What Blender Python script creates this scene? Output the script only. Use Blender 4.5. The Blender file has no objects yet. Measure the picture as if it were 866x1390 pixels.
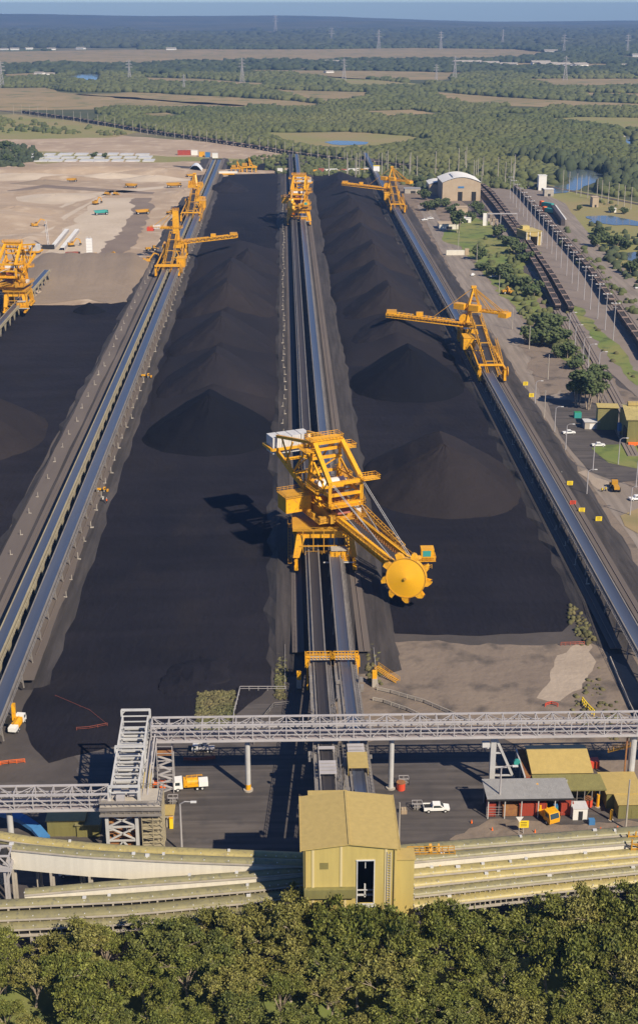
import bpy, math, random
import numpy as np
from math import sin, cos, pi, radians, atan, sqrt, hypot
from mathutils import Vector, Matrix

# ---------------------------------------------------------------- camera, world, sun
S = bpy.context.scene
C = S.collection
CAMH = 155.0; FPX = 1804.0; TH = atan(644 / FPX); PS = atan(50 * cos(TH) / FPX)
cd = bpy.data.cameras.new('camera'); cam = bpy.data.objects.new('camera', cd); C.objects.link(cam)
cam.location = (0, 0, CAMH); cam.rotation_euler = (pi / 2 - TH, 0, -PS)
cd.sensor_fit = 'HORIZONTAL'; cd.sensor_width = 24.0; cd.lens = FPX / 866 * 24.0
cd.shift_y = -45 / 866; cd.clip_start = 1; cd.clip_end = 80000
S.camera = cam
SUN_EL = radians(41); SUN_DIR = Vector((0.60, -0.80, 0))      # horizontal direction towards the sun
w = bpy.data.worlds.new('World'); S.world = w; w.use_nodes = True
nt = w.node_tree
sky = nt.nodes.new('ShaderNodeTexSky'); sky.sky_type = 'NISHITA'; sky.sun_disc = False
sky.sun_elevation = SUN_EL; sky.sun_rotation = math.atan2(SUN_DIR.x, SUN_DIR.y)
sky.altitude = 1500; sky.air_density = 1.0; sky.dust_density = 0.0; sky.ozone_density = 5.0
bg = nt.nodes['Background']; bg.inputs[1].default_value = 0.07
tint = nt.nodes.new('ShaderNodeMixRGB'); tint.blend_type = 'MULTIPLY'; tint.inputs[0].default_value = 1; tint.inputs[2].default_value = (.68, .84, 1.10, 1)
nt.links.new(sky.outputs[0], tint.inputs[1]); nt.links.new(tint.outputs[0], bg.inputs[0])
sl = bpy.data.lights.new('sun', 'SUN'); sl.energy = 4.8; sl.angle = radians(0.5); sl.color = (1, 0.87, 0.68)
so = bpy.data.objects.new('sun', sl); C.objects.link(so)
sd = Vector((SUN_DIR.x * cos(SUN_EL), SUN_DIR.y * cos(SUN_EL), sin(SUN_EL)))
so.rotation_euler = sd.to_track_quat('Z', 'Y').to_euler()
S.view_settings.view_transform = 'Standard'; S.view_settings.look = 'None'
S.view_settings.exposure = 0.45; S.view_settings.gamma = 1.0
S.render.engine = 'CYCLES'
try:
    S.cycles.volume_bounces = 0; S.cycles.max_bounces = 5; S.cycles.transparent_max_bounces = 8
except Exception: pass

# ---------------------------------------------------------------- geometry of the picture -> world
_f = (sin(PS) * cos(TH), cos(PS) * cos(TH), -sin(TH)); _r = (cos(PS), -sin(PS), 0); _u = (sin(PS) * sin(TH), cos(PS) * sin(TH), cos(TH))
def P(px, py, z=0.0):
    d = [_f[i] * FPX + _r[i] * (px - 433) + _u[i] * (650 - py) for i in range(3)]
    t = (z - CAMH) / d[2]
    return Vector((d[0] * t, d[1] * t, z))
def Q(x, y, z):
    v = (x, y, z - CAMH); dd = sum(v[i] * _f[i] for i in range(3))
    return (433 + FPX * sum(v[i] * _r[i] for i in range(3)) / dd, 650 - FPX * sum(v[i] * _u[i] for i in range(3)) / dd)
R = random.Random(7)
def ru(a, b): return R.uniform(a, b)

# ---------------------------------------------------------------- materials
def mat(name, c, rough=0.7, c2=None, scale=0.3, detail=6, bump=0.0, bscale=None, metal=0.0, stretch=None, world=False, c3=None, contrast=0.25, island=0.0, streak=None, spec=0.5):
    m = bpy.data.materials.new(name); m.use_nodes = True; n = m.node_tree; L = n.links.new
    b = n.nodes['Principled BSDF']; b.inputs['Roughness'].default_value = rough; b.inputs['Metallic'].default_value = metal
    b.inputs['Specular IOR Level'].default_value = spec
    b.inputs['Base Color'].default_value = (*c, 1)
    if world:
        g = n.nodes.new('ShaderNodeNewGeometry'); co = g.outputs['Position']
    else:
        g = n.nodes.new('ShaderNodeTexCoord'); co = g.outputs['Object']
    if stretch:
        mp = n.nodes.new('ShaderNodeMapping'); mp.inputs['Scale'].default_value = stretch; L(co, mp.inputs[0]); co = mp.outputs[0]
    col = None
    if c2:
        t = n.nodes.new('ShaderNodeTexNoise'); t.inputs['Scale'].default_value = scale; t.inputs['Detail'].default_value = detail; t.inputs['Roughness'].default_value = 0.62
        L(co, t.inputs['Vector'])
        r = n.nodes.new('ShaderNodeValToRGB'); L(t.outputs[0], r.inputs[0])
        r.color_ramp.elements[0].position = 0.5 - contrast / 2; r.color_ramp.elements[1].position = 0.5 + contrast / 2
        r.color_ramp.elements[0].color = (*c, 1); r.color_ramp.elements[1].color = (*c2, 1)
        col = r.outputs[0]
        if c3:
            t3 = n.nodes.new('ShaderNodeTexNoise'); t3.inputs['Scale'].default_value = scale * 4.3; t3.inputs['Detail'].default_value = 5; L(co, t3.inputs['Vector'])
            r3 = n.nodes.new('ShaderNodeValToRGB'); L(t3.outputs[0], r3.inputs[0]); r3.color_ramp.elements[0].position = 0.52; r3.color_ramp.elements[1].position = 0.68
            mx = n.nodes.new('ShaderNodeMixRGB'); L(r3.outputs[0], mx.inputs[0]); L(col, mx.inputs[1]); mx.inputs[2].default_value = (*c3, 1); col = mx.outputs[0]
    if streak:
        sm = n.nodes.new('ShaderNodeMapping'); sm.inputs['Scale'].default_value = (streak[0], streak[1], .5); L(g.outputs['Position' if world else 'Object'], sm.inputs[0])
        sn = n.nodes.new('ShaderNodeTexNoise'); sn.inputs['Scale'].default_value = 1; sn.inputs['Detail'].default_value = 7; sn.inputs['Distortion'].default_value = .6; L(sm.outputs[0], sn.inputs['Vector'])
        sr = n.nodes.new('ShaderNodeMapRange'); L(sn.outputs[0], sr.inputs[0]); sr.inputs[1].default_value = .38; sr.inputs[2].default_value = .62; sr.inputs[3].default_value = 1 - streak[2]; sr.inputs[4].default_value = 1 + streak[2]
        sh = n.nodes.new('ShaderNodeHueSaturation'); L(sr.outputs[0], sh.inputs['Value']); L(col, sh.inputs['Color']); col = sh.outputs[0]
    if island:
        gi = n.nodes.new('ShaderNodeNewGeometry'); hs = n.nodes.new('ShaderNodeHueSaturation')
        mr = n.nodes.new('ShaderNodeMapRange'); L(gi.outputs['Random Per Island'], mr.inputs[0]); mr.inputs[3].default_value = 1 - island; mr.inputs[4].default_value = 1 + island
        L(mr.outputs[0], hs.inputs['Value'])
        if col: L(col, hs.inputs['Color'])
        else: hs.inputs['Color'].default_value = (*c, 1)
        col = hs.outputs[0]
    if col: L(col, b.inputs['Base Color'])
    if bump:
        t2 = n.nodes.new('ShaderNodeTexNoise'); t2.inputs['Scale'].default_value = bscale or scale * 5; t2.inputs['Detail'].default_value = 8
        L(co, t2.inputs['Vector']); bp = n.nodes.new('ShaderNodeBump'); bp.inputs['Strength'].default_value = bump; bp.inputs['Distance'].default_value = 0.4 / (bscale or 1)
        L(t2.outputs[0], bp.inputs['Height']); L(bp.outputs[0], b.inputs['Normal'])
    return m
def corr(name, c, c2, freq, axis=0, rough=0.5, depth=0.5):
    """corrugated / slatted cladding: bump from a wave in object space"""
    m = mat(name, c, rough, tuple(x * .86 for x in c2), 0.8, 9, contrast=0.5, stretch=(1.3, 1.3, .10)); n = m.node_tree; L = n.links.new
    tc = n.nodes.new('ShaderNodeTexCoord'); wv = n.nodes.new('ShaderNodeTexWave'); wv.inputs['Scale'].default_value = freq
    wv.bands_direction = 'XYZ'[axis]; L(tc.outputs['Object'], wv.inputs[0])
    bp = n.nodes.new('ShaderNodeBump'); bp.inputs['Strength'].default_value = depth; bp.inputs['Distance'].default_value = 0.06
    L(wv.outputs[0], bp.inputs['Height']); L(bp.outputs[0], n.nodes['Principled BSDF'].inputs['Normal'])
    return m
M = {}
M['plain'] = mat('plain', (.165, .14, .075), .95, (.08, .10, .04), .0016, 8, world=True, c3=(.20, .165, .10), bump=0)
M['drygrass'] = mat('drygrass', (.32, .235, .12), .95, (.23, .18, .085), .006, 7, world=True, c3=(.15, .15, .06), contrast=.3)
M['paddock'] = mat('paddock', (.20, .21, .06), .95, (.27, .21, .10), .008, 7, world=True, contrast=.3)
M['sand'] = mat('sand', (.43, .33, .235), .95, (.29, .215, .15), .014, 10, world=True, c3=(.46, .37, .275), contrast=.4, bump=.35, bscale=.25)
M['sandpale'] = mat('sandpale', (.52, .44, .35), .95, (.42, .345, .26), .03, 9, world=True, contrast=.4, bump=.3, bscale=.3)
M['wetsand'] = mat('wetsand', (.165, .125, .10), .9, (.225, .175, .135), .04, 8, world=True, contrast=.35)
M['yard'] = mat('yard', (.048, .042, .042), .9, (.088, .075, .069), .035, 9, world=True, c3=(.058, .05, .048), contrast=.3, bump=.3, bscale=.8)
M['asphalt'] = mat('asphalt', (.064, .057, .056), .85, (.094, .081, .074), .06, 10, world=True, streak=(.035, .55, .22), c3=(.06, .054, .053), contrast=.35)
M['road'] = mat('road', (.20, .168, .14), .85, (.25, .21, .175), .05, 9, world=True, streak=(.45, .03, .14), contrast=.4)
M['brown'] = mat('brown', (.165, .125, .098), .95, (.22, .17, .13), .03, 9, world=True, c3=(.10, .082, .07), contrast=.3, bump=.5, bscale=.6)
M['dirt'] = mat('dirt', (.22, .175, .135), .95, (.165, .13, .105), .03, 9, world=True, c3=(.09, .075, .065), contrast=.35, bump=.4, bscale=.5)
M['paledirt'] = mat('paledirt', (.40, .33, .26), .95, (.29, .235, .185), .06, 9, world=True, contrast=.4, bump=.4, bscale=.7)
def coalmat(name, a, b2, **k): return mat(name, a, .88, b2, .03, 9, world=True, contrast=.35, bump=.5, bscale=.9, spec=.12, **k)
M['coalfloor'] = mat('coalfloor', (.0080, .0086, .0150), .9, (.0215, .0200, .0265), .013, 12, world=True, streak=(.02, .12, .12), contrast=.4, bump=.6, bscale=.6, stretch=(1, .45, 1), c3=(.018, .0165, .021), spec=.12)
M['coal_dark'] = coalmat('coal_dark', (.0050, .0056, .0098), (.0078, .0082, .0125))
M['coal_mid'] = coalmat('coal_mid', (.0165, .0155, .0205), (.0245, .0215, .0255))
M['coal_brown'] = coalmat('coal_brown', (.0215, .0185, .021), (.028, .0235, .0255))
M['berm'] = mat('berm', (.025, .0225, .025), .92, (.056, .048, .046), .05, 10, world=True, c3=(.038, .034, .035), contrast=.3, bump=.5, bscale=.7, stretch=(1, .3, 1), streak=(.6, .03, .25))
M['ballast'] = mat('ballast', (.10, .083, .076), .95, (.135, .113, .10), .12, 9, world=True, contrast=.4, stretch=(1, .2, 1))
M['rballast'] = mat('rballast', (.23, .19, .165), .95, (.17, .14, .12), .05, 9, world=True, contrast=.4)
M['water'] = mat('water', (.085, .115, .14), .12, (.12, .14, .15), .02, 4, world=True, spec=.5)
M['grass'] = mat('grass', (.12, .175, .035), .95, (.21, .20, .065), .03, 8, world=True, c3=(.07, .10, .03), contrast=.3)
M['hillwood'] = mat('hillwood', (.035, .048, .028), .95, (.10, .095, .055), .0022, 9, world=True, contrast=.3)
M['forest'] = mat('forest', (.068, .085, .027), .9, (.108, .115, .04), .004, 6, world=True, contrast=.3, island=.16)
M['forest_floor'] = mat('forest_floor', (.05, .062, .022), .95, (.075, .08, .03), .02, 6, world=True)
M['embank'] = mat('embank', (.27, .21, .155), .95, (.22, .17, .125), .05, 8, world=True, contrast=.4, bump=.4, bscale=.4)
M['mangrove'] = mat('mangrove', (.036, .052, .024), .9, (.060, .075, .032), .01, 5, world=True, contrast=.3, island=.2)
M['farwood'] = mat('farwood', (.04, .052, .03), .95, (.065, .075, .045), .002, 5, world=True, contrast=.3, island=.15)
M['bush'] = mat('bush', (.045, .07, .022), .9, (.075, .095, .032), .4, 5, island=.4)
M['drybush'] = mat('drybush', (.13, .11, .05), .95, (.085, .09, .035), .1, 5, world=True, island=.4)
M['leaf'] = mat('leaf', (.085, .105, .014), .7, (.17, .175, .03), .35, 3, island=.5)
M['leaf_b'] = mat('leaf_b', (.07, .09, .016), .7, (.145, .155, .03), .35, 3, island=.5)
M['leaf_c'] = mat('leaf_c', (.125, .13, .022), .7, (.20, .185, .045), .35, 3, island=.45)
M['bark'] = mat('bark', (.40, .33, .25), .9, (.17, .13, .10), 1.5, 4)
M['steel'] = mat('steel', (.53, .53, .52), .5, (.40, .40, .40), .3, 5, contrast=.5)
M['galv'] = mat('galv', (.45, .43, .43), .5, (.34, .325, .33), .25, 5, contrast=.5)
M['mauve'] = mat('mauve', (.28, .245, .25), .7)
M['white'] = mat('white', (.78, .77, .73), .5, (.68, .66, .61), .2, 6, contrast=.5)
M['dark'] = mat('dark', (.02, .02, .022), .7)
M['tyre'] = mat('tyre', (.015, .015, .015), .9)
M['glass'] = mat('glass', (.03, .045, .05), .12, spec=.8)
M['yellow'] = mat('yellow', (.80, .41, .008), .42, (.66, .31, .012), .35, 8, contrast=.4, c3=(.50, .25, .03))
M['yellow_disc'] = mat('yellow_disc', (.82, .43, .010), .38, (.74, .37, .012), .5, 4, contrast=.6)
M['yellow_b'] = mat('yellow_b', (.60, .31, .020), .5, (.44, .22, .025), .4, 7, contrast=.5)
M['rust'] = mat('rust', (.24, .10, .045), .8, (.33, .16, .05), .8, 4)
M['redsteel'] = mat('redsteel', (.33, .09, .055), .7, (.26, .075, .05), .5, 4)
M['belt'] = mat('belt', (.042, .052, .082), .33, (.085, .095, .125), .12, 8, contrast=.5, stretch=(1, .06, 1), spec=.7)  # blue of the reflected sky is mixed into the belt colour
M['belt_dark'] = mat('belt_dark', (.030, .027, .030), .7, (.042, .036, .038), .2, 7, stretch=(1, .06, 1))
M['frame'] = mat('frame', (.27, .25, .23), .65, (.16, .148, .14), .25, 6, contrast=.5)
M['frame_y'] = mat('frame_y', (.42, .37, .24), .65, (.28, .24, .17), .25, 6, contrast=.5)
M['concrete'] = mat('concrete', (.42, .38, .32), .85, (.33, .30, .26), .4, 6)
M['rail'] = mat('rail', (.16, .13, .115), .5)
M['clad'] = corr('clad', (.54, .43, .145), (.50, .395, .135), 5, 0, depth=.25)
M['cladroof'] = corr('cladroof', (.50, .375, .13), (.46, .345, .12), 4, 0, depth=.25)
M['cladolive'] = corr('cladolive', (.255, .235, .085), (.215, .195, .075), 5, 0)
M['galroof'] = mat('galroof', (.27, .245, .125), .5, (.19, .175, .095), .35, 9, contrast=.4, c3=(.16, .15, .10))
M['galroof_y'] = mat('galroof_y', (.42, .35, .14), .5, (.32, .27, .11), .35, 9, contrast=.4, c3=(.26, .22, .11))
M['galroof_pale'] = mat('galroof_pale', (.60, .50, .26), .5)
M['galwall'] = corr('galwall', (.74, .70, .59), (.70, .66, .56), 1.2, 2, depth=.12)
M['roofgrey'] = corr('roofgrey', (.34, .335, .33), (.30, .295, .29), 5, 0)
M['roofwhite'] = mat('roofwhite', (.80, .79, .75), .6, (.72, .70, .66), .1, 6)
M['beige'] = mat('beige', (.45, .36, .25), .8, (.40, .31, .21), .2, 6)
M['red'] = corr('red', (.42, .065, .035), (.34, .055, .035), 5, 0)
M['redpaint'] = mat('redpaint', (.60, .07, .03), .5)
M['orange'] = mat('orange', (.85, .16, .02), .6)
M['blue'] = mat('blue', (.045, .16, .36), .5, (.06, .20, .42), .3, 4)
M['teal'] = mat('teal', (.04, .30, .27), .5)
M['green'] = mat('green', (.03, .25, .10), .6)
M['carwhite'] = mat('carwhite', (.80, .80, .78), .3, spec=.6)
M['lightgrey'] = mat('lightgrey', (.60, .60, .59), .5, (.50, .50, .50), .4, 5)
M['wagon'] = mat('wagon', (.045, .04, .045), .7, (.065, .055, .055), .3, 5)
M['wagon_rim'] = mat('wagon_rim', (.30, .22, .18), .7)
M['signyellow'] = mat('signyellow', (.85, .62, .02), .5)
M['black'] = mat('black', (.01, .01, .01), .6)

# ---------------------------------------------------------------- mesh helpers
class MB:
    def __init__(s): s.v = []; s.f = []
    def add(s, vs, fs):
        o = len(s.v); s.v += [tuple(v) for v in vs]; s.f += [tuple(i + o for i in f) for f in fs]; return s
    def box(s, x0, x1, y0, y1, z0, z1, rz=0.0, at=None):
        vs = [(x, y, z) for x in (x0, x1) for y in (y0, y1) for z in (z0, z1)]
        if rz: c_, s_ = cos(rz), sin(rz); vs = [(x * c_ - y * s_, x * s_ + y * c_, z) for x, y, z in vs]
        if at: vs = [(x + at[0], y + at[1], z + at[2]) for x, y, z in vs]
        return s.add(vs, [(0, 1, 3, 2), (4, 6, 7, 5), (0, 4, 5, 1), (2, 3, 7, 6), (0, 2, 6, 4), (1, 5, 7, 3)])
    def cb(s, cx, cy, cz, sx, sy, sz, rz=0.0): return s.box(-sx / 2, sx / 2, -sy / 2, sy / 2, -sz / 2, sz / 2, rz, (cx, cy, cz))
    def bar(s, a, b, w=0.2, h=None):
        a = Vector(a); b = Vector(b); h = h or w; d = b - a
        if d.length < 1e-6: return s
        d.normalize(); sx = d.cross(Vector((0, 0, 1)))
        sx = Vector((1, 0, 0)) if sx.length < 1e-4 else sx.normalized()
        sy = d.cross(sx); sx = sx * w / 2; sy = sy * h / 2
        vs = [p + i * sx + j * sy for p in (a, b) for i, j in ((-1, -1), (1, -1), (1, 1), (-1, 1))]
        return s.add(vs, [(3, 2, 1, 0), (4, 5, 6, 7), (0, 1, 5, 4), (1, 2, 6, 5), (2, 3, 7, 6), (3, 0, 4, 7)])
    def cyl(s, a, b, r, r2=None, n=12, caps=True):
        a = Vector(a); b = Vector(b); r2 = r if r2 is None else r2; d = (b - a).normalized()
        sx = d.cross(Vector((0, 0, 1))); sx = Vector((1, 0, 0)) if sx.length < 1e-4 else sx.normalized(); sy = d.cross(sx)
        vs = []
        for p, q in ((a, r), (b, r2)):
            for i in range(n): t = 2 * pi * i / n; vs.append(p + sx * cos(t) * q + sy * sin(t) * q)
        fs = [(i, (i + 1) % n, n + (i + 1) % n, n + i) for i in range(n)]
        if caps: fs += [tuple(range(n))[::-1], tuple(range(n, 2 * n))]
        return s.add(vs, fs)
    def prism(s, pts, z0, z1):
        n = len(pts); vs = [(p[0], p[1], z0) for p in pts] + [(p[0], p[1], z1) for p in pts]
        return s.add(vs, [(i, (i + 1) % n, n + (i + 1) % n, n + i) for i in range(n)] + [tuple(range(n))[::-1], tuple(range(n, 2 * n))])
    def sweep(s, prof, a, b, right=None):
        """extrude closed profile [(side, up)] from a to b"""
        a = Vector(a); b = Vector(b); d = (b - a).normalized(); rt = right or Vector((d.y, -d.x, 0)).normalized()
        n = len(prof); vs = [p + rt * q[0] + Vector((0, 0, q[1])) for p in (a, b) for q in prof]
        return s.add(vs, [(i, (i + 1) % n, n + (i + 1) % n, n + i) for i in range(n)] + [tuple(range(n))[::-1], tuple(range(n, 2 * n))])
    def poly(s, pts): return s.add(pts, [tuple(range(len(pts)))])
    def grid(s, P2):
        n, m = len(P2), len(P2[0]); return s.add([p for r in P2 for p in r], [(i * m + j, i * m + j + 1, (i + 1) * m + j + 1, (i + 1) * m + j) for i in range(n - 1) for j in range(m - 1)])
    def rail(s, pts, h=1.1, w=.06, step=2.0, mids=1):
        """hand rail with posts along a polyline"""
        for a, b in zip(pts[:-1], pts[1:]):
            a = Vector(a); b = Vector(b); L = (b - a).length; k = max(1, int(L / step)); up = Vector((0, 0, h))
            s.bar(a + up, b + up, w)
            for q in range(mids): s.bar(a + up * (q + 1) / (mids + 1), b + up * (q + 1) / (mids + 1), w * .8)
            for i in range(k + 1): p = a.lerp(b, i / k); s.bar(p, p + up, w)
        return s
    def build(s, name, m, parent=None, smooth=False, loc=None, rz=0.0):
        me = bpy.data.meshes.new(name); me.from_pydata([tuple(v) for v in s.v], [], s.f)
        me.materials.append(M[m] if isinstance(m, str) else m)
        if smooth: me.polygons.foreach_set('use_smooth', [True] * len(me.polygons))
        o = bpy.data.objects.new(name, me); C.objects.link(o)
        if parent: o.parent = parent
        if loc is not None: o.location = loc
        if rz: o.rotation_euler.z = rz
        return o
def tag(o, label=None, cat=None, group=None, kind=None):
    if label: o['label'] = label
    if cat: o['category'] = cat
    if group: o['group'] = group
    if kind: o['kind'] = kind
    return o
def thing(name, label, cat, loc=(0, 0, 0), rz=0.0, group=None):
    o = bpy.data.objects.new(name, None); C.objects.link(o); o.location = loc; o.rotation_euler = (0, 0, rz); o.empty_display_size = .5
    return tag(o, label, cat, group)
def kids(o): return [x for x in o.children]
def dup(o, loc=None, rz=None, label=None, group=None, parent=None, scale=None):
    c = o.copy(); C.objects.link(c)
    if parent: c.parent = parent
    if loc is not None: c.location = loc
    if rz is not None: c.rotation_euler.z = rz
    if scale: c.scale = scale if hasattr(scale, '__len__') else (scale,) * 3
    if label: c['label'] = label
    if group: c['group'] = group
    for ch in kids(o): dup(ch, parent=c)
    return c
def struct(name, mb, m, smooth=False): o = mb.build(name, m, smooth=smooth); o['kind'] = 'structure'; return o
def sheet(name, px, m, z=0.0, world=False, kind='structure', rough=.012):
    pts = [Vector((p[0], p[1], z)) for p in px] if world else [P(p[0], p[1], z) for p in px]
    if rough:                                            # uneven natural outline
        out = []; rr = random.Random(len(px) * 7 + int(px[0][0]))
        for a, b in zip(pts, pts[1:] + pts[:1]):
            L = (b - a).length; dist = (a.length + b.length) / 2; n = max(1, min(40, int(L / (dist * .008)))); d = (b - a).normalized() if L else Vector((1, 0, 0)); nrm = Vector((-d.y, d.x, 0)); off = 0
            for i in range(n):
                off = off * .7 + rr.uniform(-1, 1) * dist * rough * .35 * (sin(pi * i / n) if n > 1 else 0); out.append(a.lerp(b, i / n) + nrm * off)
        pts = out
    o = MB().poly(pts).build(name, m); o['kind'] = kind; return o
def rawmesh(name, V, Fa, m, parent=None):
    """numpy mesh: V (n,3), Fa (k,3|4)"""
    me = bpy.data.meshes.new(name); k = Fa.shape[1]
    me.vertices.add(len(V)); me.vertices.foreach_set('co', V.astype(np.float32).ravel())
    me.loops.add(Fa.size); me.loops.foreach_set('vertex_index', Fa.astype(np.int32).ravel())
    me.polygons.add(len(Fa)); me.polygons.foreach_set('loop_start', np.arange(0, Fa.size, k, dtype=np.int32))
    me.update(calc_edges=True); me.materials.append(M[m])
    o = bpy.data.objects.new(name, me); C.objects.link(o); o.parent = parent; return o
def inpoly(x, y, poly):
    c = False; j = len(poly) - 1
    for i in range(len(poly)):
        xi, yi = poly[i]; xj, yj = poly[j]
        if (yi > y) != (yj > y) and x < (xj - xi) * (y - yi) / (yj - yi) + xi: c = not c
        j = i
    return c
NR = np.random.default_rng(5)
_t = (1 + 5 ** .5) / 2
ICO_V = np.array([(-1, _t, 0), (1, _t, 0), (-1, -_t, 0), (1, -_t, 0), (0, -1, _t), (0, 1, _t), (0, -1, -_t), (0, 1, -_t), (_t, 0, -1), (_t, 0, 1), (-_t, 0, -1), (-_t, 0, 1)]) / sqrt(1 + _t * _t)
ICO_F = np.array([(0, 11, 5), (0, 5, 1), (0, 1, 7), (0, 7, 10), (0, 10, 11), (1, 5, 9), (5, 11, 4), (11, 10, 2), (10, 7, 6), (7, 1, 8), (3, 9, 4), (3, 4, 2), (3, 2, 6), (3, 6, 8), (3, 8, 9), (4, 9, 5), (2, 4, 11), (6, 2, 10), (8, 6, 7), (9, 8, 1)])
def blobs(name, pts, m, parent=None, jit=.28):
    """many small irregular leaf clumps: pts rows x,y,z,rx,rz"""
    A = np.array(pts, float); n = len(A)
    V = ICO_V[None] * (1 + NR.uniform(-jit, jit, (n, 12, 1))) ; V = V + NR.uniform(-.1, .1, (n, 12, 3))
    an = NR.uniform(0, 2 * pi, n); c_, s_ = np.cos(an)[:, None], np.sin(an)[:, None]
    X = V[:, :, 0] * c_ - V[:, :, 1] * s_; Y = V[:, :, 0] * s_ + V[:, :, 1] * c_
    V = np.stack([X * A[:, 3:4], Y * A[:, 3:4], V[:, :, 2] * A[:, 4:5]], 2) + A[:, None, :3]
    Fa = ICO_F[None] + (np.arange(n) * 12)[:, None, None]
    return rawmesh(name, V.reshape(-1, 3), Fa.reshape(-1, 3), m, parent)
# ================================================================ GROUND AND SETTING
g = MB(); g.box(-9000, 9000, 60, 13500, -3, 0); struct('ground', g, 'plain')
yard = [(-215, 1475), (-215, 120), (330, 120), (330, 560), (205, 900), (150, 1475)]
sheet('yard_ground', yard, 'yard', .02, world=True, rough=0)
# far country fields: (name, material, pixel outline)
FIELDS = [
 ('salt_flat', 'drygrass', [(-60, 70), (200, 66), (430, 66), (560, 64), (700, 66), (760, 72), (700, 80), (520, 82), (330, 83), (180, 88), (-60, 90)]),
 ('dry_paddock', 'drygrass', [(-60, 118), (60, 118), (110, 127), (210, 134), (330, 142), (350, 148), (200, 147), (-60, 150)]),
 ('dry_paddock', 'drygrass', [(190, 104), (270, 106), (365, 112), (355, 118), (300, 115), (200, 112)]),
 ('dry_paddock', 'drygrass', [(165, 155), (225, 152), (258, 156), (240, 161), (180, 160)]),
 ('dry_paddock', 'paddock', [(355, 179), (470, 178), (560, 184), (592, 190), (520, 200), (470, 204), (400, 198)]),
 ('dry_paddock', 'drygrass', [(345, 119), (400, 122), (500, 124), (500, 134), (440, 140), (380, 128)]),
 ('dry_paddock', 'drygrass', [(590, 124), (700, 132), (866, 140), (930, 146), (800, 146), (640, 142), (600, 136)]),
 ('dry_paddock', 'drygrass', [(690, 106), (930, 106), (930, 120), (760, 118)]),
 ('dry_paddock', 'drygrass', [(330, 94), (500, 95), (640, 98), (600, 108), (470, 106)]),
 ('dry_paddock', 'paddock', [(730, 160), (800, 158), (930, 160), (930, 184), (840, 176)]),
 ('dry_paddock', 'drygrass', [(170, 40), (260, 38), (370, 42), (360, 46), (200, 45)]),
 ('dry_paddock', 'drygrass', [(640, 84), (830, 86), (860, 92), (700, 92)]),
 ('dry_paddock', 'drygrass', [(100, 127), (180, 124), (300, 130), (400, 136), (470, 145), (380, 146), (240, 138)]),
 ('dry_paddock', 'drygrass', [(470, 150), (560, 148), (610, 156), (530, 160)]),
 ('dry_paddock', 'paddock', [(420, 100), (560, 112), (600, 118), (480, 118)]),
 ('dry_paddock', 'drygrass', [(0, 100), (70, 97), (90, 102), (10, 108)]),
 ('dry_paddock', 'drygrass', [(770, 124), (866, 126), (930, 128), (930, 134), (800, 131)]),
 ('dry_paddock', 'drygrass', [(560, 230), (600, 228), (612, 234), (570, 238)]),
 ('green_paddock', 'paddock', [(-60, 156), (20, 154), (110, 166), (190, 178), (150, 186), (-60, 190)]),
]
for nm, mt, px in FIELDS: sheet(nm, px, mt, .15)
sheet('bare_field', [(-80, 184), (150, 182), (350, 196), (395, 206), (340, 222), (240, 224), (-80, 222)], 'sand', .10)
sheet('scrub_strip', [(-80, 212), (40, 208), (50, 222), (250, 218), (340, 220), (520, 228), (700, 246), (700, 236), (560, 226), (400, 205), (360, 216), (40, 204), (-80, 200)], 'paddock', .12)
# water
WATER = [[(80, 104), (110, 99), (138, 99), (136, 110), (110, 109)], [(440, 192), (455, 190), (500, 192), (480, 196), (450, 195)],
         [(762, 236), (778, 229), (800, 230), (826, 238), (822, 246), (800, 250), (786, 257), (752, 262), (750, 254), (772, 246)],
         [(795, 293), (830, 292), (866, 300), (930, 310), (930, 318), (866, 306), (835, 305), (800, 302)],
         [(846, 343), (880, 340), (930, 352), (930, 366), (880, 358), (850, 352)], [(840, 183), (860, 184), (862, 195), (850, 196)]]
for px in WATER: sheet('water', px, 'water', .35)
# earthworks
SAND = [(-120, 412), (-120, 222), (30, 224), (120, 216), (230, 222), (282, 236), (262, 280), (240, 320), (205, 372), (188, 408), (100, 414)]
sheet('earthworks_ground', SAND, 'sand', .16)
sheet('compacted_pad', [(60, 345), (130, 268), (190, 268), (176, 300), (130, 352), (96, 356)], 'sandpale', .20)
sheet('wet_strip', [(126, 352), (172, 300), (178, 285), (184, 268), (206, 268), (202, 290), (186, 330), (150, 352)], 'wetsand', .24)
for q_ in ([(-60, 300), (40, 296), (120, 262), (240, 250), (240, 253), (122, 266), (42, 301), (-60, 306)], [(-60, 345), (30, 330), (90, 290), (150, 258), (156, 258), (96, 292), (34, 336), (-60, 352)], [(196, 372), (214, 330), (236, 285), (246, 285), (226, 332), (206, 374)], [(10, 258), (60, 250), (240, 262), (240, 265), (60, 254), (10, 262)]): sheet('haul_track', q_, 'wetsand' if q_[0][1] == 258 else 'sandpale', .22, rough=.003)
sheet('haul_track', rough=.0015, px= [(-100, 385), (60, 376), (195, 374), (200, 381), (60, 384), (-100, 395)], m='road', z=.24)
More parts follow.
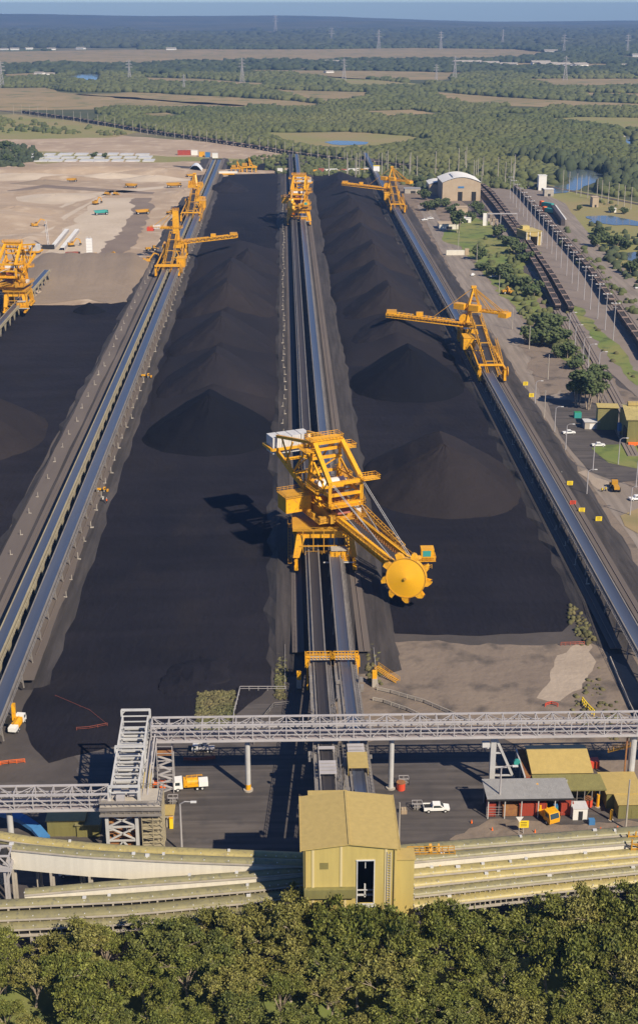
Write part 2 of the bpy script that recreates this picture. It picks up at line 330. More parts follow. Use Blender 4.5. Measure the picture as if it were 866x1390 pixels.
def mound(name, cx, cy, rx, ry, h, m, lab, z0=0, seed=0, cat='earth mound', grp=None, n=40, rings=12, ridge=False):
    rr = random.Random(seed); ph = [rr.uniform(0, 6.28) for _ in range(6)]
    rows = []
    for i in range(rings + 1):
        t = i / rings; row = []
        for k in range(n + 1):
            a = 2 * pi * (k % n) / n; wob = 1 + .08 * sin(2 * a + ph[0]) + .06 * sin(3 * a + ph[1]) + .03 * sin(7 * a + ph[2])
            x = cos(a) * rx * t * wob; y = sin(a) * ry * t * wob
            zz = h * (1 - t) ** 1.0 if ridge else h * .5 * (1 + cos(pi * min(1, t ** 1.1)))
            zz *= 1 + .05 * sin(5 * a + ph[3] + 4 * t)
            row.append((x, y, zz - (.3 if i == rings else 0)))
        rows.append(row)
    o = MB().grid(rows[::-1]).build(name, m, smooth=not ridge, loc=(cx, cy, z0)); return o
EM = []
for i, (px, py, rx, ry, h, mt, nm) in enumerate([(120, 233, 200, 32, 8, 'sand', 0), (30, 240, 60, 30, 6, 'sandpale', 0), (225, 236, 70, 34, 9, 'sand', 0), (58, 262, 50, 26, 5, 'sand', 0), (20, 286, 40, 40, 6, 'sand', 0),
        (75, 268, 34, 40, 5, 'sandpale', 0), (-20, 300, 60, 80, 9, 'sand', 0), (210, 243, 36, 22, 6, 'sandpale', 0), (90, 242, 40, 18, 5, 'sand', 0), (30, 330, 26, 50, 5, 'sand', 0), (250, 262, 26, 60, 5, 'sand', 0), (60, 248, 30, 16, 5, 'embank', 0), (150, 240, 46, 16, 6, 'sandpale', 0)]):
    c = P(px, py); o = mound('sand_bank', c.x, c.y, rx, ry, h * .62, mt, '', .1, i + 3); o['kind'] = 'structure'
# long embankment in front of the construction pad (top crest y~356, toe y~395)
rows = []
for k in range(41):
    px = 30 + k * 4.2; a = P(px + 8, 360, 0); b = P(px, 384, 0)
    hh = 8 * min(1, k / 5, (40 - k) / 5)
    rows.append([(a.x, a.y + 16, -.1), (a.x, a.y, hh + .4 * sin(k)), (b.x, b.y - 8, max(-.1, .3 * sin(k * 2.1))), (b.x, b.y - 20, -.1)])
struct('embankment', MB().grid(rows), 'embank', True)
sheet('cut_bench', [(50, 386), (190, 386), (190, 404), (150, 412), (120, 405), (44, 412)], 'embank', .28)
sheet('forest_floor', [(-80, 92), (946, 92), (946, 290), (740, 249), (640, 236), (560, 225), (400, 206), (200, 177), (30, 150), (-80, 140)], 'forest_floor', .10, rough=0)
# ---- right-hand side
sheet('dirt_apron', [(430, 1010), (500, 872), (800, 872), (850, 905), (1000, 1120), (760, 1030), (640, 990)], 'dirt', .07)
sheet('pale_patch', [(728, 948), (752, 905), (756, 890), (800, 872), (806, 905), (790, 935), (760, 952)], 'paledirt', .10)
sheet('verge', [(548, 300), (563, 288), (620, 372), (700, 500), (780, 640), (960, 930), (880, 930), (700, 590), (640, 480)], 'brown', .06)
sheet('dirt_shoulder', [(600, 350), (640, 345), (720, 430), (790, 480), (930, 600), (1000, 760), (1000, 990), (940, 930), (780, 660), (660, 455)], 'dirt', .09)
sheet('site_road', rough=.0015, px= [(566, 278), (584, 276), (612, 318), (650, 366), (700, 420), (745, 500), (790, 580), (830, 640), (900, 700), (1010, 790), (1010, 1010), (960, 905), (860, 735), (790, 640), (735, 560), (676, 462), (620, 380)], m='road', z=.12)
sheet('roadside_dirt', [(100.5, 1475), (100.5, 250), (116, 250), (135, 500), (150, 900), (150, 1475)], 'brown', .05, world=True, rough=.003)
sheet('parking_apron', [(702, 468), (742, 462), (790, 500), (770, 522), (735, 540), (726, 520)], 'dirt', .15)
sheet('site_road', rough=.0015, px= [(740, 540), (800, 545), (880, 575), (1000, 640), (1000, 700), (880, 650), (840, 655), (800, 640), (760, 590)], m='asphalt', z=.18)
sheet('lawn', rough=.0015, px= [(803, 608), (815, 604), (866, 602), (940, 620), (940, 636), (866, 636), (826, 628)], m='grass', z=.22)
sheet('kerb_island', rough=.0015, px= [(842, 700), (866, 690), (950, 710), (950, 740), (866, 724), (848, 714)], m='drygrass', z=.22)
sheet('gravel_wedge', [(784, 641), (795, 638), (832, 656), (820, 666), (810, 663)], 'paledirt', .22)
sheet('green_verge', [(600, 322), (640, 292), (664, 300), (696, 338), (724, 385), (750, 425), (790, 478), (825, 530), (800, 520), (770, 500), (742, 462), (700, 416), (656, 366), (630, 345)], 'grass', .125)
sheet('rail_formation', rough=.0015, px= [(640, 250), (652, 246), (712, 246), (740, 262), (1010, 520), (1010, 700), (900, 570), (800, 480), (745, 405), (690, 330)], m='rballast', z=.10)
sheet('rail_side_grass', [(735, 262), (745, 250), (830, 262), (1010, 300), (1010, 505), (866, 430), (800, 330)], 'paddock', .08)
sheet('access_track', rough=.0015, px= [(740, 262), (768, 276), (790, 305), (838, 360), (900, 420), (900, 445), (840, 395), (782, 322), (752, 284)], m='road', z=.16)
sheet('trackside_grass', [(700, 330), (716, 326), (760, 390), (850, 480), (900, 560), (850, 510), (790, 440), (740, 384)], 'grass', .14)  # grass strip beside the tracks, same grass as the lawn
# coal pads
def pad(px=None, world=None, z=.06):
    return sheet('coal_pad', world or px, 'coalfloor', z, world=bool(world), rough=.004)
def wig(x0, x1, y0, y1, seed, near=None):
    rr = random.Random(seed); L = []
    ys = np.linspace(y0, y1, 30)
    for y in ys: L.append((x0 + rr.uniform(-.6, .6), y))
    for y in ys[::-1]: L.append((x1 + rr.uniform(-.6, .6), y))
    return L
L1 = P(104, 549, 1.5).x
pad(world=[(-150, 60 + 700), (-150, 300), (L1 - 2, 300), (L1 - 2, 770), (L1 - 8, 780), (-104, 772), (-120, 781), (-138, 770)])
pad(world=[(-61, 1395), (-50, 1425), (-25, 1405), (-5, 1430), (-3, 1440), (-3, 320), (-4, 285), (-14, 268), (-26, 262), (-40, 258), (-52, 252), (-58, 262), (-62, 275), (-61, 300)])
pad(world=[(27, 1440), (60, 1450), (78, 1440), (79, 325), (72, 313), (50, 311), (28, 313), (27, 330)])
sheet('coal_spill', [(100, 1000), (190, 955), (380, 955), (420, 1000), (440, 1100), (330, 1150), (190, 1140), (110, 1060)], 'asphalt', .04)
sheet('yard_asphalt', [(0, 1062), (120, 1060), (330, 1010), (600, 985), (640, 1000), (1000, 1040), (1000, 1160), (600, 1165), (-100, 1210), (-100, 1062)], 'asphalt', .03)
sheet('yard_apron', [(610, 1140), (665, 1112), (800, 1118), (930, 1110), (930, 1150), (760, 1150), (640, 1165)], 'dirt', .09)
# ---- raised berms
BZ = 1.5
def berm(x0, x1, y0, y1, name='berm', m='berm'):
    rows = []; n = 120; rr = random.Random(int(x0) + 99)
    for i in range(n + 1):
        y = y0 + (y1 - y0) * i / n; e = min(1.0, i / 3, (n - i) / 2)
        w1 = 2.2 + rr.uniform(-1, 1.8); w2 = 2.0 + rr.uniform(-.8, 1.2)
        rows.append([(x0 - w1, y, -.1), (x0 + rr.uniform(-.2, .3), y, BZ * e), (x0 + 2, y, BZ * e + .02), (x1 - 2, y, BZ * e + .02), (x1 + rr.uniform(-.3, .2), y, BZ * e), (x1 + w2, y, -.1)])
    o = MB().grid([r[::-1] for r in rows]).build(name, m); o['kind'] = 'structure'; return o
berm(L1, -59.5, 285, 1460); berm(-3, 26, 290, 1460); berm(80.5, 101, 300, 1460); berm(-172, -151, 330, 790)
# haze: one closed box of thin air, sky outside it
hz = MB().box(-9100, 9100, -60, 13700, -4.5, 175).build('haze', bpy.data.materials.new('haze')); hz['kind'] = 'stuff'
hm = hz.data.materials[0]; hm.use_nodes = True; hn = hm.node_tree
for nd in list(hn.nodes):
    if nd.type == 'BSDF_PRINCIPLED': hn.nodes.remove(nd)
pv = hn.nodes.new('ShaderNodeVolumePrincipled'); pv.inputs['Color'].default_value = (.34, .58, 1.0, 1); pv.inputs['Density'].default_value = .00009; pv.inputs['Anisotropy'].default_value = 0.2
hn.links.new(pv.outputs[0], [x for x in hn.nodes if x.type == 'OUTPUT_MATERIAL'][0].inputs['Volume'])

def vn(x, y, s, seed=0):
    x = np.asarray(x) / s; y = np.asarray(y) / s; xi = np.floor(x).astype(int); yi = np.floor(y).astype(int); fx = x - xi; fy = y - yi
    fx = fx * fx * (3 - 2 * fx); fy = fy * fy * (3 - 2 * fy)
    def h(a, b): 
        n = (a * 374761393 + b * 668265263 + seed * 974711) & 0x7fffffff; n = ((n ^ (n >> 13)) * 1274126177) & 0x7fffffff; return ((n ^ (n >> 16)) & 0xffff) / 65535.0
    return (h(xi, yi) * (1 - fx) + h(xi + 1, yi) * fx) * (1 - fy) + (h(xi, yi + 1) * (1 - fx) + h(xi + 1, yi + 1) * fx) * fy
# ================================================================ COAL PILES
def coal_pile(px, py, Rr, Hh, m, label, ridge=0, seed=0, X=None, rnd=.09):
    c = P(px, py); 
    if X is not None: c.x = X
    rr = random.Random(seed); ph = [rr.uniform(0, 6.28) for _ in range(8)]; n = 120; rings = 44; rows = []
    for i in range(rings + 1):
        t = i / rings; row = []
        for k in range(n + 1):
            a = 2 * pi * (k % n) / n
            wob = 1 + .02 * sin(2 * a + ph[0]) + .02 * sin(3 * a + ph[1]) + .006 * sin(9 * a + ph[2]) + .004 * sin(17 * a + ph[3])
            x = cos(a) * Rr * t * wob; y = sin(a) * Rr * t * wob + (ridge if sin(a) > 0 else 0) * min(1, abs(sin(a)) * 3) 
            prof = (1 - t) if t < .9 else (.1 * (1 - (t - .9) / .1) ** 1.6)
            x += .15 * sin(23 * a + 6 * t + ph[4]) * t; zz = Hh * (prof - rnd * .5 * (sqrt(1 + (t / rnd) ** 2) - t / rnd)) * (1 + .006 * sin(13 * a + 9 * t))
            zz += (float(vn(x * 1.0 + Rr * seed, y, 5.0, seed)) - .5) * .9 * min(1, t * 3) + (float(vn(x + seed * 50, y, 1.7, seed)) - .5) * .3
            row.append((x, y, zz - (.3 if i == rings else 0)))
        rows.append(row)
    o = MB().grid(rows[::-1]).build('coal_pile', m, smooth=True, loc=(c.x, c.y, .06))
    return tag(o, label, 'coal pile', 'cone shaped coal stockpiles')
# ================================================================ VEGETATION BEYOND THE YARD
def QQ(X, Y, Z=0):
    v = [X, Y, Z - CAMH + 0 * X]; dd = v[0] * _f[0] + v[1] * _f[1] + v[2] * _f[2]
    return 433 + FPX * (v[0] * _r[0] + v[1] * _r[1]) / dd, 650 - FPX * (v[0] * _u[0] + v[1] * _u[1] + v[2] * _u[2]) / dd
def inp(x, y, poly):
    c = np.zeros(len(x), bool); j = len(poly) - 1
    for i in range(len(poly)):
        xi, yi = poly[i]; xj, yj = poly[j]
        if yi != yj: c ^= ((yi > y) != (yj > y)) & (x < (xj - xi) * (y - yi) / (yj - yi) + xi)
        j = i
    return c
RAILX = [-60, 30, 200, 400, 560, 640, 740, 866, 1000]; RAILY = [146, 151, 177, 206, 225, 236, 249, 274, 300]
def scatter(y0, y1, sp, seed, side=1.0):
    xs = np.arange(-.36 * y1, .36 * y1, sp); ys = np.arange(y0, y1, sp); X, Y = np.meshgrid(xs, ys); X = X.ravel() + NR.uniform(-.5, .5, X.size) * sp * 1.1; Y = Y.ravel() + NR.uniform(-.5, .5, Y.size) * sp * 1.1
    px, py = QQ(X, Y); k = (px > -80) & (px < 946); return X[k], Y[k], px[k], py[k]
def woods(name, y0, y1, sp, r, h, m, keep, seed=0):
    X, Y, px, py = scatter(y0, y1, sp, seed); k = keep(X, Y, px, py)
    for F_ in FIELDS: k &= ~inp(px, py, F_[2])
    for W_ in WATER: k &= ~(inp(px, py, W_) | inp(px, py - 1.5, W_) | inp(px, py - 3 * (W_[0][1] > 150), W_) | inp(px, py - 5 * (W_[0][1] > 200), W_) | inp(px, py - 7.5 * (W_[0][1] > 200), W_))
    X, Y = X[k], Y[k]; n = len(X); big = .75 + .6 * vn(X, Y, sp * 6, 3)
    rx = r * NR.uniform(.7, 1.25, n) * big; rz = h * NR.uniform(.6, 1.3, n) * big
    o = blobs(name, np.stack([X, Y, rz * .35, rx, rz], 1), m); tag(o, kind='stuff'); return o
beyond = lambda px, py: py < np.interp(px, RAILX, RAILY) - 1.5
RIV = [(690, 215), (720, 205), (800, 218), (870, 236), (930, 250), (930, 275), (830, 256), (780, 262), (745, 256), (756, 240), (770, 230)]
def near_keep(X, Y, px, py):
    k = beyond(px, py) & (py < 300); left = (px < 420) & (py > 150) & (py > np.interp(px, RAILX, RAILY) - 22 - .02 * px)
    n = vn(X, Y, 160, 1) * .6 + vn(X, Y, 50, 2) * .4
    return k & (n > np.where(py < 150, .34, .17)) & ~((px < 130) & (py > 143)) & ~(inp(px, py, RIV)) & ~((py > 150) & (py < 175) & (n < .3))
def river_keep(X, Y, px, py): return inp(px, py, RIV) & (py < np.interp(px, RAILX, RAILY) - 4) 
def clump_keep(X, Y, px, py):
    return beyond(px, py) & (vn(X, Y, 220, 9) > .62) & (py < 235)
woods('mangrove_forest', 1150, 2300, 6.0, 5.0, 4.0, 'forest', near_keep, 1)
woods('mangrove_forest', 2300, 3300, 9.5, 8.0, 5.5, 'forest', near_keep, 2)
woods('riverside_mangroves', 1150, 2300, 6.5, 4.8, 8.0, 'mangrove', river_keep, 3)
def mid_keep(X, Y, px, py):
    n = vn(X, Y, 420, 5) * .6 + vn(X, Y, 120, 6) * .4
    return (n > .40)
woods('distant_woodland', 3300, 5400, 16, 13, 7.5, 'mangrove', mid_keep, 4)
def far_keep(X, Y, px, py):
    n = vn(X, Y * .5, 500, 7) * .6 + vn(X, Y, 160, 8) * .4
    return (n > .36)
woods('distant_woodland', 5400, 9000, 34, 25, 13, 'farwood', far_keep, 5)
# hills on the horizon
def hill(y0, y1, zf, seed, m='farwood', nx=90, ny=14):
    rows = []
    for j in range(ny + 1):
        t = j / ny; y = y0 + (y1 - y0) * t; row = []
        for i in range(nx + 1):
            x = -4200 + 8400 * i / nx; row.append((x, y, -1 + zf(x) * sin(pi * min(1, t * 1.15) * .5) + 6 * float(vn(x, y, 180, seed)) * t))
        rows.append(row)
    o = MB().grid(rows).build('hills', 'hillwood', smooth=True); o['kind'] = 'structure'; return o
hill(8700, 10500, lambda x: 22 + 14 * sin(x / 900 + 1) + 8 * sin(x / 370), 11)
hill(10600, 13400, lambda x: 40 + 22 * sin(x / 1500 + 2.6) + 10 * sin(x / 500 + 1) - .004 * x, 12)
# sparse scrub on the flats left of the rail line and in the right-hand corridor
def scrub(name, poly, n, r, h, m, dens=None):
    xs = [p[0] for p in poly]; ys = [p[1] for p in poly]; out = []
    px = NR.uniform(min(xs), max(xs), n); py = NR.uniform(min(ys), max(ys), n); k = inp(px, py, poly)
    for a, b in zip(px[k], py[k]):
        p = P(a, b); s = NR.uniform(.5, 1.3); out.append((p.x, p.y, h * s * .3, r * s, h * s))
    if out: tag(blobs(name, out, m), kind='stuff')
scrub('low_scrub', [(-60, 196), (40, 196), (60, 214), (30, 226), (-60, 228)], 500, 3.2, 3.0, 'mangrove')
scrub('low_scrub', [(370, 228), (480, 228), (540, 236), (520, 240), (380, 237)], 700, 3.0, 2.6, 'forest')
scrub('low_scrub', [(340, 214), (400, 208), (440, 226), (350, 232), (300, 226)], 260, 2.6, 2.6, 'forest')
scrub('low_scrub', [(400, 212), (560, 228), (700, 244), (740, 258), (560, 252), (420, 230)], 1500, 3.2, 3.2, 'forest')
scrub('low_scrub', [(-60, 158), (20, 160), (190, 182), (160, 184), (-60, 178)], 260, 4, 3.5, 'forest')
scrub('berm_weeds', [(372, 950), (382, 760), (386, 560), (389, 400), (394, 400), (394, 560), (391, 760), (388, 950)], 2600, .5, .4, 'drybush')
scrub('berm_weeds', [(500, 930), (478, 700), (455, 500), (438, 400), (445, 400), (468, 520), (492, 700), (520, 930)], 3800, .6, .5, 'drybush')
scrub('berm_weeds', [(262, 1000), (268, 940), (320, 938), (318, 975), (290, 1000)], 1500, .38, .3, 'drybush')
scrub('berm_weeds', [(770, 840), (776, 815), (800, 850), (812, 872), (790, 880)], 160, .7, .7, 'drybush')
scrub('berm_weeds', [(770, 960), (790, 930), (815, 905), (840, 960), (860, 1010), (800, 1000)], 200, .6, .4, 'drybush')
scrub('berm_weeds', [(640, 440), (655, 455), (730, 570), (800, 680), (866, 790), (866, 830), (780, 700), (690, 560)], 500, .7, .4, 'drybush')
scrub('verge_scrub', [(768, 300), (790, 330), (850, 400), (900, 440), (900, 470), (830, 410), (760, 330)], 420, 2.2, 2.0, 'forest')
scrub('verge_scrub', [(640, 330), (680, 316), (712, 372), (750, 420), (790, 478), (760, 490), (735, 470), (700, 415), (660, 370)], 420, 2.0, 2.0, 'forest')
scrub('verge_scrub', [(700, 325), (716, 322), (770, 396), (850, 480), (870, 530), (840, 500), (780, 440)], 160, 1.2, 1.0, 'drybush')
scrub('verge_scrub', [(800, 300), (866, 320), (930, 340), (930, 440), (866, 400), (820, 350)], 380, 2.6, 2.6, 'mangrove')
scrub('verge_scrub', [(560, 240), (640, 240), (650, 250), (600, 262), (565, 262)], 120, 2.8, 2.8, 'mangrove')
scrub('verge_scrub', [(800, 270), (930, 290), (930, 300), (830, 285)], 60, 2.5, 2.4, 'forest')

# ================================================================ COAL PILES
FL = 'large %s cone of coal %s'
coal_pile(545, 525, 25, 17.5, 'coal_dark', 'darkest cone of coal under the boom tip of the right-hand stacker', 10, 1, X=53)
coal_pile(532, 470, 24, 15, 'coal_mid', 'brownish cone of coal directly behind the darkest cone on the right pad', 14, 2, X=53)
for i, (py, h, lab) in enumerate([(436, 18, 'third cone of coal from the front in the right pad row'), (404, 18, 'fourth cone of coal from the front in the right pad row'),
        (372, 18, 'fifth cone of coal from the front in the right pad row'), (345, 18, 'sixth cone of coal from the front in the right pad row'), (318, 17, 'broad low cone of coal left of the far right stacker'),
        (296, 15, 'small far cone of coal behind the broad low one on the right pad')]):
    coal_pile(500, py, 27, h + 1.5, ('coal_brown', 'coal_mid')[i % 2], lab, 16, 10 + i, X=52.5 + (-1) ** i * 1.5)
coal_pile(500, 262, 24, 12, 'coalfloor', 'farthest coal heap at the end of the right pad', 40, 18, X=48)
coal_pile(590, 664, 28.5, 18.5, 'coal_brown', 'nearest rounded brown coal heap on the right pad beside the big reclaimer', 14, 19, X=53, rnd=.26)
coal_pile(285, 592, 25, 17, 'coal_dark', 'dark near cone of coal at the front of the middle pad', 8, 21, X=-29)
coal_pile(300, 536, 28, 19, 'coal_mid', 'wide cone of coal rising behind the dark near cone on the middle pad', 12, 22, X=-29)
coal_pile(300, 480, 27, 19, 'coal_mid', 'third cone of coal back along the middle pad', 12, 23, X=-30)
coal_pile(310, 432, 28, 20, 'coal_brown', 'tall brownish cone of coal halfway along the middle pad', 14, 24, X=-30)
coal_pile(310, 400, 27, 20, 'coal_mid', 'cone of coal below the end of the left stacker boom', 14, 25, X=-30)
coal_pile(325, 372, 22, 15, 'coal_mid', 'smaller cone of coal just beyond the left stacker boom end', 10, 26, X=-22)
coal_pile(318, 258, 20, 9, 'coalfloor', 'low ragged coal heap at the far end of the middle pad', 10, 27, X=-50)
coal_pile(0, 600, 29, 19, 'coal_brown', 'brown cone of coal at the left edge of the photo', 14, 31, X=-121)
coal_pile(0, 705, 27, 16, 'coal_mid', 'nearest cone of coal cut by the left edge of the photo', 8, 32, X=-122)
coal_pile(122, 422, 9, 5, 'coal_dark', 'little black coal mound against the sandy embankment', 0, 33)

def bank(name, X, y0, y1, hw, hh, m, label, seed):
    rows = []; n = int((y1 - y0) / 5)
    for i in range(n + 1):
        y = y0 + (y1 - y0) * i / n; e = min(1, i / 4, (n - i) / 4); row = []
        for k in range(25):
            u = -1 + k / 12; z = hh * e * (1 - abs(u)) ** .9 * (1 + .25 * (float(vn(y, seed * 7.0, 30, seed)) - .5)) + (float(vn(u * 30 + seed, y, 6, seed)) - .5) * 1.0 * (1 - abs(u)) - (.3 if k in (0, 24) or i in (0, n) else 0)
            row.append((X + u * hw * (1 + .05 * sin(y / 17)), y, .06 + z))
        rows.append(row[::-1])
    tag(MB().grid(rows).build(name, m, smooth=True), label, 'coal pile')
bank('coal_bank', 52.5, 585, 1270, 26.5, 9.5, 'coal_mid', 'long low ridge of coal joining the cones on the right pad', 3)
bank('coal_bank', -29.5, 500, 900, 27, 8.5, 'coal_mid', 'long low ridge of coal joining the cones on the middle pad', 4)
for px_, py_, r_, h_, lab_ in [(262, 925, 7, 2.0, 'ragged low coal heap near the weeds at the front of the middle pad'), (244, 934, 5, 1.5, 'smaller ragged coal heap left of the other near the weeds'), (285, 915, 6, 1.6, 'ragged coal heap farthest back near the weeds')]:
    coal_pile(px_, py_, r_, h_, 'coalfloor', lab_, r_ * .6, int(px_), rnd=.4)
# ================================================================ LONG CONVEYORS
def conveyor(name, X, y0, y1, zb, wbelt, beltm, framem, label, kind='thin', step=12.0, gz=BZ, right=1, walk=True):
    t = thing(name, label, 'conveyor', (X, y0, 0), 0, 'long yard conveyors on trestles'); L = y1 - y0; h = wbelt / 2
    b = MB(); b.grid([[(x, y, z) for x, z in ((-h, zb + .28), (-h * .5, zb), (h * .5, zb), (h, zb + .28))][::-1] for y in np.linspace(0, L, 30)]); b.build('belt', beltm, t, True)
    f = MB()
    for s in (-1, 1): f.box(s * (h + .25) - .16, s * (h + .25) + .16, 0, L, zb - .75, zb + .35)
    f.box(-h - .1, h + .1, 0, L, zb - .5, zb - .42)
    f.build('side_frame', framem, t)
    if walk:
        wv = MB(); wx = right * (h + .8); wv.box(min(wx - .3, wx + .3), max(wx - .3, wx + .3), 0, L, zb - .55, zb - .47)
        wv.rail([(wx + right * .45, 0, zb - .5), (wx + right * .45, L, zb - .5)], 1.1, .07, 3.0); wv.build('walkway', framem, t)
    n = int(L / step); tr = None
    if n > 99: step = L / 99; n = 99
    for i in range(n + 1):
        if tr is None:
            q = MB()
            if kind == 'wedge':
                for s in (-1, 1):
                    x = s * (h + .25); vs = [(x - .12, -step * .30, zb - .75), (x - .12, step * .30, zb - .75), (x - .12, .45, gz), (x - .12, -.45, gz)]
                    q.add(vs + [(a + .24, b2, c) for a, b2, c in vs], [(3, 2, 1, 0), (4, 5, 6, 7), (0, 1, 5, 4), (1, 2, 6, 5), (2, 3, 7, 6), (3, 0, 4, 7)])
                q.bar((-h - .2, 0, gz + 2), (h + .2, 0, gz + 2), .2)
            else:
                for s in (-1, 1): q.bar((s * (h + .2), 0, zb - .7), (s * (h + .6), 0, gz - .2), .28)
                q.bar((-h - .4, 0, gz + 1.6), (h + .4, 0, gz + 1.6), .2); q.bar((-h - .3, 0, zb - 1), (h + .5, 0, gz + 1), .14)
                for s in (-1, 1): q.bar((s * (h + .3), -step / 2, zb - .8), (s * (h + .4), 0, gz + 2.2), .14)
            tr = q.build('trestle', framem, t)
        else: dup(tr, loc=(0, step * i, 0), parent=t)
    return t
ZB = BZ + 5.0
xb = lambda px, py: P(px, py, ZB).x
conveyor('yard_conveyor', xb(67.8, 720), 240, 1385, ZB, 2.3, 'belt', 'frame_y', 'outer blue belt conveyor of the left-hand pair with triangular side supports', 'wedge', 12.2)
conveyor('yard_conveyor', xb(94.6, 720), 235, 1385, ZB, 2.8, 'belt', 'frame', 'inner blue belt conveyor of the left-hand pair, beside the middle coal pad', 'thin', 12.2)
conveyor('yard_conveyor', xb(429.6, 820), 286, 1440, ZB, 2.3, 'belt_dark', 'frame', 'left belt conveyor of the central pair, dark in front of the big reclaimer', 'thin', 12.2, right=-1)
conveyor('yard_conveyor', xb(460.5, 820), 286, 1440, ZB, 2.5, 'belt', 'frame', 'right blue belt conveyor of the central pair running under the big reclaimer', 'thin', 12.2)
conveyor('yard_conveyor', xb(817, 780), 236, 1450, ZB, 2.9, 'belt', 'frame', 'single blue belt conveyor along the right-hand coal pad', 'thin', 12.2, right=-1)
XL0 = P(20, 425, 1.5).x
conveyor('yard_conveyor', XL0 + 1.5, 330, 790, ZB, 2.6, 'belt', 'frame_y', 'short stretch of belt conveyor under the tall machine at the left edge', 'wedge', 12)
# rails and machine tracks on the berms
def track(name, X, y0, y1, z, w=.12, bed=3.0, lab=None):
    o = MB().box(X - bed / 2, X + bed / 2, y0, y1, z, z + .12).build('track_bed', 'ballast'); o['kind'] = 'structure'
    q = MB().box(X - .09, X + .09, y0, y1, z + .12, z + .35).build('crane_rail', 'rail'); tag(q, lab, 'rail', 'machine rails beside the conveyors')
RL = [P(212, 376, 1.5).x, P(243, 377, 1.5).x]; RC = [P(402, 768, 1.5).x, P(480, 768, 1.5).x]; RR_ = [P(650, 521, 1.5).x, P(684, 521, 1.5).x]
XLc, XCc, XRc = sum(RL) / 2, sum(RC) / 2, sum(RR_) / 2
for X, lab in ((RL[0], 'steel rail on the outer side of the left conveyor pair'), (RL[1], 'steel rail between the left conveyor pair and its marker posts'), (RC[0], 'steel rail left of the central conveyor pair'), (RC[1], 'steel rail right of the central conveyor pair'),
               (RR_[0], 'steel rail on the coal side of the right-hand conveyor'), (RR_[1], 'steel rail on the road side of the right-hand conveyor')):
    track('r', X, 300, 1450, BZ + .03, lab=lab)
for xa_, xb_, ya_, yb_ in ((-64.6, -61.2, 287, 372), (L1 + .6, L1 + 6, 300, 900)):
    sheet('service_strip', [(xa_, ya_), (xa_, yb_), (xb_, yb_), (xb_, ya_)], 'ballast', BZ + .06, world=True, rough=.002)
print('X centres', XLc, XCc, XRc, RL, RC, RR_, L1)
# ================================================================ YARD MACHINES
def truss(b, a, c, w, h, n, t=.3, d=.18, floor=False):
    """box lattice girder from a to c"""
    a = Vector(a); c = Vector(c); dr = (c - a).normalized(); sx = dr.cross(Vector((0, 0, 1))).normalized() * w / 2; up = sx.cross(dr).normalized() * h
    cr = [(-1, 0), (1, 0), (1, 1), (-1, 1)]
    pt = lambda k, i, j: a.lerp(c, k / n) + sx * i + up * j
    for i, j in cr: b.bar(pt(0, i, j), pt(n, i, j), t)
    for k in range(n + 1):
        b.bar(pt(k, -1, 0), pt(k, -1, 1), d); b.bar(pt(k, 1, 0), pt(k, 1, 1), d); b.bar(pt(k, -1, 0), pt(k, 1, 0), d); b.bar(pt(k, -1, 1), pt(k, 1, 1), d)
        if k < n:
            e = k % 2
            for i in (-1, 1): b.bar(pt(k, i, e), pt(k + 1, i, 1 - e), d)
            b.bar(pt(k, -1 if e else 1, 0), pt(k + 1, 1 if e else -1, 0), d)
    return b
def bogie(par, x, y, L=5.0):
    b = MB(); b.box(x - .55, x + .55, y - L / 2, y + L / 2, .9, 1.7); b.box(x - .4, x + .4, y - .7, y + .7, 1.7, 3.0)
    o = b.build('bogie', 'yellow', par); w_ = MB()
    for k in range(4): yy = y - L / 2 + .7 + k * (L - 1.4) / 3; w_.cyl((x - .3, yy, .72), (x + .3, yy, .72), .52, n=12)
    w_.build('wheels', 'dark', o)
def stair(par, pts, m='yellow_b', w=1.0):
    b = MB()
    for a, c in zip(pts[:-1], pts[1:]):
        a = Vector(a); c = Vector(c); d = (c - a); sx = d.cross(Vector((0, 0, 1)));
        if sx.length < .01: continue
        sx = sx.normalized() * w / 2
        b.bar(a + sx, c + sx, .12); b.bar(a - sx, c - sx, .12); n = max(2, int(d.length / .5))
        for i in range(n): p = a.lerp(c, i / n); b.bar(p - sx, p + sx, .22, .05)
        b.rail([a + sx, c + sx], 1.0, .06, 1.5); b.rail([a - sx, c - sx], 1.0, .06, 1.5)
    return b.build('stair', m, par)
def platform(par, b, x0, x1, y0, y1, z, fr=None):
    pass
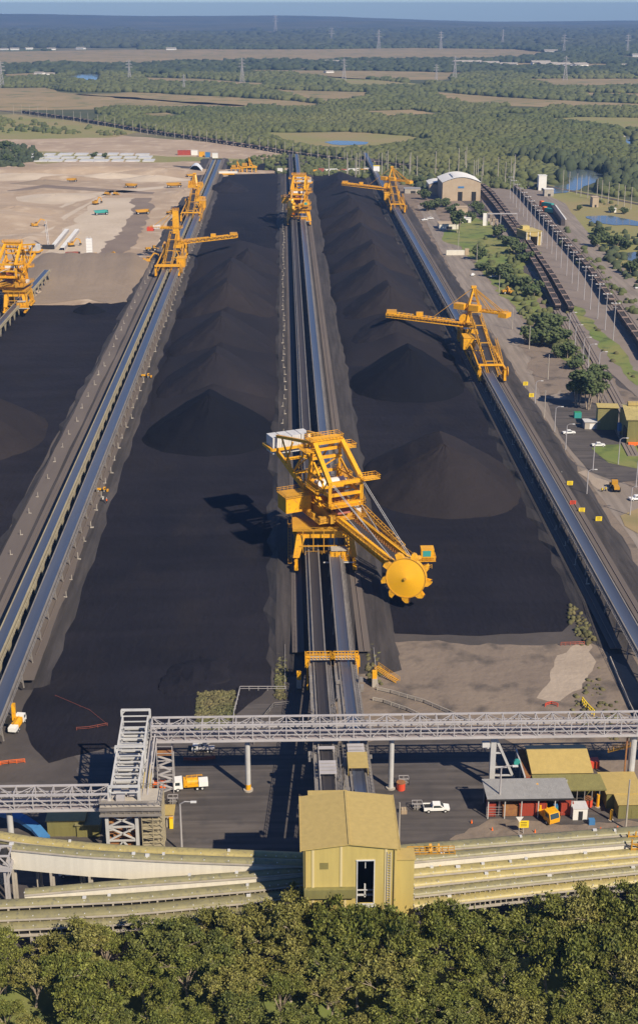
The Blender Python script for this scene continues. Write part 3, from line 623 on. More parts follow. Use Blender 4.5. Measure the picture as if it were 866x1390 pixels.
def reclaimer(cx, cy, az, label, rails, boomL=39.0, tipz=7.0, side=-1, waxis=None, wr=5.5, detail=True, mirror=1, az2=None, cwo=0.0):
    G = rails[1] - rails[0]; mx = (rails[0] + rails[1]) / 2
    t = thing('bucket_wheel_reclaimer', label, 'reclaimer', (mx, cy, BZ + .3)); ox = cx - mx
    d = Vector((az[0], az[1], 0)).normalized(); p_ = Vector((-d.y, d.x, 0)) * -1 * -1
    p_ = Vector((-d.y, d.x, 0))                      # to the right of the picture when the boom points at the camera
    d2 = Vector((az2[0], az2[1], 0)).normalized() if az2 else d; p2 = Vector((-d2.y, d2.x, 0))
    U = lambda u, v, z: Vector((ox, 0, 0)) + d2 * u + p2 * (v + (cwo if u < -12 else 0)) + Vector((0, 0, z))
    UB = lambda u, v, z: Vector((ox, 0, 0)) + d * u + p_ * v + Vector((0, 0, z))
    g2 = G / 2
    # --- portal
    b = MB()
    for x in (-g2, g2):
        for y in (-9, 9):
            b.add([(x - .9, y - 1, 3), (x + .9, y - 1, 3), (x + .9, y + 1, 3), (x - .9, y + 1, 3), (x * .82 - 1.3, y * .8 - 1.6, 9.5), (x * .82 + 1.3, y * .8 - 1.6, 9.5), (x * .82 + 1.3, y * .8 + 1.6, 9.5), (x * .82 - 1.3, y * .8 + 1.6, 9.5)], [(3, 2, 1, 0), (4, 5, 6, 7), (0, 1, 5, 4), (1, 2, 6, 5), (2, 3, 7, 6), (3, 0, 4, 7)])
            bogie(t, x, y - 2.8); bogie(t, x, y + 2.8)
        b.box(x * .82 - 1.2, x * .82 + 1.2, -7.6, 7.6, 8.3, 11.0); b.bar((x, -9, 3.3), (x, 9, 3.3), .9, 1.0)
    b.box(-g2 * .95, g2 * .95, -8.2, -5.8, 8.4, 11.0); b.box(-g2 * .95, g2 * .95, 5.8, 8.2, 8.4, 11.0)
    b.build('portal', 'yellow', t)
    b = MB(); b.box(-g2 - 1, g2 + 1, -9.5, 9.5, 11.0, 11.15)
    b.rail([(-g2 - 1, -9.5, 11.1), (g2 + 1, -9.5, 11.1), (g2 + 1, 9.5, 11.1), (-g2 - 1, 9.5, 11.1), (-g2 - 1, -9.5, 11.1)], 1.1, .08, 1.6)
    b.box(-g2 + 2.5, -g2 + 6.5, -10.4, -9.4, 4.0, 4.15); b.rail([(-g2 + 2.5, -10.4, 4.1), (g2 - 1, -10.4, 4.1)], 1.1, .08, 1.6)
    for k in range(5): b.bar((-g2 + 2 + k * 3, -9.4, 4.2), (-g2 + 2 + k * 3, -9.4, 11), .22)
    b.bar((-g2 + 1, -9.4, 6.4), (g2 - 1, -9.4, 6.4), .3); b.build('deck', 'yellow_b', t)
    stair(t, [(-g2 - 1.8, -8, .5), (-g2 - 1.8, -3, 4), (-g2 - 1.8, 2, 7.5), (-g2 - 1.8, -3, 11)])
    # control room with a white roof hung in the portal above the right belt
    b = MB(); b.box(1.2, 7.0, -14.0, -9.8, 3.6, 3.9); b.box(1.6, 6.2, -13.2, -10.2, 3.9, 6.2); b.rail([(1.2, -14, 3.9), (7, -14, 3.9), (7, -9.9, 3.9)], 1.1, .09, 1.0)
    for k in range(4): b.bar((1.4 + k * 1.8, -13.9, 3.9), (1.4 + k * 1.8, -13.9, 6.6), .16)
    o = b.build('service_cabin', 'yellow', t); MB().box(1.6, 6.0, -13.6, -10.4, 6.5, 6.7).build('roof', 'concrete', o)
    MB().box(-.6, 8.2, -14.5, -14.2, 3.2, 3.5).build('bumper_beam', 'steel', t)
    # --- slewing ring and superstructure
    b = MB(); b.cyl(U(0, 0, 11), U(0, 0, 13.4), 4.6, n=24); b.cyl(U(0, 0, 12), U(0, 0, 12.5), 5.6, n=24); b.build('slewing_ring', 'yellow_b', t)
    b = MB(); b.bar(U(-10, -4.2, 14.5), U(9, -4.2, 14.5), 1.1, 2.2); b.bar(U(-10, 4.2, 14.5), U(9, 4.2, 14.5), 1.1, 2.2); b.bar(U(-8, -4.2, 14.5), U(-8, 4.2, 14.5), 1.2, 2); b.bar(U(6, -4.2, 14.5), U(6, 4.2, 14.5), 1.2, 2)
    b.add([U(-10, -8, 13.4), U(8, -8, 13.4), U(8, 8, 13.4), U(-10, 8, 13.4), U(-10, -8, 13.6), U(8, -8, 13.6), U(8, 8, 13.6), U(-10, 8, 13.6)], [(0, 1, 2, 3), (7, 6, 5, 4), (0, 4, 5, 1), (1, 5, 6, 2), (2, 6, 7, 3), (3, 7, 4, 0)])
    b.rail([U(-10, -8, 13.6), U(8, -8, 13.6), U(8, 8, 13.6), U(-10, 8, 13.6), U(-10, -8, 13.6)], 1.1, .09, 1.4); b.build('upper_deck', 'yellow_b', t)
    MT = 34.0; FT = 25.5; fu = 9.0
    b = MB()                                           # mast: rear V legs, front inclined struts, ring beams
    for v in (-4.3, 4.3):
        b.bar(U(0, v * .5, 14), U(-6, v * 1.15, FT - 4), .95); b.bar(U(-6, v * 1.15, FT - 4), U(-4, v, MT), .8)
        b.bar(U(2, v * .5, 14), U(fu, v * 1.15, FT - 3.5), .9)
        b.bar(U(fu, v * 1.15, FT), U(-3.2, v, MT), 1.25, 1.25); b.bar(U(fu, v * 1.15, FT - 6.5), U(fu, v * 1.15, FT + .6), .9)
        b.bar(U(-8, v * 1.15, 15), U(-6, v * 1.15, FT - 4), .7)
        b.bar(U(-6, v * 1.15, FT - 3.7), U(fu, v * 1.15, FT - 3.7), .8); b.bar(U(0, v * .5, 14), U(fu, v * 1.15, FT - 6.3), .7)
        b.bar(U(-3.6, v, MT - 6), U(fu - 3, v * 1.1, FT - 3.7), .5)
        for k in (0, 1, 2): b.bar(U(-5 + k * 4.5, v * 1.15, FT - 3.7), U(-2.6 + k * 4.5, v * 1.1, FT + 1.5 - k), .28)
    for u, z, th_ in ((-4, MT, 1.1), (-4.4, MT - 5, .8), (-5.2, MT - 9.5, .8), (fu, FT, 1.0), (fu, FT - 3.5, .8), (fu, FT - 6.5, 1.0), (-6, FT - 4, .8), (1.5, FT - 3.7, .7)): b.bar(U(u, -4.9, z), U(u, 4.9, z), th_)
    for k in range(2): b.bar(U(-4.6, -4.6, MT - 9.5 + k * 5), U(-4.2, 4.6, MT - 5 + k * 5), .35)
    b.bar(U(-4, -4.6, MT + .3), U(-4, 4.6, MT + .3), 3.0, 1.6); b.bar(U(-4.4, -4.6, MT - 2.4), U(-4.4, 4.6, MT - 2.4), 1.2, .9)
    for v in (-5, 5):
        b.bar(U(-7, v * .9, 15), U(-5.5, v * .9, MT - 8), .6); b.bar(U(-7, v * .9, 17), U(3, v * .9, 21), .5); b.bar(U(4, v * .9, 15), U(-5.5, v * .9, 20), .5); b.bar(U(-5.6, v * .9, 24.5), U(4, v * .95, 24.5), .45)
    b.build('mast', 'yellow', t)
    for u0, u1, v0, v1, z in ((-6.5, -2.2, -6.0, 4.6, MT + .8), (-5, -1, 4.6, 8.2, MT - 2.2), (-6.4, -1, -8.0, -5, MT - 2.0), (fu - 1.5, fu + 2, 4.6, 10, FT + .2), (fu - 2, fu + 1.6, -5.5, 5, FT - 7), (-9, -5, 6, 9, FT - 4), (0, 6, 5.4, 7.6, FT - 3.9), (-3, 5, -7.4, -5.3, FT - 4)):
        q = [U(u0, v0, z), U(u1, v0, z), U(u1, v1, z), U(u0, v1, z)]; b = MB()
        b.add(q + [x + Vector((0, 0, .15)) for x in q], [(0, 1, 2, 3), (7, 6, 5, 4), (0, 4, 5, 1), (1, 5, 6, 2), (2, 6, 7, 3), (3, 7, 4, 0)]); b.rail(q + [q[0]], 1.25, .11, 1.0); b.build('access_platform', 'yellow', t)
    stair(t, [U(-9, -6.5, 13.6), U(-3, -6.5, 17.5), U(-9, -6.5, 21.5), U(-6.4, -6.8, MT - 2)]); stair(t, [U(3, 6.4, 13.6), U(8, 6.4, 18), U(3, 6.4, FT - 3.8)])
    b = MB(); b.cyl(U(-1.8, -4.4, 21.3), U(-1.8, 4.4, 21.3), 1.9, n=20); b.cyl(U(-1.8, 4.4, 21.3), U(-1.8, 5.2, 21.3), 1.0, n=14); b.build('winch_drum', 'lightgrey', t, False)
    b = MB()
    for u, v, z, sx_, sy_, sz_ in ((-8, 3, 14.6, 2.5, 2, 2), (-8, -1, 14.8, 2, 3, 2.4), (4, 6, 14.5, 2.4, 1.6, 1.9), (-3, 6.6, 14.5, 2, 1.4, 1.8), (7, -6.5, 14.4, 1.6, 2, 1.7), (2, -7, 14.3, 2.4, 1.2, 1.4)):
        p0 = U(u, v, z); o = MB().cb(p0.x, p0.y, p0.z, sx_, sy_, sz_, math.atan2(d2.y, d2.x)).build('machinery_box', R.choice(['yellow_b', 'lightgrey', 'yellow']), t)
    for k in range(3):
        z = 17.5 + k * 3.1; b.rail([U(-8, -5, z), U(-8, 5, z), U(-3, 5.4, z)], 1.1, .09, 1.2); b.bar(U(-8, -5, z), U(-8, 5, z), .25); b.bar(U(-8, -5.2, z - 3), U(-8, -5.2, z), .3); b.bar(U(-8, 5.2, z - 3), U(-8, 5.2, z), .3)
    b.build('rear_gangway', 'yellow_b', t)
    b = MB(); b.add([U(3, -2, 17.5), U(8, -2, 15.5), U(8, 2, 15.5), U(3, 2, 17.5), U(3, -1.4, 21), U(6, -1.4, 21), U(6, 1.4, 21), U(3, 1.4, 21)], [(0, 1, 2, 3), (7, 6, 5, 4), (0, 4, 5, 1), (1, 5, 6, 2), (2, 6, 7, 3), (3, 7, 4, 0)]); b.build('chute', 'redsteel', t)
    # --- counterweight boom and blocks
    CU = -26.5; CZ = 27.5; b = MB()
    for v in (-3.6, 3.6):
        b.bar(U(-4, v, MT - .3), U(CU + 3, v * 1.4, CZ + 3.2), .75, .9); b.bar(U(-1, v * .9, 14.5), U(-15, v, 21.5), 1.0, 1.4); b.bar(U(-15, v, 21.5), U(CU, v * 1.4, CZ - .8), .95, 1.3)
        b.bar(U(-15, v, 21.5), U(-8, v, MT - 1.5), .45); b.bar(U(-19, v * 1.1, 23.6), U(-14, v * 1.1, CZ + 4), .4); b.bar(U(-15, v, 21.5), U(-21, v * 1.25, CZ + 3.4), .4)
    for u, z in ((-8, 18), (-15, 21.5), (-20, 24.3)): b.bar(U(u, -4, z), U(u, 4, z), .7)
    b.bar(U(-8, -4, 18), U(-15, 4, 21.5), .35); b.bar(U(-15, -4, 21.5), U(-20, 4, 24.3), .35)
    b.build('counterweight_boom', 'yellow', t)
    b = MB()
    q = [U(CU - 3.4, -6.9, CZ - .9), U(CU + 3.4, -6.9, CZ - .9), U(CU + 3.4, 6.9, CZ - .9), U(CU - 3.4, 6.9, CZ - .9)]
    for i in range(4): b.bar(q[i], q[(i + 1) % 4], .6, .8)
    b.build('cradle', 'yellow', t)
    for k in range(4):
        v0 = -6.2 + k * 3.15; b = MB(); q = [U(CU - 2.6, v0, CZ - 2.6), U(CU + 2.6, v0, CZ - 2.6), U(CU + 2.6, v0 + 2.9, CZ - 2.6), U(CU - 2.6, v0 + 2.9, CZ - 2.6)]
        b.add(q + [x + Vector((0, 0, 5.2)) for x in q], [(0, 1, 2, 3), (7, 6, 5, 4), (0, 4, 5, 1), (1, 5, 6, 2), (2, 6, 7, 3), (3, 7, 4, 0)])
        for r_ in (.7, 1.45, 2.2): b.bar(U(CU + 2.66, v0 + r_, CZ - 2.5), U(CU + 2.66, v0 + r_, CZ + 2.5), .12)
        b.build('counterweight', 'lightgrey', t)
    # --- electrical house
    b = MB(); q = [U(-9, -13.5, 13.8), U(-2.8, -13.5, 13.8), U(-2.8, -5.6, 13.8), U(-9, -5.6, 13.8)]
    b.add(q + [x + Vector((0, 0, 4.6)) for x in q], [(0, 1, 2, 3), (7, 6, 5, 4), (0, 4, 5, 1), (1, 5, 6, 2), (2, 6, 7, 3), (3, 7, 4, 0)])
    o = b.build('electrical_house', 'yellow', t); b = MB(); q2 = [x + Vector((0, 0, 4.62)) for x in (U(-9.3, -13.8, 13.8), U(-2.5, -13.8, 13.8), U(-2.5, -5.3, 13.8), U(-9.3, -5.3, 13.8))]
    b.add(q2 + [x + Vector((0, 0, .25)) for x in q2], [(0, 1, 2, 3), (7, 6, 5, 4), (0, 4, 5, 1), (1, 5, 6, 2), (2, 6, 7, 3), (3, 7, 4, 0)]); b.rail([x + Vector((0, 0, .25)) for x in q2 + [q2[0]]], 1.1, .09, 1.1); b.build('roof', 'yellow_b', o)
    # --- boom
    rz_, tz = 14.6, tipz
    bp = lambda u, v, dz=0: UB(u, v, rz_ + (tz - rz_) * (u + 2) / (boomL + 2) + dz)
    b = MB()
    for v in (-2.4, 2.4):
        b.bar(bp(-2, v), bp(boomL - 3, v), .4, 2.9)
        for k in range(16): u = 1 + k * (boomL - 6) / 15; b.bar(bp(u, v - .3 * (1 if v > 0 else -1) * -1, -1.1), bp(u, v - .3 * (1 if v > 0 else -1) * -1, 1.15), .18)
    for k in range(12): u = -1 + k * (boomL - 3) / 11; b.bar(bp(u, -2.4, -1), bp(u, 2.4, -1), .3)
    for v in (-2.65, 2.65):
        b.bar(bp(-2, v, 1.45), bp(boomL - 3, v, 1.45), .9, .25); b.bar(bp(-2, v, -1.45), bp(boomL - 3, v, -1.45), .9, .25)
    b.build('boom', 'yellow', t)
    b = MB(); q = [bp(-1, -1.1, .5), bp(boomL - 3, -1.1, .5), bp(boomL - 3, 1.1, .5), bp(-1, 1.1, .5)]; b.poly(q[::-1]); b.build('boom_belt', 'belt_dark', t)
    b = MB()
    for k in range(34):
        u = 1 + k * (boomL - 5) / 33
        for v in (-1.5, 1.5): b.bar(bp(u, v, .3), bp(u, v, 1.1), .28)
        b.bar(bp(u, -1.7, .25), bp(u, 1.7, .25), .22)
    b.build('idler_frames', 'rust', t)
    b = MB(); b.add([bp(-1, 2.9, .9), bp(boomL - 4, 2.9, .9), bp(boomL - 4, 4.1, .9), bp(-1, 4.1, .9)], [(3, 2, 1, 0)]); b.rail([bp(-1, 4.1, .9), bp(boomL - 4, 4.1, .9)], 1.1, .1, 1.4)
    b.add([bp(-1, -4.0, .9), bp(boomL - 8, -4.0, .9), bp(boomL - 8, -2.9, .9), bp(-1, -2.9, .9)], [(3, 2, 1, 0)]); b.rail([bp(-1, -4.0, .9), bp(boomL - 8, -4.0, .9)], 1.1, .1, 1.4)
    b.build('boom_walkway', 'yellow_b', t)
    b = MB(); truss(b, bp(0, 7.2, 1.5), bp(boomL - 12, 4.9, .3), 1.0, 1.3, 14, .2, .12); b.build('cable_truss', 'yellow_b', t)
    b = MB()
    for v in (-4.6, 4.9):
        b.bar(U(fu, v, FT), bp(boomL - 6, v * .55, 1), .11); b.bar(U(fu, v + .5, FT), bp(boomL - 5, v * .6, 1), .11)
        b.bar(U(fu, v * .8, FT - 6), bp(boomL * .52, v * .55, 1), .11)
    b.build('stay_ropes', 'steel', t)
    # --- bucket wheel
    wc = bp(boomL, side * 3.6, .2); n = Vector(waxis or (-.28, -.94, .17)).normalized() if waxis != 'side' else p_ * side
    b = MB(); b.bar(bp(boomL - 5, -3, 0), bp(boomL + .5, -3, 0), 1.0, 1.6); b.bar(bp(boomL - 5, 3, 0), bp(boomL - 1, 3, 0), 1.0, 1.6); b.cyl(wc - n * 3.2, wc, .8, n=12); b.bar(bp(boomL - 4, -3, 1), bp(boomL - 4, 3.5, 1), .9)
    b.cyl(bp(boomL - 4, 2, 2), bp(boomL - 4, 4.4, 2), .8, n=10); b.rail([bp(boomL - 6, -4, 1.4), bp(boomL + 1, -2.8, 1.4), bp(boomL + 1, 4.6, 1.4)], 1.2, .12, 1.0); b.build('boom_head', 'yellow_b', t)
    b = MB(); sx = n.cross(Vector((0, 0, 1))).normalized(); sy = n.cross(sx).normalized(); nn = 36
    ring = lambda r, o_: [wc + n * o_ + (sx * cos(2 * pi * i / nn) + sy * sin(2 * pi * i / nn)) * r for i in range(nn)]
    L_ = [ring(.45, 1.25), ring(wr * .97, .25), ring(wr, 0), ring(wr, -1.6), ring(.45, -1.7)]
    vs = sum(L_, []); fs = []
    for k in range(4): fs += [(k * nn + i, k * nn + (i + 1) % nn, (k + 1) * nn + (i + 1) % nn, (k + 1) * nn + i) for i in range(nn)]
    fs += [tuple(range(nn)), tuple(range(4 * nn, 5 * nn))]; b.add(vs, [f[::-1] for f in fs]); wh = b.build('bucket_wheel', 'yellow_disc', t)
    wh.data.update(); hub = MB().cyl(wc + n * 1.2, wc + n * 1.7, .4, n=12).build('hub', 'yellow_b', wh)
    rm = MB()
    for i in range(nn): a_ = ring(wr * .985, .3); rm.bar(a_[i], a_[(i + 1) % nn], .22)
    rm.build('rim', 'yellow_b', wh)
    for k in range(9):
        a = 2 * pi * k / 9 + .2; e = sx * cos(a) + sy * sin(a); f_ = sx * -sin(a) + sy * cos(a); c0 = wc + e * wr * .96 - n * .8; b = MB()
        vs = []
        for s_ in (-1, 1):
            o_ = n * s_ * 1.15
            vs += [c0 + o_ - f_ * 1.1, c0 + o_ + f_ * .9, c0 + o_ * .9 + e * 1.65 + f_ * .9, c0 + o_ * .8 + e * 1.75 + f_ * .1, c0 + o_ * .9 + e * 1.0 - f_ * .8]
        b.add(vs, [(0, 1, 2, 3, 4), (9, 8, 7, 6, 5), (0, 5, 6, 1), (0, 4, 9, 5), (4, 3, 8, 9), (3, 2, 7, 8)]); bk = b.build('bucket', 'yellow', wh); MB().bar(c0 + e * 1.7 + f_ * .95 - n * .9, c0 + e * 1.7 + f_ * .95 + n * .9, .22).build('cutting_lip', 'dark', wh)
    # --- driver's cab near the wheel
    c0 = bp(boomL - 4.5, 7.4, 2.6); b = MB(); b.cb(c0.x, c0.y, c0.z, 3.6, 3.0, 3.0); b.cb(c0.x, c0.y, c0.z - 1.9, 4.6, 3.8, .2); b.rail([(c0.x - 2.3, c0.y - 1.9, c0.z - 1.8), (c0.x + 2.3, c0.y - 1.9, c0.z - 1.8), (c0.x + 2.3, c0.y + 1.9, c0.z - 1.8)], 1.1, .09, 1)
    b.bar(bp(boomL - 4.5, 3, 0), Vector((c0.x, c0.y, c0.z - 2)), .5); o = b.build('cab', 'yellow', t)
    MB().box(c0.x - 1.3, c0.x + .9, c0.y - 1.56, c0.y - 1.50, c0.z - .6, c0.z + 1.1).build('window', 'teal', o)
    return t
reclaimer(13.4, 363, (.555, -.83), 'largest yellow bucket wheel reclaimer with its disc shaped wheel lowered beside the central conveyors', RC, az2=(.39, -.92), cwo=-2.5)
reclaimer(XCc + .5, 998, (-.12, -1), 'far yellow bucket wheel reclaimer standing over the central conveyors, wheel raised towards the camera', RC, boomL=28, tipz=15, waxis=(-.93, -.35, 0), wr=5.2)
XL = [P(8, 425, 1.5).x, P(36, 425, 1.5).x]
reclaimer(sum(XL) / 2 - 2, 704, (-.93, -.35), 'tall yellow reclaimer cut off by the left edge of the photo', XL, boomL=40, tipz=8, az2=(-.15, -1))

def stacker(name, label, X, Y0, G, boom, boomz, cwv, style=0, boomw=1.8, mastz=28.0, cross=True):
    """travelling stacker: front legs at y=0, tripper belt rising away, slewing column at y=SL"""
    t = thing(name, label, 'stacker', (X, Y0, BZ + .3)); g2 = G / 2; SL = 66.0
    b = MB()
    for x in (-g2, g2):
        b.box(x - .5, x + .5, -.6, .6, 1.5, 6.2); b.box(x - .5, x + .5, 3.4, 4.6, 1.5, 6.2); b.box(x - .45, x + .45, -.6, 4.6, 5.4, 6.3); bogie(t, x, 2.0, 6.0)
        b.bar((x, 4.6, 5.8), (x * .8, SL - 7, 9), .6, .8)
        b.box(x - .8, x + .8, SL - 8, SL + 8, 7.2, 9.4)
        for y in (SL - 7, SL + 7): b.box(x - .7, x + .7, y - .8, y + .8, 1.5, 7.4); bogie(t, x, y, 6.0)
    if style == 1: b.box(-g2 - .5, g2 + .5, -.5, .5, 6.3, 7.3)
    b.box(-g2, g2, 3.4, 4.4, 6.3, 7.1); b.box(-g2, g2, SL - 8, SL - 6, 7.4, 9.4); b.box(-g2, g2, SL + 6, SL + 8, 7.4, 9.4)
    for y, z in ((18, 7.5), (34, 10), (50, 12.5)):
        for x in (-g2, g2): b.bar((x, y, 1), (x * .45, y, z), .45); b.bar((x, y - 6, 1), (x * .7, y, z * .6), .3)
        b.bar((-g2 * .7, y, z * .55), (g2 * .7, y, z * .55), .35)
    for x in (-g2, g2): b.bar((x, 3, 1.4), (x, SL - 8, 1.4), .5, .6)
    b.build('portal', 'yellow', t)
    # tripper
    b = MB(); tp = lambda y, x, dz=0: Vector((x, y, 3.9 + (y + 3) / (SL - 8) * 12.0 + dz))
    for x in (-1.9, 1.9):
        b.bar(tp(-3, x), tp(SL - 10, x), .3, 1.3); b.rail([tp(-3, x * 1.5, .3), tp(SL - 10, x * 1.5, .3)], 1.2, .12, 2.0)
        for k in range(24): y = -2 + k * (SL - 9) / 23; b.bar(tp(y, x * 1.5, .3), tp(y, x, -.6), .2)
    for y in (4, 22, 40, SL - 12):
        for x in (-2.3, 2.3): b.bar(tp(y, x), tp(y, x, 3.0), .3)
        b.bar(tp(y, -2.4, 3.0), tp(y, 2.4, 3.0), .4)
    b.build('tripper_frame', 'yellow_b', t)
    b = MB(); b.grid([[tp(y, x, dz) for x, dz in ((1.3, .7), (.7, .45), (-.7, .45), (-1.3, .7))] for y in np.linspace(-3, SL - 9, 12)]); b.build('tripper_belt', 'belt_dark', t)
    # column
    b = MB(); b.cyl((0, SL, 9.4), (0, SL, 11), 3.6, n=20); b.box(-3, 3, SL - 4, SL + 4, 11, 11.8); b.rail([(-4, SL - 5, 11.4), (4, SL - 5, 11.4), (4, SL + 5, 11.4), (-4, SL + 5, 11.4), (-4, SL - 5, 11.4)], 1.1, .12, 1.5); b.build('slewing_ring', 'yellow_b', t)
    d = Vector((boom[0], boom[1], 0)).normalized(); L = boom[2]; pv_ = Vector((-d.y, d.x, 0)); c = Vector((0, SL, 0))
    b = MB()
    if style == 0:
        for v in (-2.2, 2.2):
            b.bar(c + pv_ * v + Vector((0, 0, 11)) + d * 2.5, c + pv_ * v * .8 + Vector((0, 0, 19.5)) + d * 1, 1.0, 1.6)
            b.bar(c + pv_ * v * .8 + Vector((0, 0, 19)) + d * 2.2, c + pv_ * v * .25 + Vector((0, 0, mastz)), .9); b.bar(c + pv_ * v * .8 + Vector((0, 0, 19)) - d * 3, c + pv_ * v * .25 + Vector((0, 0, mastz)), .9)
        for z, k in ((21.5, 1.5), (24, .9)): b.bar(c + d * k - pv_ * 1.2 + Vector((0, 0, z)), c - d * k * 1.3 + pv_ * 1.2 + Vector((0, 0, z)), .5)
        b.cyl(c + d * 3.8 - pv_ * 1.9 + Vector((0, 0, 13)), c + d * 3.8 + pv_ * 1.9 + Vector((0, 0, 13)), 2.6, n=16); b.cb(0, SL, mastz + .2, 2.4, 2.4, 1.0)
    else:
        q = [c + d * a_ + pv_ * b_ for a_, b_ in ((-1.2, -2.1), (3.0, -2.1), (3.0, 2.1), (-1.2, 2.1))]
        vs = [Vector((v.x, v.y, 9)) for v in q] + [Vector((v.x, v.y, mastz)) + (c - v) * .12 for v in q]; b.add(vs, [(3, 2, 1, 0), (4, 5, 6, 7), (0, 1, 5, 4), (1, 2, 6, 5), (2, 3, 7, 6), (3, 0, 4, 7)])
        b.rail([Vector((v.x, v.y, mastz)) for v in q + [q[0]]], 1.3, .15, 1)
        for z in range(12, int(mastz), 4): b.bar(q[0] + Vector((0, 0, z)) - d * .6, q[3] + Vector((0, 0, z)) - d * .6, .5)
    b.build('mast', 'yellow', t)
    # counter boom
    e = Vector((cwv[0], cwv[1], 0)).normalized(); CL = cwv[2]; ez = cwv[3]; ep = Vector((-e.y, e.x, 0)); b = MB()
    cc = c + Vector((0, 0, ez))
    for v in (-1.7, 1.7):
        b.bar(cc - e * (7 if style == 0 else 1) + ep * v, cc + e * CL + ep * v, .55, 1.0)
    for k in range(8): a_ = -5 + k * (CL + 4) / 7; b.bar(cc + e * a_ - ep * 1.7, cc + e * (a_ + 1.5) + ep * 1.7, .3)
    b.rail([cc - e * 5 + ep * 2.6, cc + e * CL + ep * 2.6], 1.2, .12, 1.5); b.rail([cc - e * 5 - ep * 2.6, cc + e * CL - ep * 2.6], 1.2, .12, 1.5)
    b.build('counter_boom', 'yellow', t)
    if style == 0:
        for k, (a_, s_) in enumerate(((-5.5, 3.6), (2.2, 3.4))):
            p0 = cc + e * a_ - ep * 2.4 + Vector((0, 0, .6)); b = MB(); b.cb(p0.x, p0.y, p0.z + .8, s_ * 1.5, s_, 2.7, math.atan2(e.y, e.x)); b.build('machinery_house', 'yellow', t)
    b = MB(); p0 = cc + e * (CL - .5); b.cb(p0.x, p0.y, p0.z - .6, 4.2, 5.4, 2.2, math.atan2(e.y, e.x)); b.build('counterweight', 'yellow' if style == 0 else 'redpaint', t)
    if style: b = MB(); p0 = cc + e * (CL - 4.5); b.cb(p0.x, p0.y, p0.z + .6, 4.4, 4.4, 2.0, math.atan2(e.y, e.x)); b.build('machinery_house', 'white', t)
    b = MB()
    for v in (-1.2, 1.2):
        for f in (.55, .95): b.bar(c + Vector((0, 0, mastz)) + ep * v * .3, cc + e * CL * f + ep * v, .3)
        if style == 0: b.bar(c + Vector((0, 0, mastz)) + pv_ * v * .3, c + d * L * .45 + Vector((0, 0, boomz[0] + (boomz[1] - boomz[0]) * .45 + 1.5)), .16)
    b.build('stays', 'yellow_b', t)
    # boom
    b = MB(); B = lambda f, v, dz=0: c + d * (3 + (L - 3) * f) + pv_ * v + Vector((0, 0, boomz[0] + (boomz[1] - boomz[0]) * f + dz))
    truss(b, B(0, 0, -1.2), B(1, 0, -.6), boomw * 2, 2.0, 20, .42, .26)
    b.rail([B(.02, boomw + .9), B(1, boomw + .9)], 1.2, .12, 1.4); b.add([B(0, boomw, .4), B(1, boomw, .4), B(1, boomw + 1, .4), B(0, boomw + 1, .4)], [(3, 2, 1, 0)])
    b.build('boom', 'yellow', t)
    b = MB(); b.poly([B(0, -1, .9), B(1, -1, .9), B(1, 1, .9), B(0, 1, .9)][::-1]); b.build('boom_belt', 'belt', t)
    b = MB()
    for k in range(18): b.bar(B(k / 18 + .02, -1.4, .8), B(k / 18 + .02, -1.4, 1.6), .35); b.bar(B(k / 18 + .02, -1.4, .7), B(k / 18 + .02, 1.4, .7), .25)
    b.build('idler_frames', 'frame', t)
    p0 = B(.58, 0, 2.2); b = MB(); b.cb(p0.x, p0.y, p0.z, 3.2, 2.4, 1.8, math.atan2(d.y, d.x)); b.build('boom_cabin', 'yellow', t); b = MB(); p0 = B(.93, 0, 2.0); b.cb(p0.x, p0.y, p0.z, 4.6, 2.8, 1.4, math.atan2(d.y, d.x)); b.build('boom_housing', 'yellow_b', t)
    # electrical house hung on the coal side
    b = MB(); hx = -1 if boom[0] < 0 else 1; b.cb(hx * (g2 + .2), 40, 8.2, 5.0, 9.0, 5.2); b.box(min(hx * g2 - 2.6, hx * g2 + 2.8), max(hx * g2 - 2.6, hx * g2 + 2.8), 35.3, 44.7, 10.85, 11.0)
    if style: b.v = [(v[0] * 1.0, v[1] - 22 + 0, v[2] - 2.2) for v in b.v]
    b.build('electrical_house', 'yellow', t)
    stair(t, [(g2 + 1, 8, 1), (g2 + 1, 16, 5), (g2 + 1, 24, 8), (g2 + 1, 34, 10.5)]); 
    for y in range(6, 34, 4): MB().cb(g2 - .2, y, 4 + y * .12, 1.6, 2.2, 1.8).build('drive_box', 'yellow_b', t)
    MB().cyl((g2 + 1.2, 2, 4.2), (g2 + 1.6, 2, 4.2), 2.2, n=20).build('cable_reel', 'yellow_b', t)
    return t
GR = RR_[1] - RR_[0]
st = stacker('stacker', 'yellow stacker over the right-hand conveyor with its boom reaching above the dark coal cone', XRc + .5, 551, GR, (-1, .12, 41), (10.5, 14), (.8, -.55, 17, 17.5))
o = dup(st, loc=(XRc + .3, 1044, BZ + .3), label='farthest yellow stacker on the right-hand conveyor, near the end of the coal pads')
GL = RL[1] - RL[0]
stacker('stacker', 'yellow stacker with a tall plate mast and boom stretched over the middle coal pad', XLc, 790, GL, (1, .0, 40), (10, 13.5), (-1, .05, 16, 19), 1, 1.5, 30)
stacker('stacker', 'far yellow stacker beyond the plate mast stacker on the left conveyors', XLc - .2, 1003, GL, (.08, 1, 36), (12, 15), (-.2, -1, 10, 20), 0, 1.6, 28)
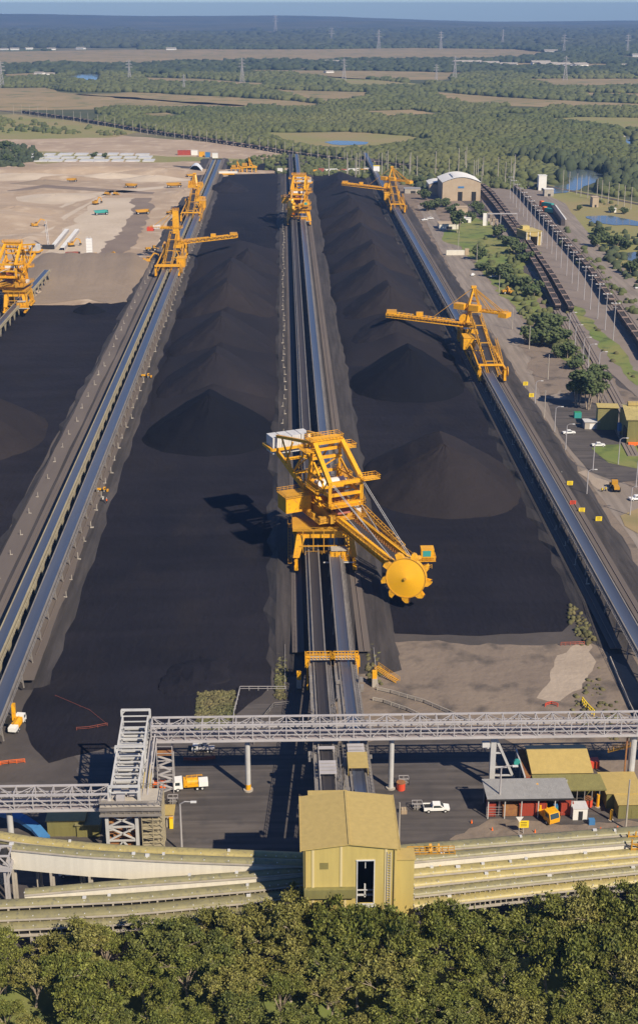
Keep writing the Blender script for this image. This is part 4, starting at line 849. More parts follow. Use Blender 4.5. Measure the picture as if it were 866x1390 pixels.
# ================================================================ FOREGROUND STRUCTURES
def gallery_truss(name, label, x0, x1, y0, y1, z0, z1, step=3.4):
    t = thing(name, label, 'conveyor gallery', (x0, (y0 + y1) / 2, z0)); L = x1 - x0; hy = (y1 - y0) / 2; H_ = z1 - z0; n = int(L / step)
    b = MB()
    for y in (-hy, hy):
        b.bar((0, y, 0), (L, y, 0), .38); b.bar((0, y, H_), (L, y, H_), .34)
        for q in (.33, .62): b.bar((0, y, H_ * q), (L, y, H_ * q), .16)
    for i in range(n + 1):
        x = L * i / n
        for y in (-hy, hy):
            b.bar((x, y, 0), (x, y, H_), .2)
            if i < n: b.bar((x, y, 0 if i % 2 else H_), (x + L / n, y, H_ if i % 2 else 0), .13)
        b.bar((x, -hy, H_), (x, hy, H_), .18); b.bar((x, -hy, 0), (x, hy, 0), .2)
        if i < n: b.bar((x, -hy if i % 2 else hy, H_), (x + L / n, hy if i % 2 else -hy, H_), .1)
    b.build('truss', 'galv', t)
    b = MB(); b.box(0, L, -hy + .2, hy - .2, .1, .2); b.build('floor', 'mauve', t)
    b = MB(); b.box(0, L, -.6, .7, 1.0, 1.15); b.build('belt', 'mauve', t)
    b = MB(); b.rail([(0, -hy + .9, .2), (L, -hy + .9, .2)], 1.1, .07, 1.7); b.rail([(0, hy - .5, .2), (L, hy - .5, .2)], 1.1, .07, 1.7)
    for i in range(int(L / 1.1)): b.bar((i * 1.1, -.8, 1.0), (i * 1.1, .9, 1.0), .12)
    b.build('walkway_rails', 'galv', t)
    b = MB()
    for i in range(n): b.cyl((i * step + 1, -hy - .15, .5), (i * step + 1.3, -hy - .15, .5), .1, n=6)
    b.bar((0, -hy - .2, -.15), (L, -hy - .2, -.15), .22); b.build('service_pipe', 'galv', t)
    return t
gallery_truss('conveyor_gallery', 'long white steel truss gallery crossing the whole yard on tall posts', -28.0, 96, 238.6, 242.0, 13.0, 16.6)
gallery_truss('conveyor_gallery', 'lower white truss gallery entering from the left edge to the lattice tower', -92, -34.6, 219.6, 222.8, 9.6, 13.0)
def column(x, y, z1, label, foot='yellow', r=.55, rz=0):
    t = thing('gallery_support', label, 'support column', (x, y, 0), rz, 'columns holding up the truss galleries'); MB().cyl((0, 0, 1.6), (0, 0, z1), r, n=14).build('shaft', 'steel', t)
    MB().cyl((0, 0, 0), (0, 0, 1.6), r * 1.04, n=14).build('painted_foot', foot, t); b = MB(); b.bar((-1.9, 0, z1), (1.9, 0, z1), .5); b.bar((0, -1.6, z1), (0, 1.6, z1), .5); b.bar((0, 0, z1 - 1.6), (-1.5, 0, z1 - .1), .2); b.bar((0, 0, z1 - 1.6), (1.5, 0, z1 - .1), .2); b.build('head', 'steel', t)
    MB().cyl((0, 0, 0), (0, 0, .35), 1.0, n=16).build('plinth', 'concrete', t); return t
c = P(337, 1075); column(c.x, 240.3, 12.8, 'round white column with a yellow foot, left of the central conveyors')
c = P(531, 1076); column(c.x, 240.3, 12.8, 'round white column behind the yellow-green transfer building, beside the red bin', 'steel')
c = P(853, 1063); t = column(c.x, 240.3, 12.8, 'white column near the right edge with a rust coloured pipe beside it', 'steel', .75); MB().bar((-1.3, 0, 1), (-1.3, 0, 12.6), .3).build('pipe', 'rust', t)
c = P(21, 1139); column(c.x, 221.2, 9.5, 'white column with its blue shaded side under the lower left gallery', 'steel', .6)
c = P(665, 1061); t = thing('gallery_support', 'white A-shaped trestle with a slanting leg under the long truss gallery', 'support trestle', (c.x, 240.6, 0))
b = MB(); b.bar((0, 0, 0), (0, 0, 12.8), 1.1); b.bar((.4, 0, 11.8), (5.2, 0, .6), .5)
for z in (2.6, 4.6, 8.0): b.bar((0, 0, z), (.4 + 4.8 * (11.8 - z) / 11.2, 0, z), .28)
b.bar((-1.8, 0, 12.7), (1.8, 0, 12.7), .6); b.build('frame', 'steel', t); MB().box(4.6, 6.0, -.7, .7, 0, 1.4).build('plinth', 'lightgrey', t)
b = MB(); b.cb(-1.6, -.3, 10.3, 1.6, 1.2, .9); b.bar((-.2, 0, 9), (-2, 0, 9.4), .2); b.build('junction_box', 'lightgrey', t)
# ---- sloping truss between the two galleries
t = thing('inclined_gallery', 'white sloping truss gallery with rungs joining the high and the low galleries', 'conveyor gallery', (-31.5, 221, 9.6))
b = MB(); truss(b, (0, 22, 3.6), (0, -1, .2), 5.2, 3.6, 13, .34, .2); b.build('truss', 'steel', t)
b = MB()
for k in range(20): y = -.5 + k * 22 / 19; z = .4 + k * 3.3 / 19; b.bar((-2.4, y, z + .5), (2.2, y, z + .5), .34)
b.build('rungs', 'steel', t); b = MB(); b.add([(-2.3, -1, .25), (2.3, -1, .25), (2.3, 22, 3.7), (-2.3, 22, 3.7)], [(0, 1, 2, 3)]); b.build('floor', 'dark', t)
b = MB()
for y, z in ((22.2, 3.4), (10.5, 1.8), (-1.2, .1)):
    for x in (-2.9, 2.9): b.bar((x, y, z - 1), (x, y, z + 4.8), .42)
    b.bar((-3, y, z + 4.8), (3, y, z + 4.8), .4); b.bar((-2.9, y, z + 3.8), (-2, y, z + 4.8), .2); b.build('portal_frame', 'steel', t); b = MB()
b = MB(); b.rail([(3.3, -1, .6), (3.3, 22, 4)], 1.1, .08, 1.4); b.bar((3.5, -1, .6), (3.5, 22, 4), .5, .1); b.bar((4.2, 0, 1.6), (4.2, 20, 5.0), .25); b.bar((4.6, 0, 1.0), (4.6, 20, 4.4), .2); b.build('side_walkway', 'galv', t)
b = MB()
for x in (-2.9, 2.9): b.bar((x, 21, -9.6), (x, 21, 3), .6)
b.bar((-2.9, 21, -3), (2.9, 21, -3), .3); b.build('legs', 'steel', t)
# ---- lattice transfer tower
t = thing('transfer_tower', 'white lattice transfer tower with cross bracing where the lower gallery ends', 'tower', (-31.8, 220.6, 0))
b = MB()
for x in (-3.1, 2.6):
    for y in (-2, 2.4): b.bar((x, y, 0), (x, y, 9.2), .62)
for y in (-2, 2.4):
    for z0, z1 in ((0, 3.2), (3.2, 6.3), (6.3, 9.2)):
        b.bar((-3.1, y, z1), (2.6, y, z1), .28)
        if z0 == 0: b.bar((-.25, y, 3.1), (-2.4, y, 0), .3); b.bar((-.25, y, 3.1), (2.0, y, 0), .3)
        else: b.bar((-3.1, y, z0), (2.6, y, z1), .27); b.bar((-3.1, y, z1), (2.6, y, z0), .27)
b.build('lattice_frame', 'steel', t)
b = MB()
for z in (9.3, 11.2): b.box(-4.2, 7.4, -2.9, 3.2, z, z + .22)
b.build('deck', 'concrete', t)
b = MB()
for z in (9.5, 11.4): b.rail([(-4.2, -2.9, z), (7.4, -2.9, z), (7.4, 3.2, z), (-4.2, 3.2, z), (-4.2, -2.9, z)], 1.15, .09, 1.1)
b.bar((-4.3, -3.0, 10.8), (7.5, -3.0, 10.8), .45); b.bar((-4.3, -3.0, 9.5), (7.5, -3.0, 9.5), .4); b.bar((-4.3, -3.0, 12.3), (5, -3.0, 12.3), .25); b.build('deck_railing', 'frame', t)
b = MB(); rr = random.Random(4)
for k in range(20): b = MB(); b.cb(rr.uniform(-3, 2.2), rr.uniform(-1.2, 2), rr.uniform(.5, 8.5), rr.uniform(.5, 2), rr.uniform(.5, 1.5), rr.uniform(.4, 1.6)); b.build('machinery', 'rust', t)
b = MB()
for k in range(9): b = MB(); b.cb(rr.uniform(-2.8, 2), rr.uniform(-1, 2), 11.5 + rr.uniform(.3, 1.2), rr.uniform(.6, 1.8), rr.uniform(.6, 1.4), rr.uniform(.4, 1.2)); b.build('drive_unit', 'galv', t)
t = thing('stair_tower', 'dull yellow scaffold stair tower against the right side of the lattice tower', 'stair tower', (-26.3, 220.6, 0))
b = MB()
for x in (-1.9, .2, 2.0):
    for y in (-2.4, 0, 2.4): b.bar((x, y, 0), (x, y, 11.4), .13)
for z in range(1, 12):
    for y in (-2.4, 2.4): b.bar((-1.9, y, z), (2.0, y, z), .11); b.bar((-1.9, y, z - 1), (2.0, y, z), .07) if z % 2 else b.bar((-1.9, y, z), (2.0, y, z - 1), .07)
    for x in (-1.9, 2.0): b.bar((x, -2.4, z), (x, 2.4, z), .11)
b.build('frame', 'frame_y', t)
b = MB()
for z in range(2, 12, 2): b.box(-1.8, 1.9, -2.3, -.2, z, z + .08); b.bar((-1.6, .8, z - 2), (1.6, .8, z), .8, .12)
b.build('treads', 'frame_y', t)
t = thing('stair_tower', 'tall thin zigzag stair tower hanging under the left end of the long gallery', 'stair tower', (-25.6, 241, 0))
b = MB()
for x in (-1.6, 1.6):
    for y in (-1.3, 1.3): b.bar((x, y, 0), (x, y, 14), .16)
for k in range(8):
    z = 1 + k * 1.7
    for y in (-1.3, 1.3): b.bar((-1.6, y, z), (1.6, y, z), .12)
for k in range(4): b.bar((-1.4, -1.2, k * 2.2), (1.4, -1.2, k * 2.2 + 1.1), .3); b.bar((1.4, -1.2, k * 2.2 + 1.1), (-1.4, -1.2, k * 2.2 + 2.2), .3)
b.build('frame', 'galv', t); MB().box(-1.6, 1.6, -1.3, 1.3, 9, 9.2).build('landing', 'rust', t)
# ---- yellow-green transfer building
BX0, BX1, BY0, BY1, BE, BR = 2.3, 17.7, 185.3, 200.2, 24.0, 25.0
t = thing('transfer_building', 'tall yellow-green clad transfer building with a big dark opening in its front wall', 'building', (BX0, BY0, 0)); W = BX1 - BX0; D = BY1 - BY0; rx = W * .49
ox0, ox1, oz0, oz1 = W * .575, W * .575 + 2.85, 13.4, 21.8
b = MB()
gz = lambda x: BE + (BR - BE) * (x / rx if x < rx else (W - x) / (W - rx))
for a, c_ in ((0, ox0), (ox1, W)): b.add([(a, 0, -.2), (c_, 0, -.2), (c_, 0, gz(c_) if True else 0), (a, 0, gz(a))], [(0, 1, 2, 3)])
b.v[2] = (ox0, 0, gz(ox0)); b.add([(ox0, 0, -.2), (ox1, 0, -.2), (ox1, 0, oz0), (ox0, 0, oz0)], [(0, 1, 2, 3)]); b.add([(ox0, 0, oz1), (ox1, 0, oz1), (ox1, 0, gz(ox1)), (ox0, 0, gz(ox0))], [(0, 1, 2, 3)])
b.add([(0, 0, gz(0)), (rx, 0, gz(rx)), (ox0, 0, gz(ox0))], [(0, 2, 1)])
b.add([(0, 0, -.2), (0, D, -.2), (0, D, BE), (0, 0, BE)], [(3, 2, 1, 0)]); b.add([(W, 0, -.2), (W, D, -.2), (W, D, BE), (W, 0, BE)], [(0, 1, 2, 3)]); b.add([(0, D, -.2), (W, D, -.2), (W, D, BE), (rx, D, BR), (0, D, BE)], [(4, 3, 2, 1, 0)])
b.build('wall', 'clad', t)
b = MB(); o_ = .45
b.add([(-o_, -o_, BE + .02), (rx, -o_, BR + .05), (rx, D + o_, BR + .05), (-o_, D + o_, BE + .02), (-o_, -o_, BE + .2), (rx, -o_, BR + .23), (rx, D + o_, BR + .23), (-o_, D + o_, BE + .2)], [(3, 2, 1, 0), (4, 5, 6, 7), (0, 1, 5, 4), (2, 3, 7, 6), (3, 0, 4, 7)])
b.add([(rx, -o_, BR + .05), (W + o_, -o_, BE + .02), (W + o_, D + o_, BE + .02), (rx, D + o_, BR + .05), (rx, -o_, BR + .23), (W + o_, -o_, BE + .2), (W + o_, D + o_, BE + .2), (rx, D + o_, BR + .23)], [(3, 2, 1, 0), (4, 5, 6, 7), (0, 1, 5, 4), (2, 3, 7, 6), (1, 2, 6, 5)])
b.box(1, 8, D + .5, D + 3.5, BE - .8, BE - .6); b.build('roof', 'cladroof', t)
for q_ in ((rx - .2, rx + .2, -.5, D + .5, BR + .2, BR + .36), (-.6, -.4, -.5, D + .5, BE - .1, BE + .26), (W + .4, W + .6, -.5, D + .5, BE - .1, BE + .26)): MB().box(*q_).build('flashing', 'cladroof', t)
b = MB()
for x in (1.55, 6.2, 13.6): b.box(x - .2, x + .2, -.12, -.03, 2 if x != 6.2 else 16.7, gz(x) - .3)
b.box(6.7, 7.1, -.12, -.03, 2, 14.8)
b.build('translucent_strip', 'galroof_pale', t)
b = MB(); b.box(.05, 8.6, -.9, -.02, 14.9, 16.6); b.build('canopy', 'cladolive', t)
b = MB()
for a, c_ in (((ox0, -.08, oz0), (ox0, -.08, oz1)), ((ox1, -.08, oz0), (ox1, -.08, oz1)), ((ox0 - .2, -.3, oz0 - .1), (ox1 + .2, -.3, oz0 - .1)), ((ox0 - .2, -.1, oz1), (ox1 + .1, -.1, oz1))): b.bar(a, c_, .16)
b.box(ox0 - .2, ox1 + .3, -.7, 0, oz0 - .5, oz0 - .4); b.build('opening_frame', 'lightgrey', t)
b = MB(); b.bar((ox0, 1.2, oz0 + 1.6), (ox1, 1.2, oz0 + 1.6), .15); b.bar(((ox0 + ox1) / 2, 1.5, oz0), ((ox0 + ox1) / 2, 1.5, oz0 + 2.6), .25); b.bar((ox0, 1.5, oz0 + .4), (ox1, 1.5, oz0 + .4), .25); b.bar((ox0 + .2, 1, oz1 - .9), (ox1 - .3, 1, oz1 - .9), .14); b.bar((ox0 + 1.4, .6, oz1), (ox0 + 1.4, .6, oz1 - 2), .12); b.bar((ox0 + .8, .6, oz1 - .5), (ox0 + 2, .6, oz1 - .5), .1); b.build('hoist', 'lightgrey', t)
MB().box(ox0 - 1, ox1 + 1, 5, 5.2, oz0 - 1, oz1 + 1).build('dark_interior_panel', 'black', t)  # added black panel behind the opening; the interior's shade is put into its colour
b = MB(); b.box(W + .02, W + 3.1, 1.6, 4.4, -.2, 20.6); o = b.build('side_annex', 'clad', t)
for x_ in (.35, W - .35): MB().cyl((x_, -.22, .5), (x_, -.22, gz(x_) - .2), .11, n=8).build('downpipe', 'cladroof', t)

b = MB(); [b.bar((W - 1.6 + q_, -.25, 1), (W - 1.6 + q_, -.25, BE - .5), .07) for q_ in (0, .6)]; [b.bar((W - 1.6, -.25, 1 + k * .5), (W - 1.0, -.25, 1 + k * .5), .05) for k in range(45)]; b.build('wall_ladder', 'galv', t)
for x_, z_ in ((3.4, 20.2), (3.4, 11)): b = MB(); [b.box(x_ - .7, x_ + .7, -.1, -.03, z_ + k * .22, z_ + k * .22 + .1) for k in range(6)]; b.build('louvre', 'cladolive', t)
MB().box(W + .02, W + 3.3, 1.4, 4.6, 20.62, 20.8).build('annex_roof', 'cladroof', o)
b = MB(); rr = random.Random(5)
for k in range(0): x = .8 + k * .62; b.box(x, x + rr.uniform(.1, .3), -.06, -.02, 18.6 + rr.uniform(-.1, .3) + k * .07, 18.8 + rr.uniform(.1, .4) + k * .07)
# ---- sloping conveyors behind the transfer building
def incline(X, label, hood):
    t = thing('inclined_conveyor', label, 'conveyor', (X, 200.5, 0)); L = 85.5; z = lambda y: 15.0 - (15.0 - ZB) * y / L
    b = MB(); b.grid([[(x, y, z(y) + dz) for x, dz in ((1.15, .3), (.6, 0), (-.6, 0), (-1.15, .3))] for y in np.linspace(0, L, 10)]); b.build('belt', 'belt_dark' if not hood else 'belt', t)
    b = MB()
    for x in (-1.5, 1.5): b.bar((x, 0, z(0) - .4), (x, L, z(L) - .4), .35, 1.0)
    b.rail([(2.6, 0, z(0) - .3), (2.6, L, z(L) - .3)], 1.1, .09, 1.4); b.rail([(-2.6, 0, z(0) - .3), (-2.6, L, z(L) - .3)], 1.1, .09, 1.4)
    b.add([(1.6, 0, z(0) - .3), (2.7, 0, z(0) - .3), (2.7, L, z(L) - .3), (1.6, L, z(L) - .3)], [(0, 1, 2, 3)]); b.add([(-2.7, 0, z(0) - .3), (-1.6, 0, z(0) - .3), (-1.6, L, z(L) - .3), (-2.7, L, z(L) - .3)], [(0, 1, 2, 3)])
    for k in range(50): y = k * L / 49; b.bar((-2.7, y, z(y) - .35), (-1.6, y, z(y) - .35), .3, .15)
    for y in (8, 22, 36, 50, 64, 78):
        for x in (-1.8, 1.8): b.bar((x, y, z(y) - .6), (x * 1.3, y, 0), .35)
        b.bar((-2, y, z(y) * .5), (2, y, z(y) * .5), .25); b.bar((-1.8, y, z(y) - 1), (2.2, y, .5), .18)
    b.build('frame', 'frame', t)
    b = MB()
    for y in ((35, 28.5, 27, 25.5, 24) if not hood else (36, 34.4, 32.8)): b.box(-1.7, 1.7, y, y + .9, z(y) + 1.0, z(y) + 1.2); b.bar((-1.6, y, z(y)), (-1.6, y, z(y) + 1), .15); b.bar((1.6, y, z(y)), (1.6, y, z(y) + 1), .15); b.build('cross_frame', 'galv', t); b = MB()
    b = MB(); rr = random.Random(int(X * 10))
    for k in range(26): y = rr.uniform(2, L - 8); b.cb(rr.choice((-3.3, 3.3, 2.2, -2.2)) + rr.uniform(-.3, .3), y, z(y) - rr.uniform(-.6, 1.2), rr.uniform(.3, .9), rr.uniform(.4, 1.6), rr.uniform(.3, 1.1)); b.build('service_box', 'frame', t); b = MB()
    if hood: b = MB(); b.box(-2.0, 2.0, 25.5, 31.2, z(28) + 1.7, z(28) + 1.9); b.box(-2.0, -1.9, 25.5, 31.2, z(28), z(28) + 1.7); b.box(1.9, 2, 25.5, 31.2, z(28), z(28) + 1.7); b.build('cover', 'cladroof', t)
XB1, XB2 = xb(429.6, 820), xb(460.5, 820)
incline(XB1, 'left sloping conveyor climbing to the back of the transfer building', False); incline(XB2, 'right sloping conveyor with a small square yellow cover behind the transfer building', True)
for X, lab in ((XB1, 'yellow railed walkover bridge across the left central conveyor'), (XB2, 'yellow railed walkover bridge across the right central conveyor')):
    t = thing('walkover_bridge', lab, 'footbridge', (X, 284.5, 0)); MB().box(-2.9, 2.9, -.9, .9, ZB + 1.3, ZB + 1.45).build('deck', 'concrete', t)
    b = MB(); b.rail([(-3.2, -.9, ZB + 1.4), (3.2, -.9, ZB + 1.4)], 1.25, .16, .8); b.rail([(-3.2, .9, ZB + 1.4), (3.2, .9, ZB + 1.4)], 1.25, .16, .8)
    for x in (-3.0, 3.0):
        b.box(x - .55, x + .55, -1, 1, ZB - .6, ZB + 1.5); b.bar((x, -1.2, 0), (x, -1.2, ZB), .35); b.rail([(x - .5, -1, ZB + 1.4), (x - .5, 1, ZB + 1.4)], 1.3, .14, 1)
    b.build('guard_frame', 'yellow', t)
for X, lab in ((RC[0], 'yellow buffer stop at the end of the rail left of the conveyors'), (RC[1] + 1.5, 'yellow buffer stop at the end of the rail right of the conveyors')):
    t = thing('buffer_stop', lab, 'buffer stop', (X, 284, 0)); MB().box(-.6, .6, 0, 2.2, 0, 2.2).build('block', 'concrete', t); MB().box(-.55, .55, .3, 1.2, 2.2, 4.2).build('post', 'yellow', t)
# ---- roofed conveyor galleries in front
def hood_gallery(label, pts, w, wallh, roofm, wallm, open_=False, rise=.55, legs=True, lip=True):
    t = thing('covered_conveyor', label, 'covered conveyor'); 
    prof = [(-w / 2, 0), (-w / 2 * .94, rise * .55), (-w / 2 * .55, rise * .9), (0, rise), (w / 2 * .55, rise * .9), (w / 2 * .94, rise * .55), (w / 2, 0)]
    seg = []
    for a, c_ in zip(pts[:-1], pts[1:]):
        n = 8
        for i in range(n + (c_ is pts[-1])): seg.append(Vector(a).lerp(Vector(c_), i / n))
    if len(pts) > 2:
        for _ in range(2): seg = [seg[0]] + [(seg[i - 1] + seg[i] + seg[i + 1]) / 3 for i in range(1, len(seg) - 1)] + [seg[-1]]
    rt = (seg[-1] - seg[0]); rt = Vector((rt.y, -rt.x, 0)).normalized()
    b = MB(); b.grid([[p + rt * s_ + Vector((0, 0, u)) for s_, u in prof] for p in seg]); b.grid([[p + rt * s_ + Vector((0, 0, u - .08)) for s_, u in prof][::-1] for p in seg]); b.build('roof', roofm, t, True)
    b = MB()
    for s_ in ((-1, 1) if not open_ else (-1,)): 
        b.grid([[p + rt * (s_ * w / 2 * .98) + Vector((0, 0, u)) for u in ((0, -wallh) if s_ > 0 else (-wallh, 0))] for p in seg])
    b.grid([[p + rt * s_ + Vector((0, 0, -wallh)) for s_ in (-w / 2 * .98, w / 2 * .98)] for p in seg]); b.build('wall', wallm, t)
    for s_ in ((1, -1) if lip else ()):
        b = MB()
        for p, q in zip(seg[:-1], seg[1:]):
            b.bar(p + rt * (w / 2 + .12) * s_ + Vector((0, 0, -.05)), q + rt * (w / 2 + .12) * s_ + Vector((0, 0, -.05)), .26, .22)
            if open_ and s_ > 0: b.bar(p + rt * (w / 2 + .1) + Vector((0, 0, -wallh)), q + rt * (w / 2 + .1) + Vector((0, 0, -wallh)), .5, .25)
        b.build('gutter', 'concrete', t)
    L = (seg[-1] - seg[0]).length
    if open_:
        b = MB(); n = int(L / 1.25)
        for i in range(n + 1):
            k = i / n * (len(seg) - 1); j = min(int(k), len(seg) - 2); p = seg[j].lerp(seg[j + 1], k - j) + rt * (w / 2 * .95); b.bar(p, p + Vector((0, 0, -wallh)), .3 if i % 5 == 0 else .14)
        b.build('posts', 'concrete', t)
    b = MB(); rr = random.Random(len(label) + int(L))
    for i in range(int(L / 3.1)):
        k = i / (L / 3.1) * (len(seg) - 1); j = min(int(k), len(seg) - 2); p = seg[j].lerp(seg[j + 1], k - j) + rt * (w * .36); b.cb(p.x, p.y, p.z + rise * .6 + .02, .18, .18, .22)
        if rr.random() < .2: q = p - rt * rr.uniform(.2, .6) * w; b.cb(q.x, q.y, q.z + rise, rr.uniform(.4, .8), .5, .5)
        b.build('roof_vent', 'lightgrey', t); b = MB()
    if legs:
        b = MB()
        for i in range(int(L / 9) + 1):
            k = min(.999, i / (L / 9 + .01)) * (len(seg) - 1); j = min(int(k), len(seg) - 2); p = seg[j].lerp(seg[j + 1], k - j)
            for s_ in (-.4, .4): q = p + rt * w * s_; b.bar((q.x, q.y, q.z - wallh), (q.x, q.y, 0), .4); b.build('leg', 'concrete', t); b = MB()
    return t
def pp(*l): return [P(*q) for q in l]
E_ = 17.9 + 3.0
hood_gallery('thin olive roofed conveyor behind the others, beside the yard on the right', pp((535, 1154, 11.5), (700, 1141, 11.3), (930, 1123, 11)), 2.2, .8, 'galroof', 'galroof_y')
hood_gallery('white walled roofed conveyor second from the back on the right', pp((548, 1168, 12), (700, 1154, 11.7), (940, 1135, 11)), 1.7, 2.1, 'galroof', 'galwall')
hood_gallery('gold roofed conveyor with a white rail, middle of the right-hand bundle', pp((552, 1187, 10.8), (700, 1173, 10.5), (940, 1151, 10)), 2.0, .9, 'galroof_y', 'galwall')
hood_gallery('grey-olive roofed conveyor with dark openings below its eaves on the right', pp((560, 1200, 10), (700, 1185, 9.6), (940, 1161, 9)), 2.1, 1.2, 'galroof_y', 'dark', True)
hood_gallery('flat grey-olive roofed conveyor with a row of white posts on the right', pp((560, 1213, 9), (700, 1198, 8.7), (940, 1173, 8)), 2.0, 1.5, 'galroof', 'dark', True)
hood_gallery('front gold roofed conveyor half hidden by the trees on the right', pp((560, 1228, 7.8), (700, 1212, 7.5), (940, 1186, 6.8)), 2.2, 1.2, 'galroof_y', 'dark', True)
hood_gallery('rearmost gold roofed conveyor curving in from the left edge', pp((-60, 1124, 11.5), (40, 1142, 11.5), (150, 1153, 11.8), (350, 1161, 12), (420, 1164, 12)), 2.0, .9, 'galroof_y', 'galroof')
hood_gallery('deep white walled roofed conveyor tapering towards the transfer building on the left', pp((16, 1150, 12.5), (120, 1160, 12.5), (230, 1166, 12.2), (420, 1173, 12)), 1.7, 4.2, 'galroof', 'galwall')
hood_gallery('roofed conveyor with a white side wall rising to the right below the deep white one', pp((34, 1212, 9.3), (170, 1200, 10), (345, 1188, 10.8), (420, 1181, 11.2)), 1.5, 1.8, 'galroof', 'galwall')
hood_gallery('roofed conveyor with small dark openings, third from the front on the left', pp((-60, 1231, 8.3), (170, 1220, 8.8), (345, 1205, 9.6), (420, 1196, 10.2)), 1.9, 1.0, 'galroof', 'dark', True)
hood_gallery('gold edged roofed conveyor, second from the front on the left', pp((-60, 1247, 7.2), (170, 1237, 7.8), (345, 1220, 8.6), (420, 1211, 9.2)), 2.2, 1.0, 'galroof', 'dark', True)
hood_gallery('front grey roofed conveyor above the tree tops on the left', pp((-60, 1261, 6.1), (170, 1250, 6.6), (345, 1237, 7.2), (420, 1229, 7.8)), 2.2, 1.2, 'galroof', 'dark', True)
# cut-off head frame at the left edge and a lattice post at the right edge
t = thing('head_frame', 'grey conveyor head frame standing on legs at the left edge', 'conveyor head', P(2, 1238))
b = MB(); truss(b, (-9, 0, 10.5), (2.6, 0, 10.5), 3, 2.4, 6, .3, .2)
for x in (-4, 1.5): b.bar((x, -1, 0), (x, -1, 10.4), .4); b.bar((x, 1, 0), (x, 1, 10.4), .4)
b.bar((1.5, -1, 6), (3, -1, 10.3), .25); b.box(-9, 2.8, -1.7, 1.7, 9.7, 10.3); b.build('frame', 'galv', t); MB().cyl((1.2, -1.2, 11.9), (1.2, 1.2, 11.9), .8, n=14).build('head_pulley', 'dark', t)
t = thing('access_tower', 'pale orange scaffold access tower among the roofed conveyors at the right edge', 'scaffold', P(858, 1216))
b = MB()
for x in (-1.3, 0, 1.3):
    for y in (-1.2, 1.2): b.bar((x, y, 0), (x, y, 13), .22)
for z in range(1, 13): b.bar((-1.3, -1.2, z), (1.3, -1.2, z), .18); b.bar((-1.3, 1.2, z), (1.3, 1.2, z), .18); b.bar((-1.3, -1.2, z), (1.3, -1.2, z - 1), .12)
b.build('frame', 'yellow_b', t)
t = thing('walkover_bridge', 'tan railed walkover at the right corner of the transfer building', 'footbridge', P(585, 1160, 12))
b = MB(); b.box(-4.2, 4.2, -.7, .7, -.2, 0); b.build('deck', 'frame_y', t); b = MB(); b.rail([(-4.2, -.7, 0), (4.2, -.7, 0)], 1.1, .12, 1); b.rail([(-4.2, .7, 0), (4.2, .7, 0)], 1.1, .12, 1); b.bar((0, -1.6, -1.6), (0, 1.6, 1), .5); b.bar((1.5, -1.6, -1.6), (1.5, 1.6, 1), .3); b.build('railing', 'yellow_b', t)

# ================================================================ SHEDS AND CONTAINERS
def block(name, label, cat, px, py, w, d, h, m, roofm=None, rz=0, over=.3, z=0, extra=None, group=None):
    p = P(px, py); t = thing(name, label, cat, (p.x, p.y, z), rz, group); MB().box(-w / 2, w / 2, 0, d, -.2 + 0, h).build('walls', m, t)
    if roofm: MB().box(-w / 2 - over, w / 2 + over, -over, d + over, h, h + .18).build('roof', roofm, t)
    b = MB(); b.box(-w * .12, w * .18, -.05, -.01, 0, min(2.2, h * .8)); b.build('door', 'cladolive' if m.startswith('clad') else 'dark', t)
    return t
# workshop with a grey roof
xa, xc = P(663, 1082, 5).x, P(777, 1082, 5).x; t = thing('workshop', 'open fronted workshop with a pale grey sheet roof over red containers', 'shed', (xa, 229, 0)); W = xc - xa
b = MB(); b.add([(-.3, -.6, 4.7), (W + .3, -.6, 4.7), (W - .3, 5.6, 5.6), (-.6, 5.6, 5.6)], [(0, 1, 2, 3)]); b.add([(-.3, -.6, 4.5), (W + .3, -.6, 4.5), (W - .3, 5.6, 5.4), (-.6, 5.6, 5.4)], [(3, 2, 1, 0)]); b.build('roof', 'roofgrey', t)
b = MB(); b.box(-.35, W + .35, -.75, -.6, 4.4, 4.75); b.build('gutter', 'dark', t)
b = MB()
for k in range(6): b.bar((W * k / 5, -.3, 0), (W * k / 5, -.3, 4.5), .2); b.bar((W * k / 5, 5.3, 0), (W * k / 5, 5.3, 5.3), .2)
b.build('posts', 'steel', t); MB().box(0, W, 5.35, 5.45, 0, 5.3).build('back_wall', 'dark', t)
for k, (x, w_, m_, lab) in enumerate([(.9, 1.6, 'red', 'narrow red container at the left end of the workshop'), (4.9, 3.6, 'rust', 'dull brown-red container in the shaded left bay of the workshop'), (9.2, 5.6, 'red', 'long bright red container in the middle of the workshop'), (16.2, 2.6, 'red', 'red container at the right end of the workshop')]):
    t = thing('shipping_container', lab, 'container', (xa + x, 229.4, 0), 0, 'containers under the workshop roof'); MB().box(-w_ / 2, w_ / 2, 0, 2.4, .1, 2.9 if k != 1 else 2.4).build('body', m_, t)
    b = MB()
    for q in (-w_ / 2 + .1, w_ / 2 - .1): b.bar((q, -.04, .1), (q, -.04, 2.8 if k != 1 else 2.3), .14)
    b.build('corner_posts', m_, t)
t = thing('locker', 'bright blue cabinet at the right end of the workshop', 'cabinet', (xa + 13.9, 229.2, 0)); MB().box(-.4, .4, 0, 1, 0, 2.4).build('body', 'blue', t); MB().box(-.3, .3, -.04, -.01, .2, 2.2).build('door', 'teal', t)
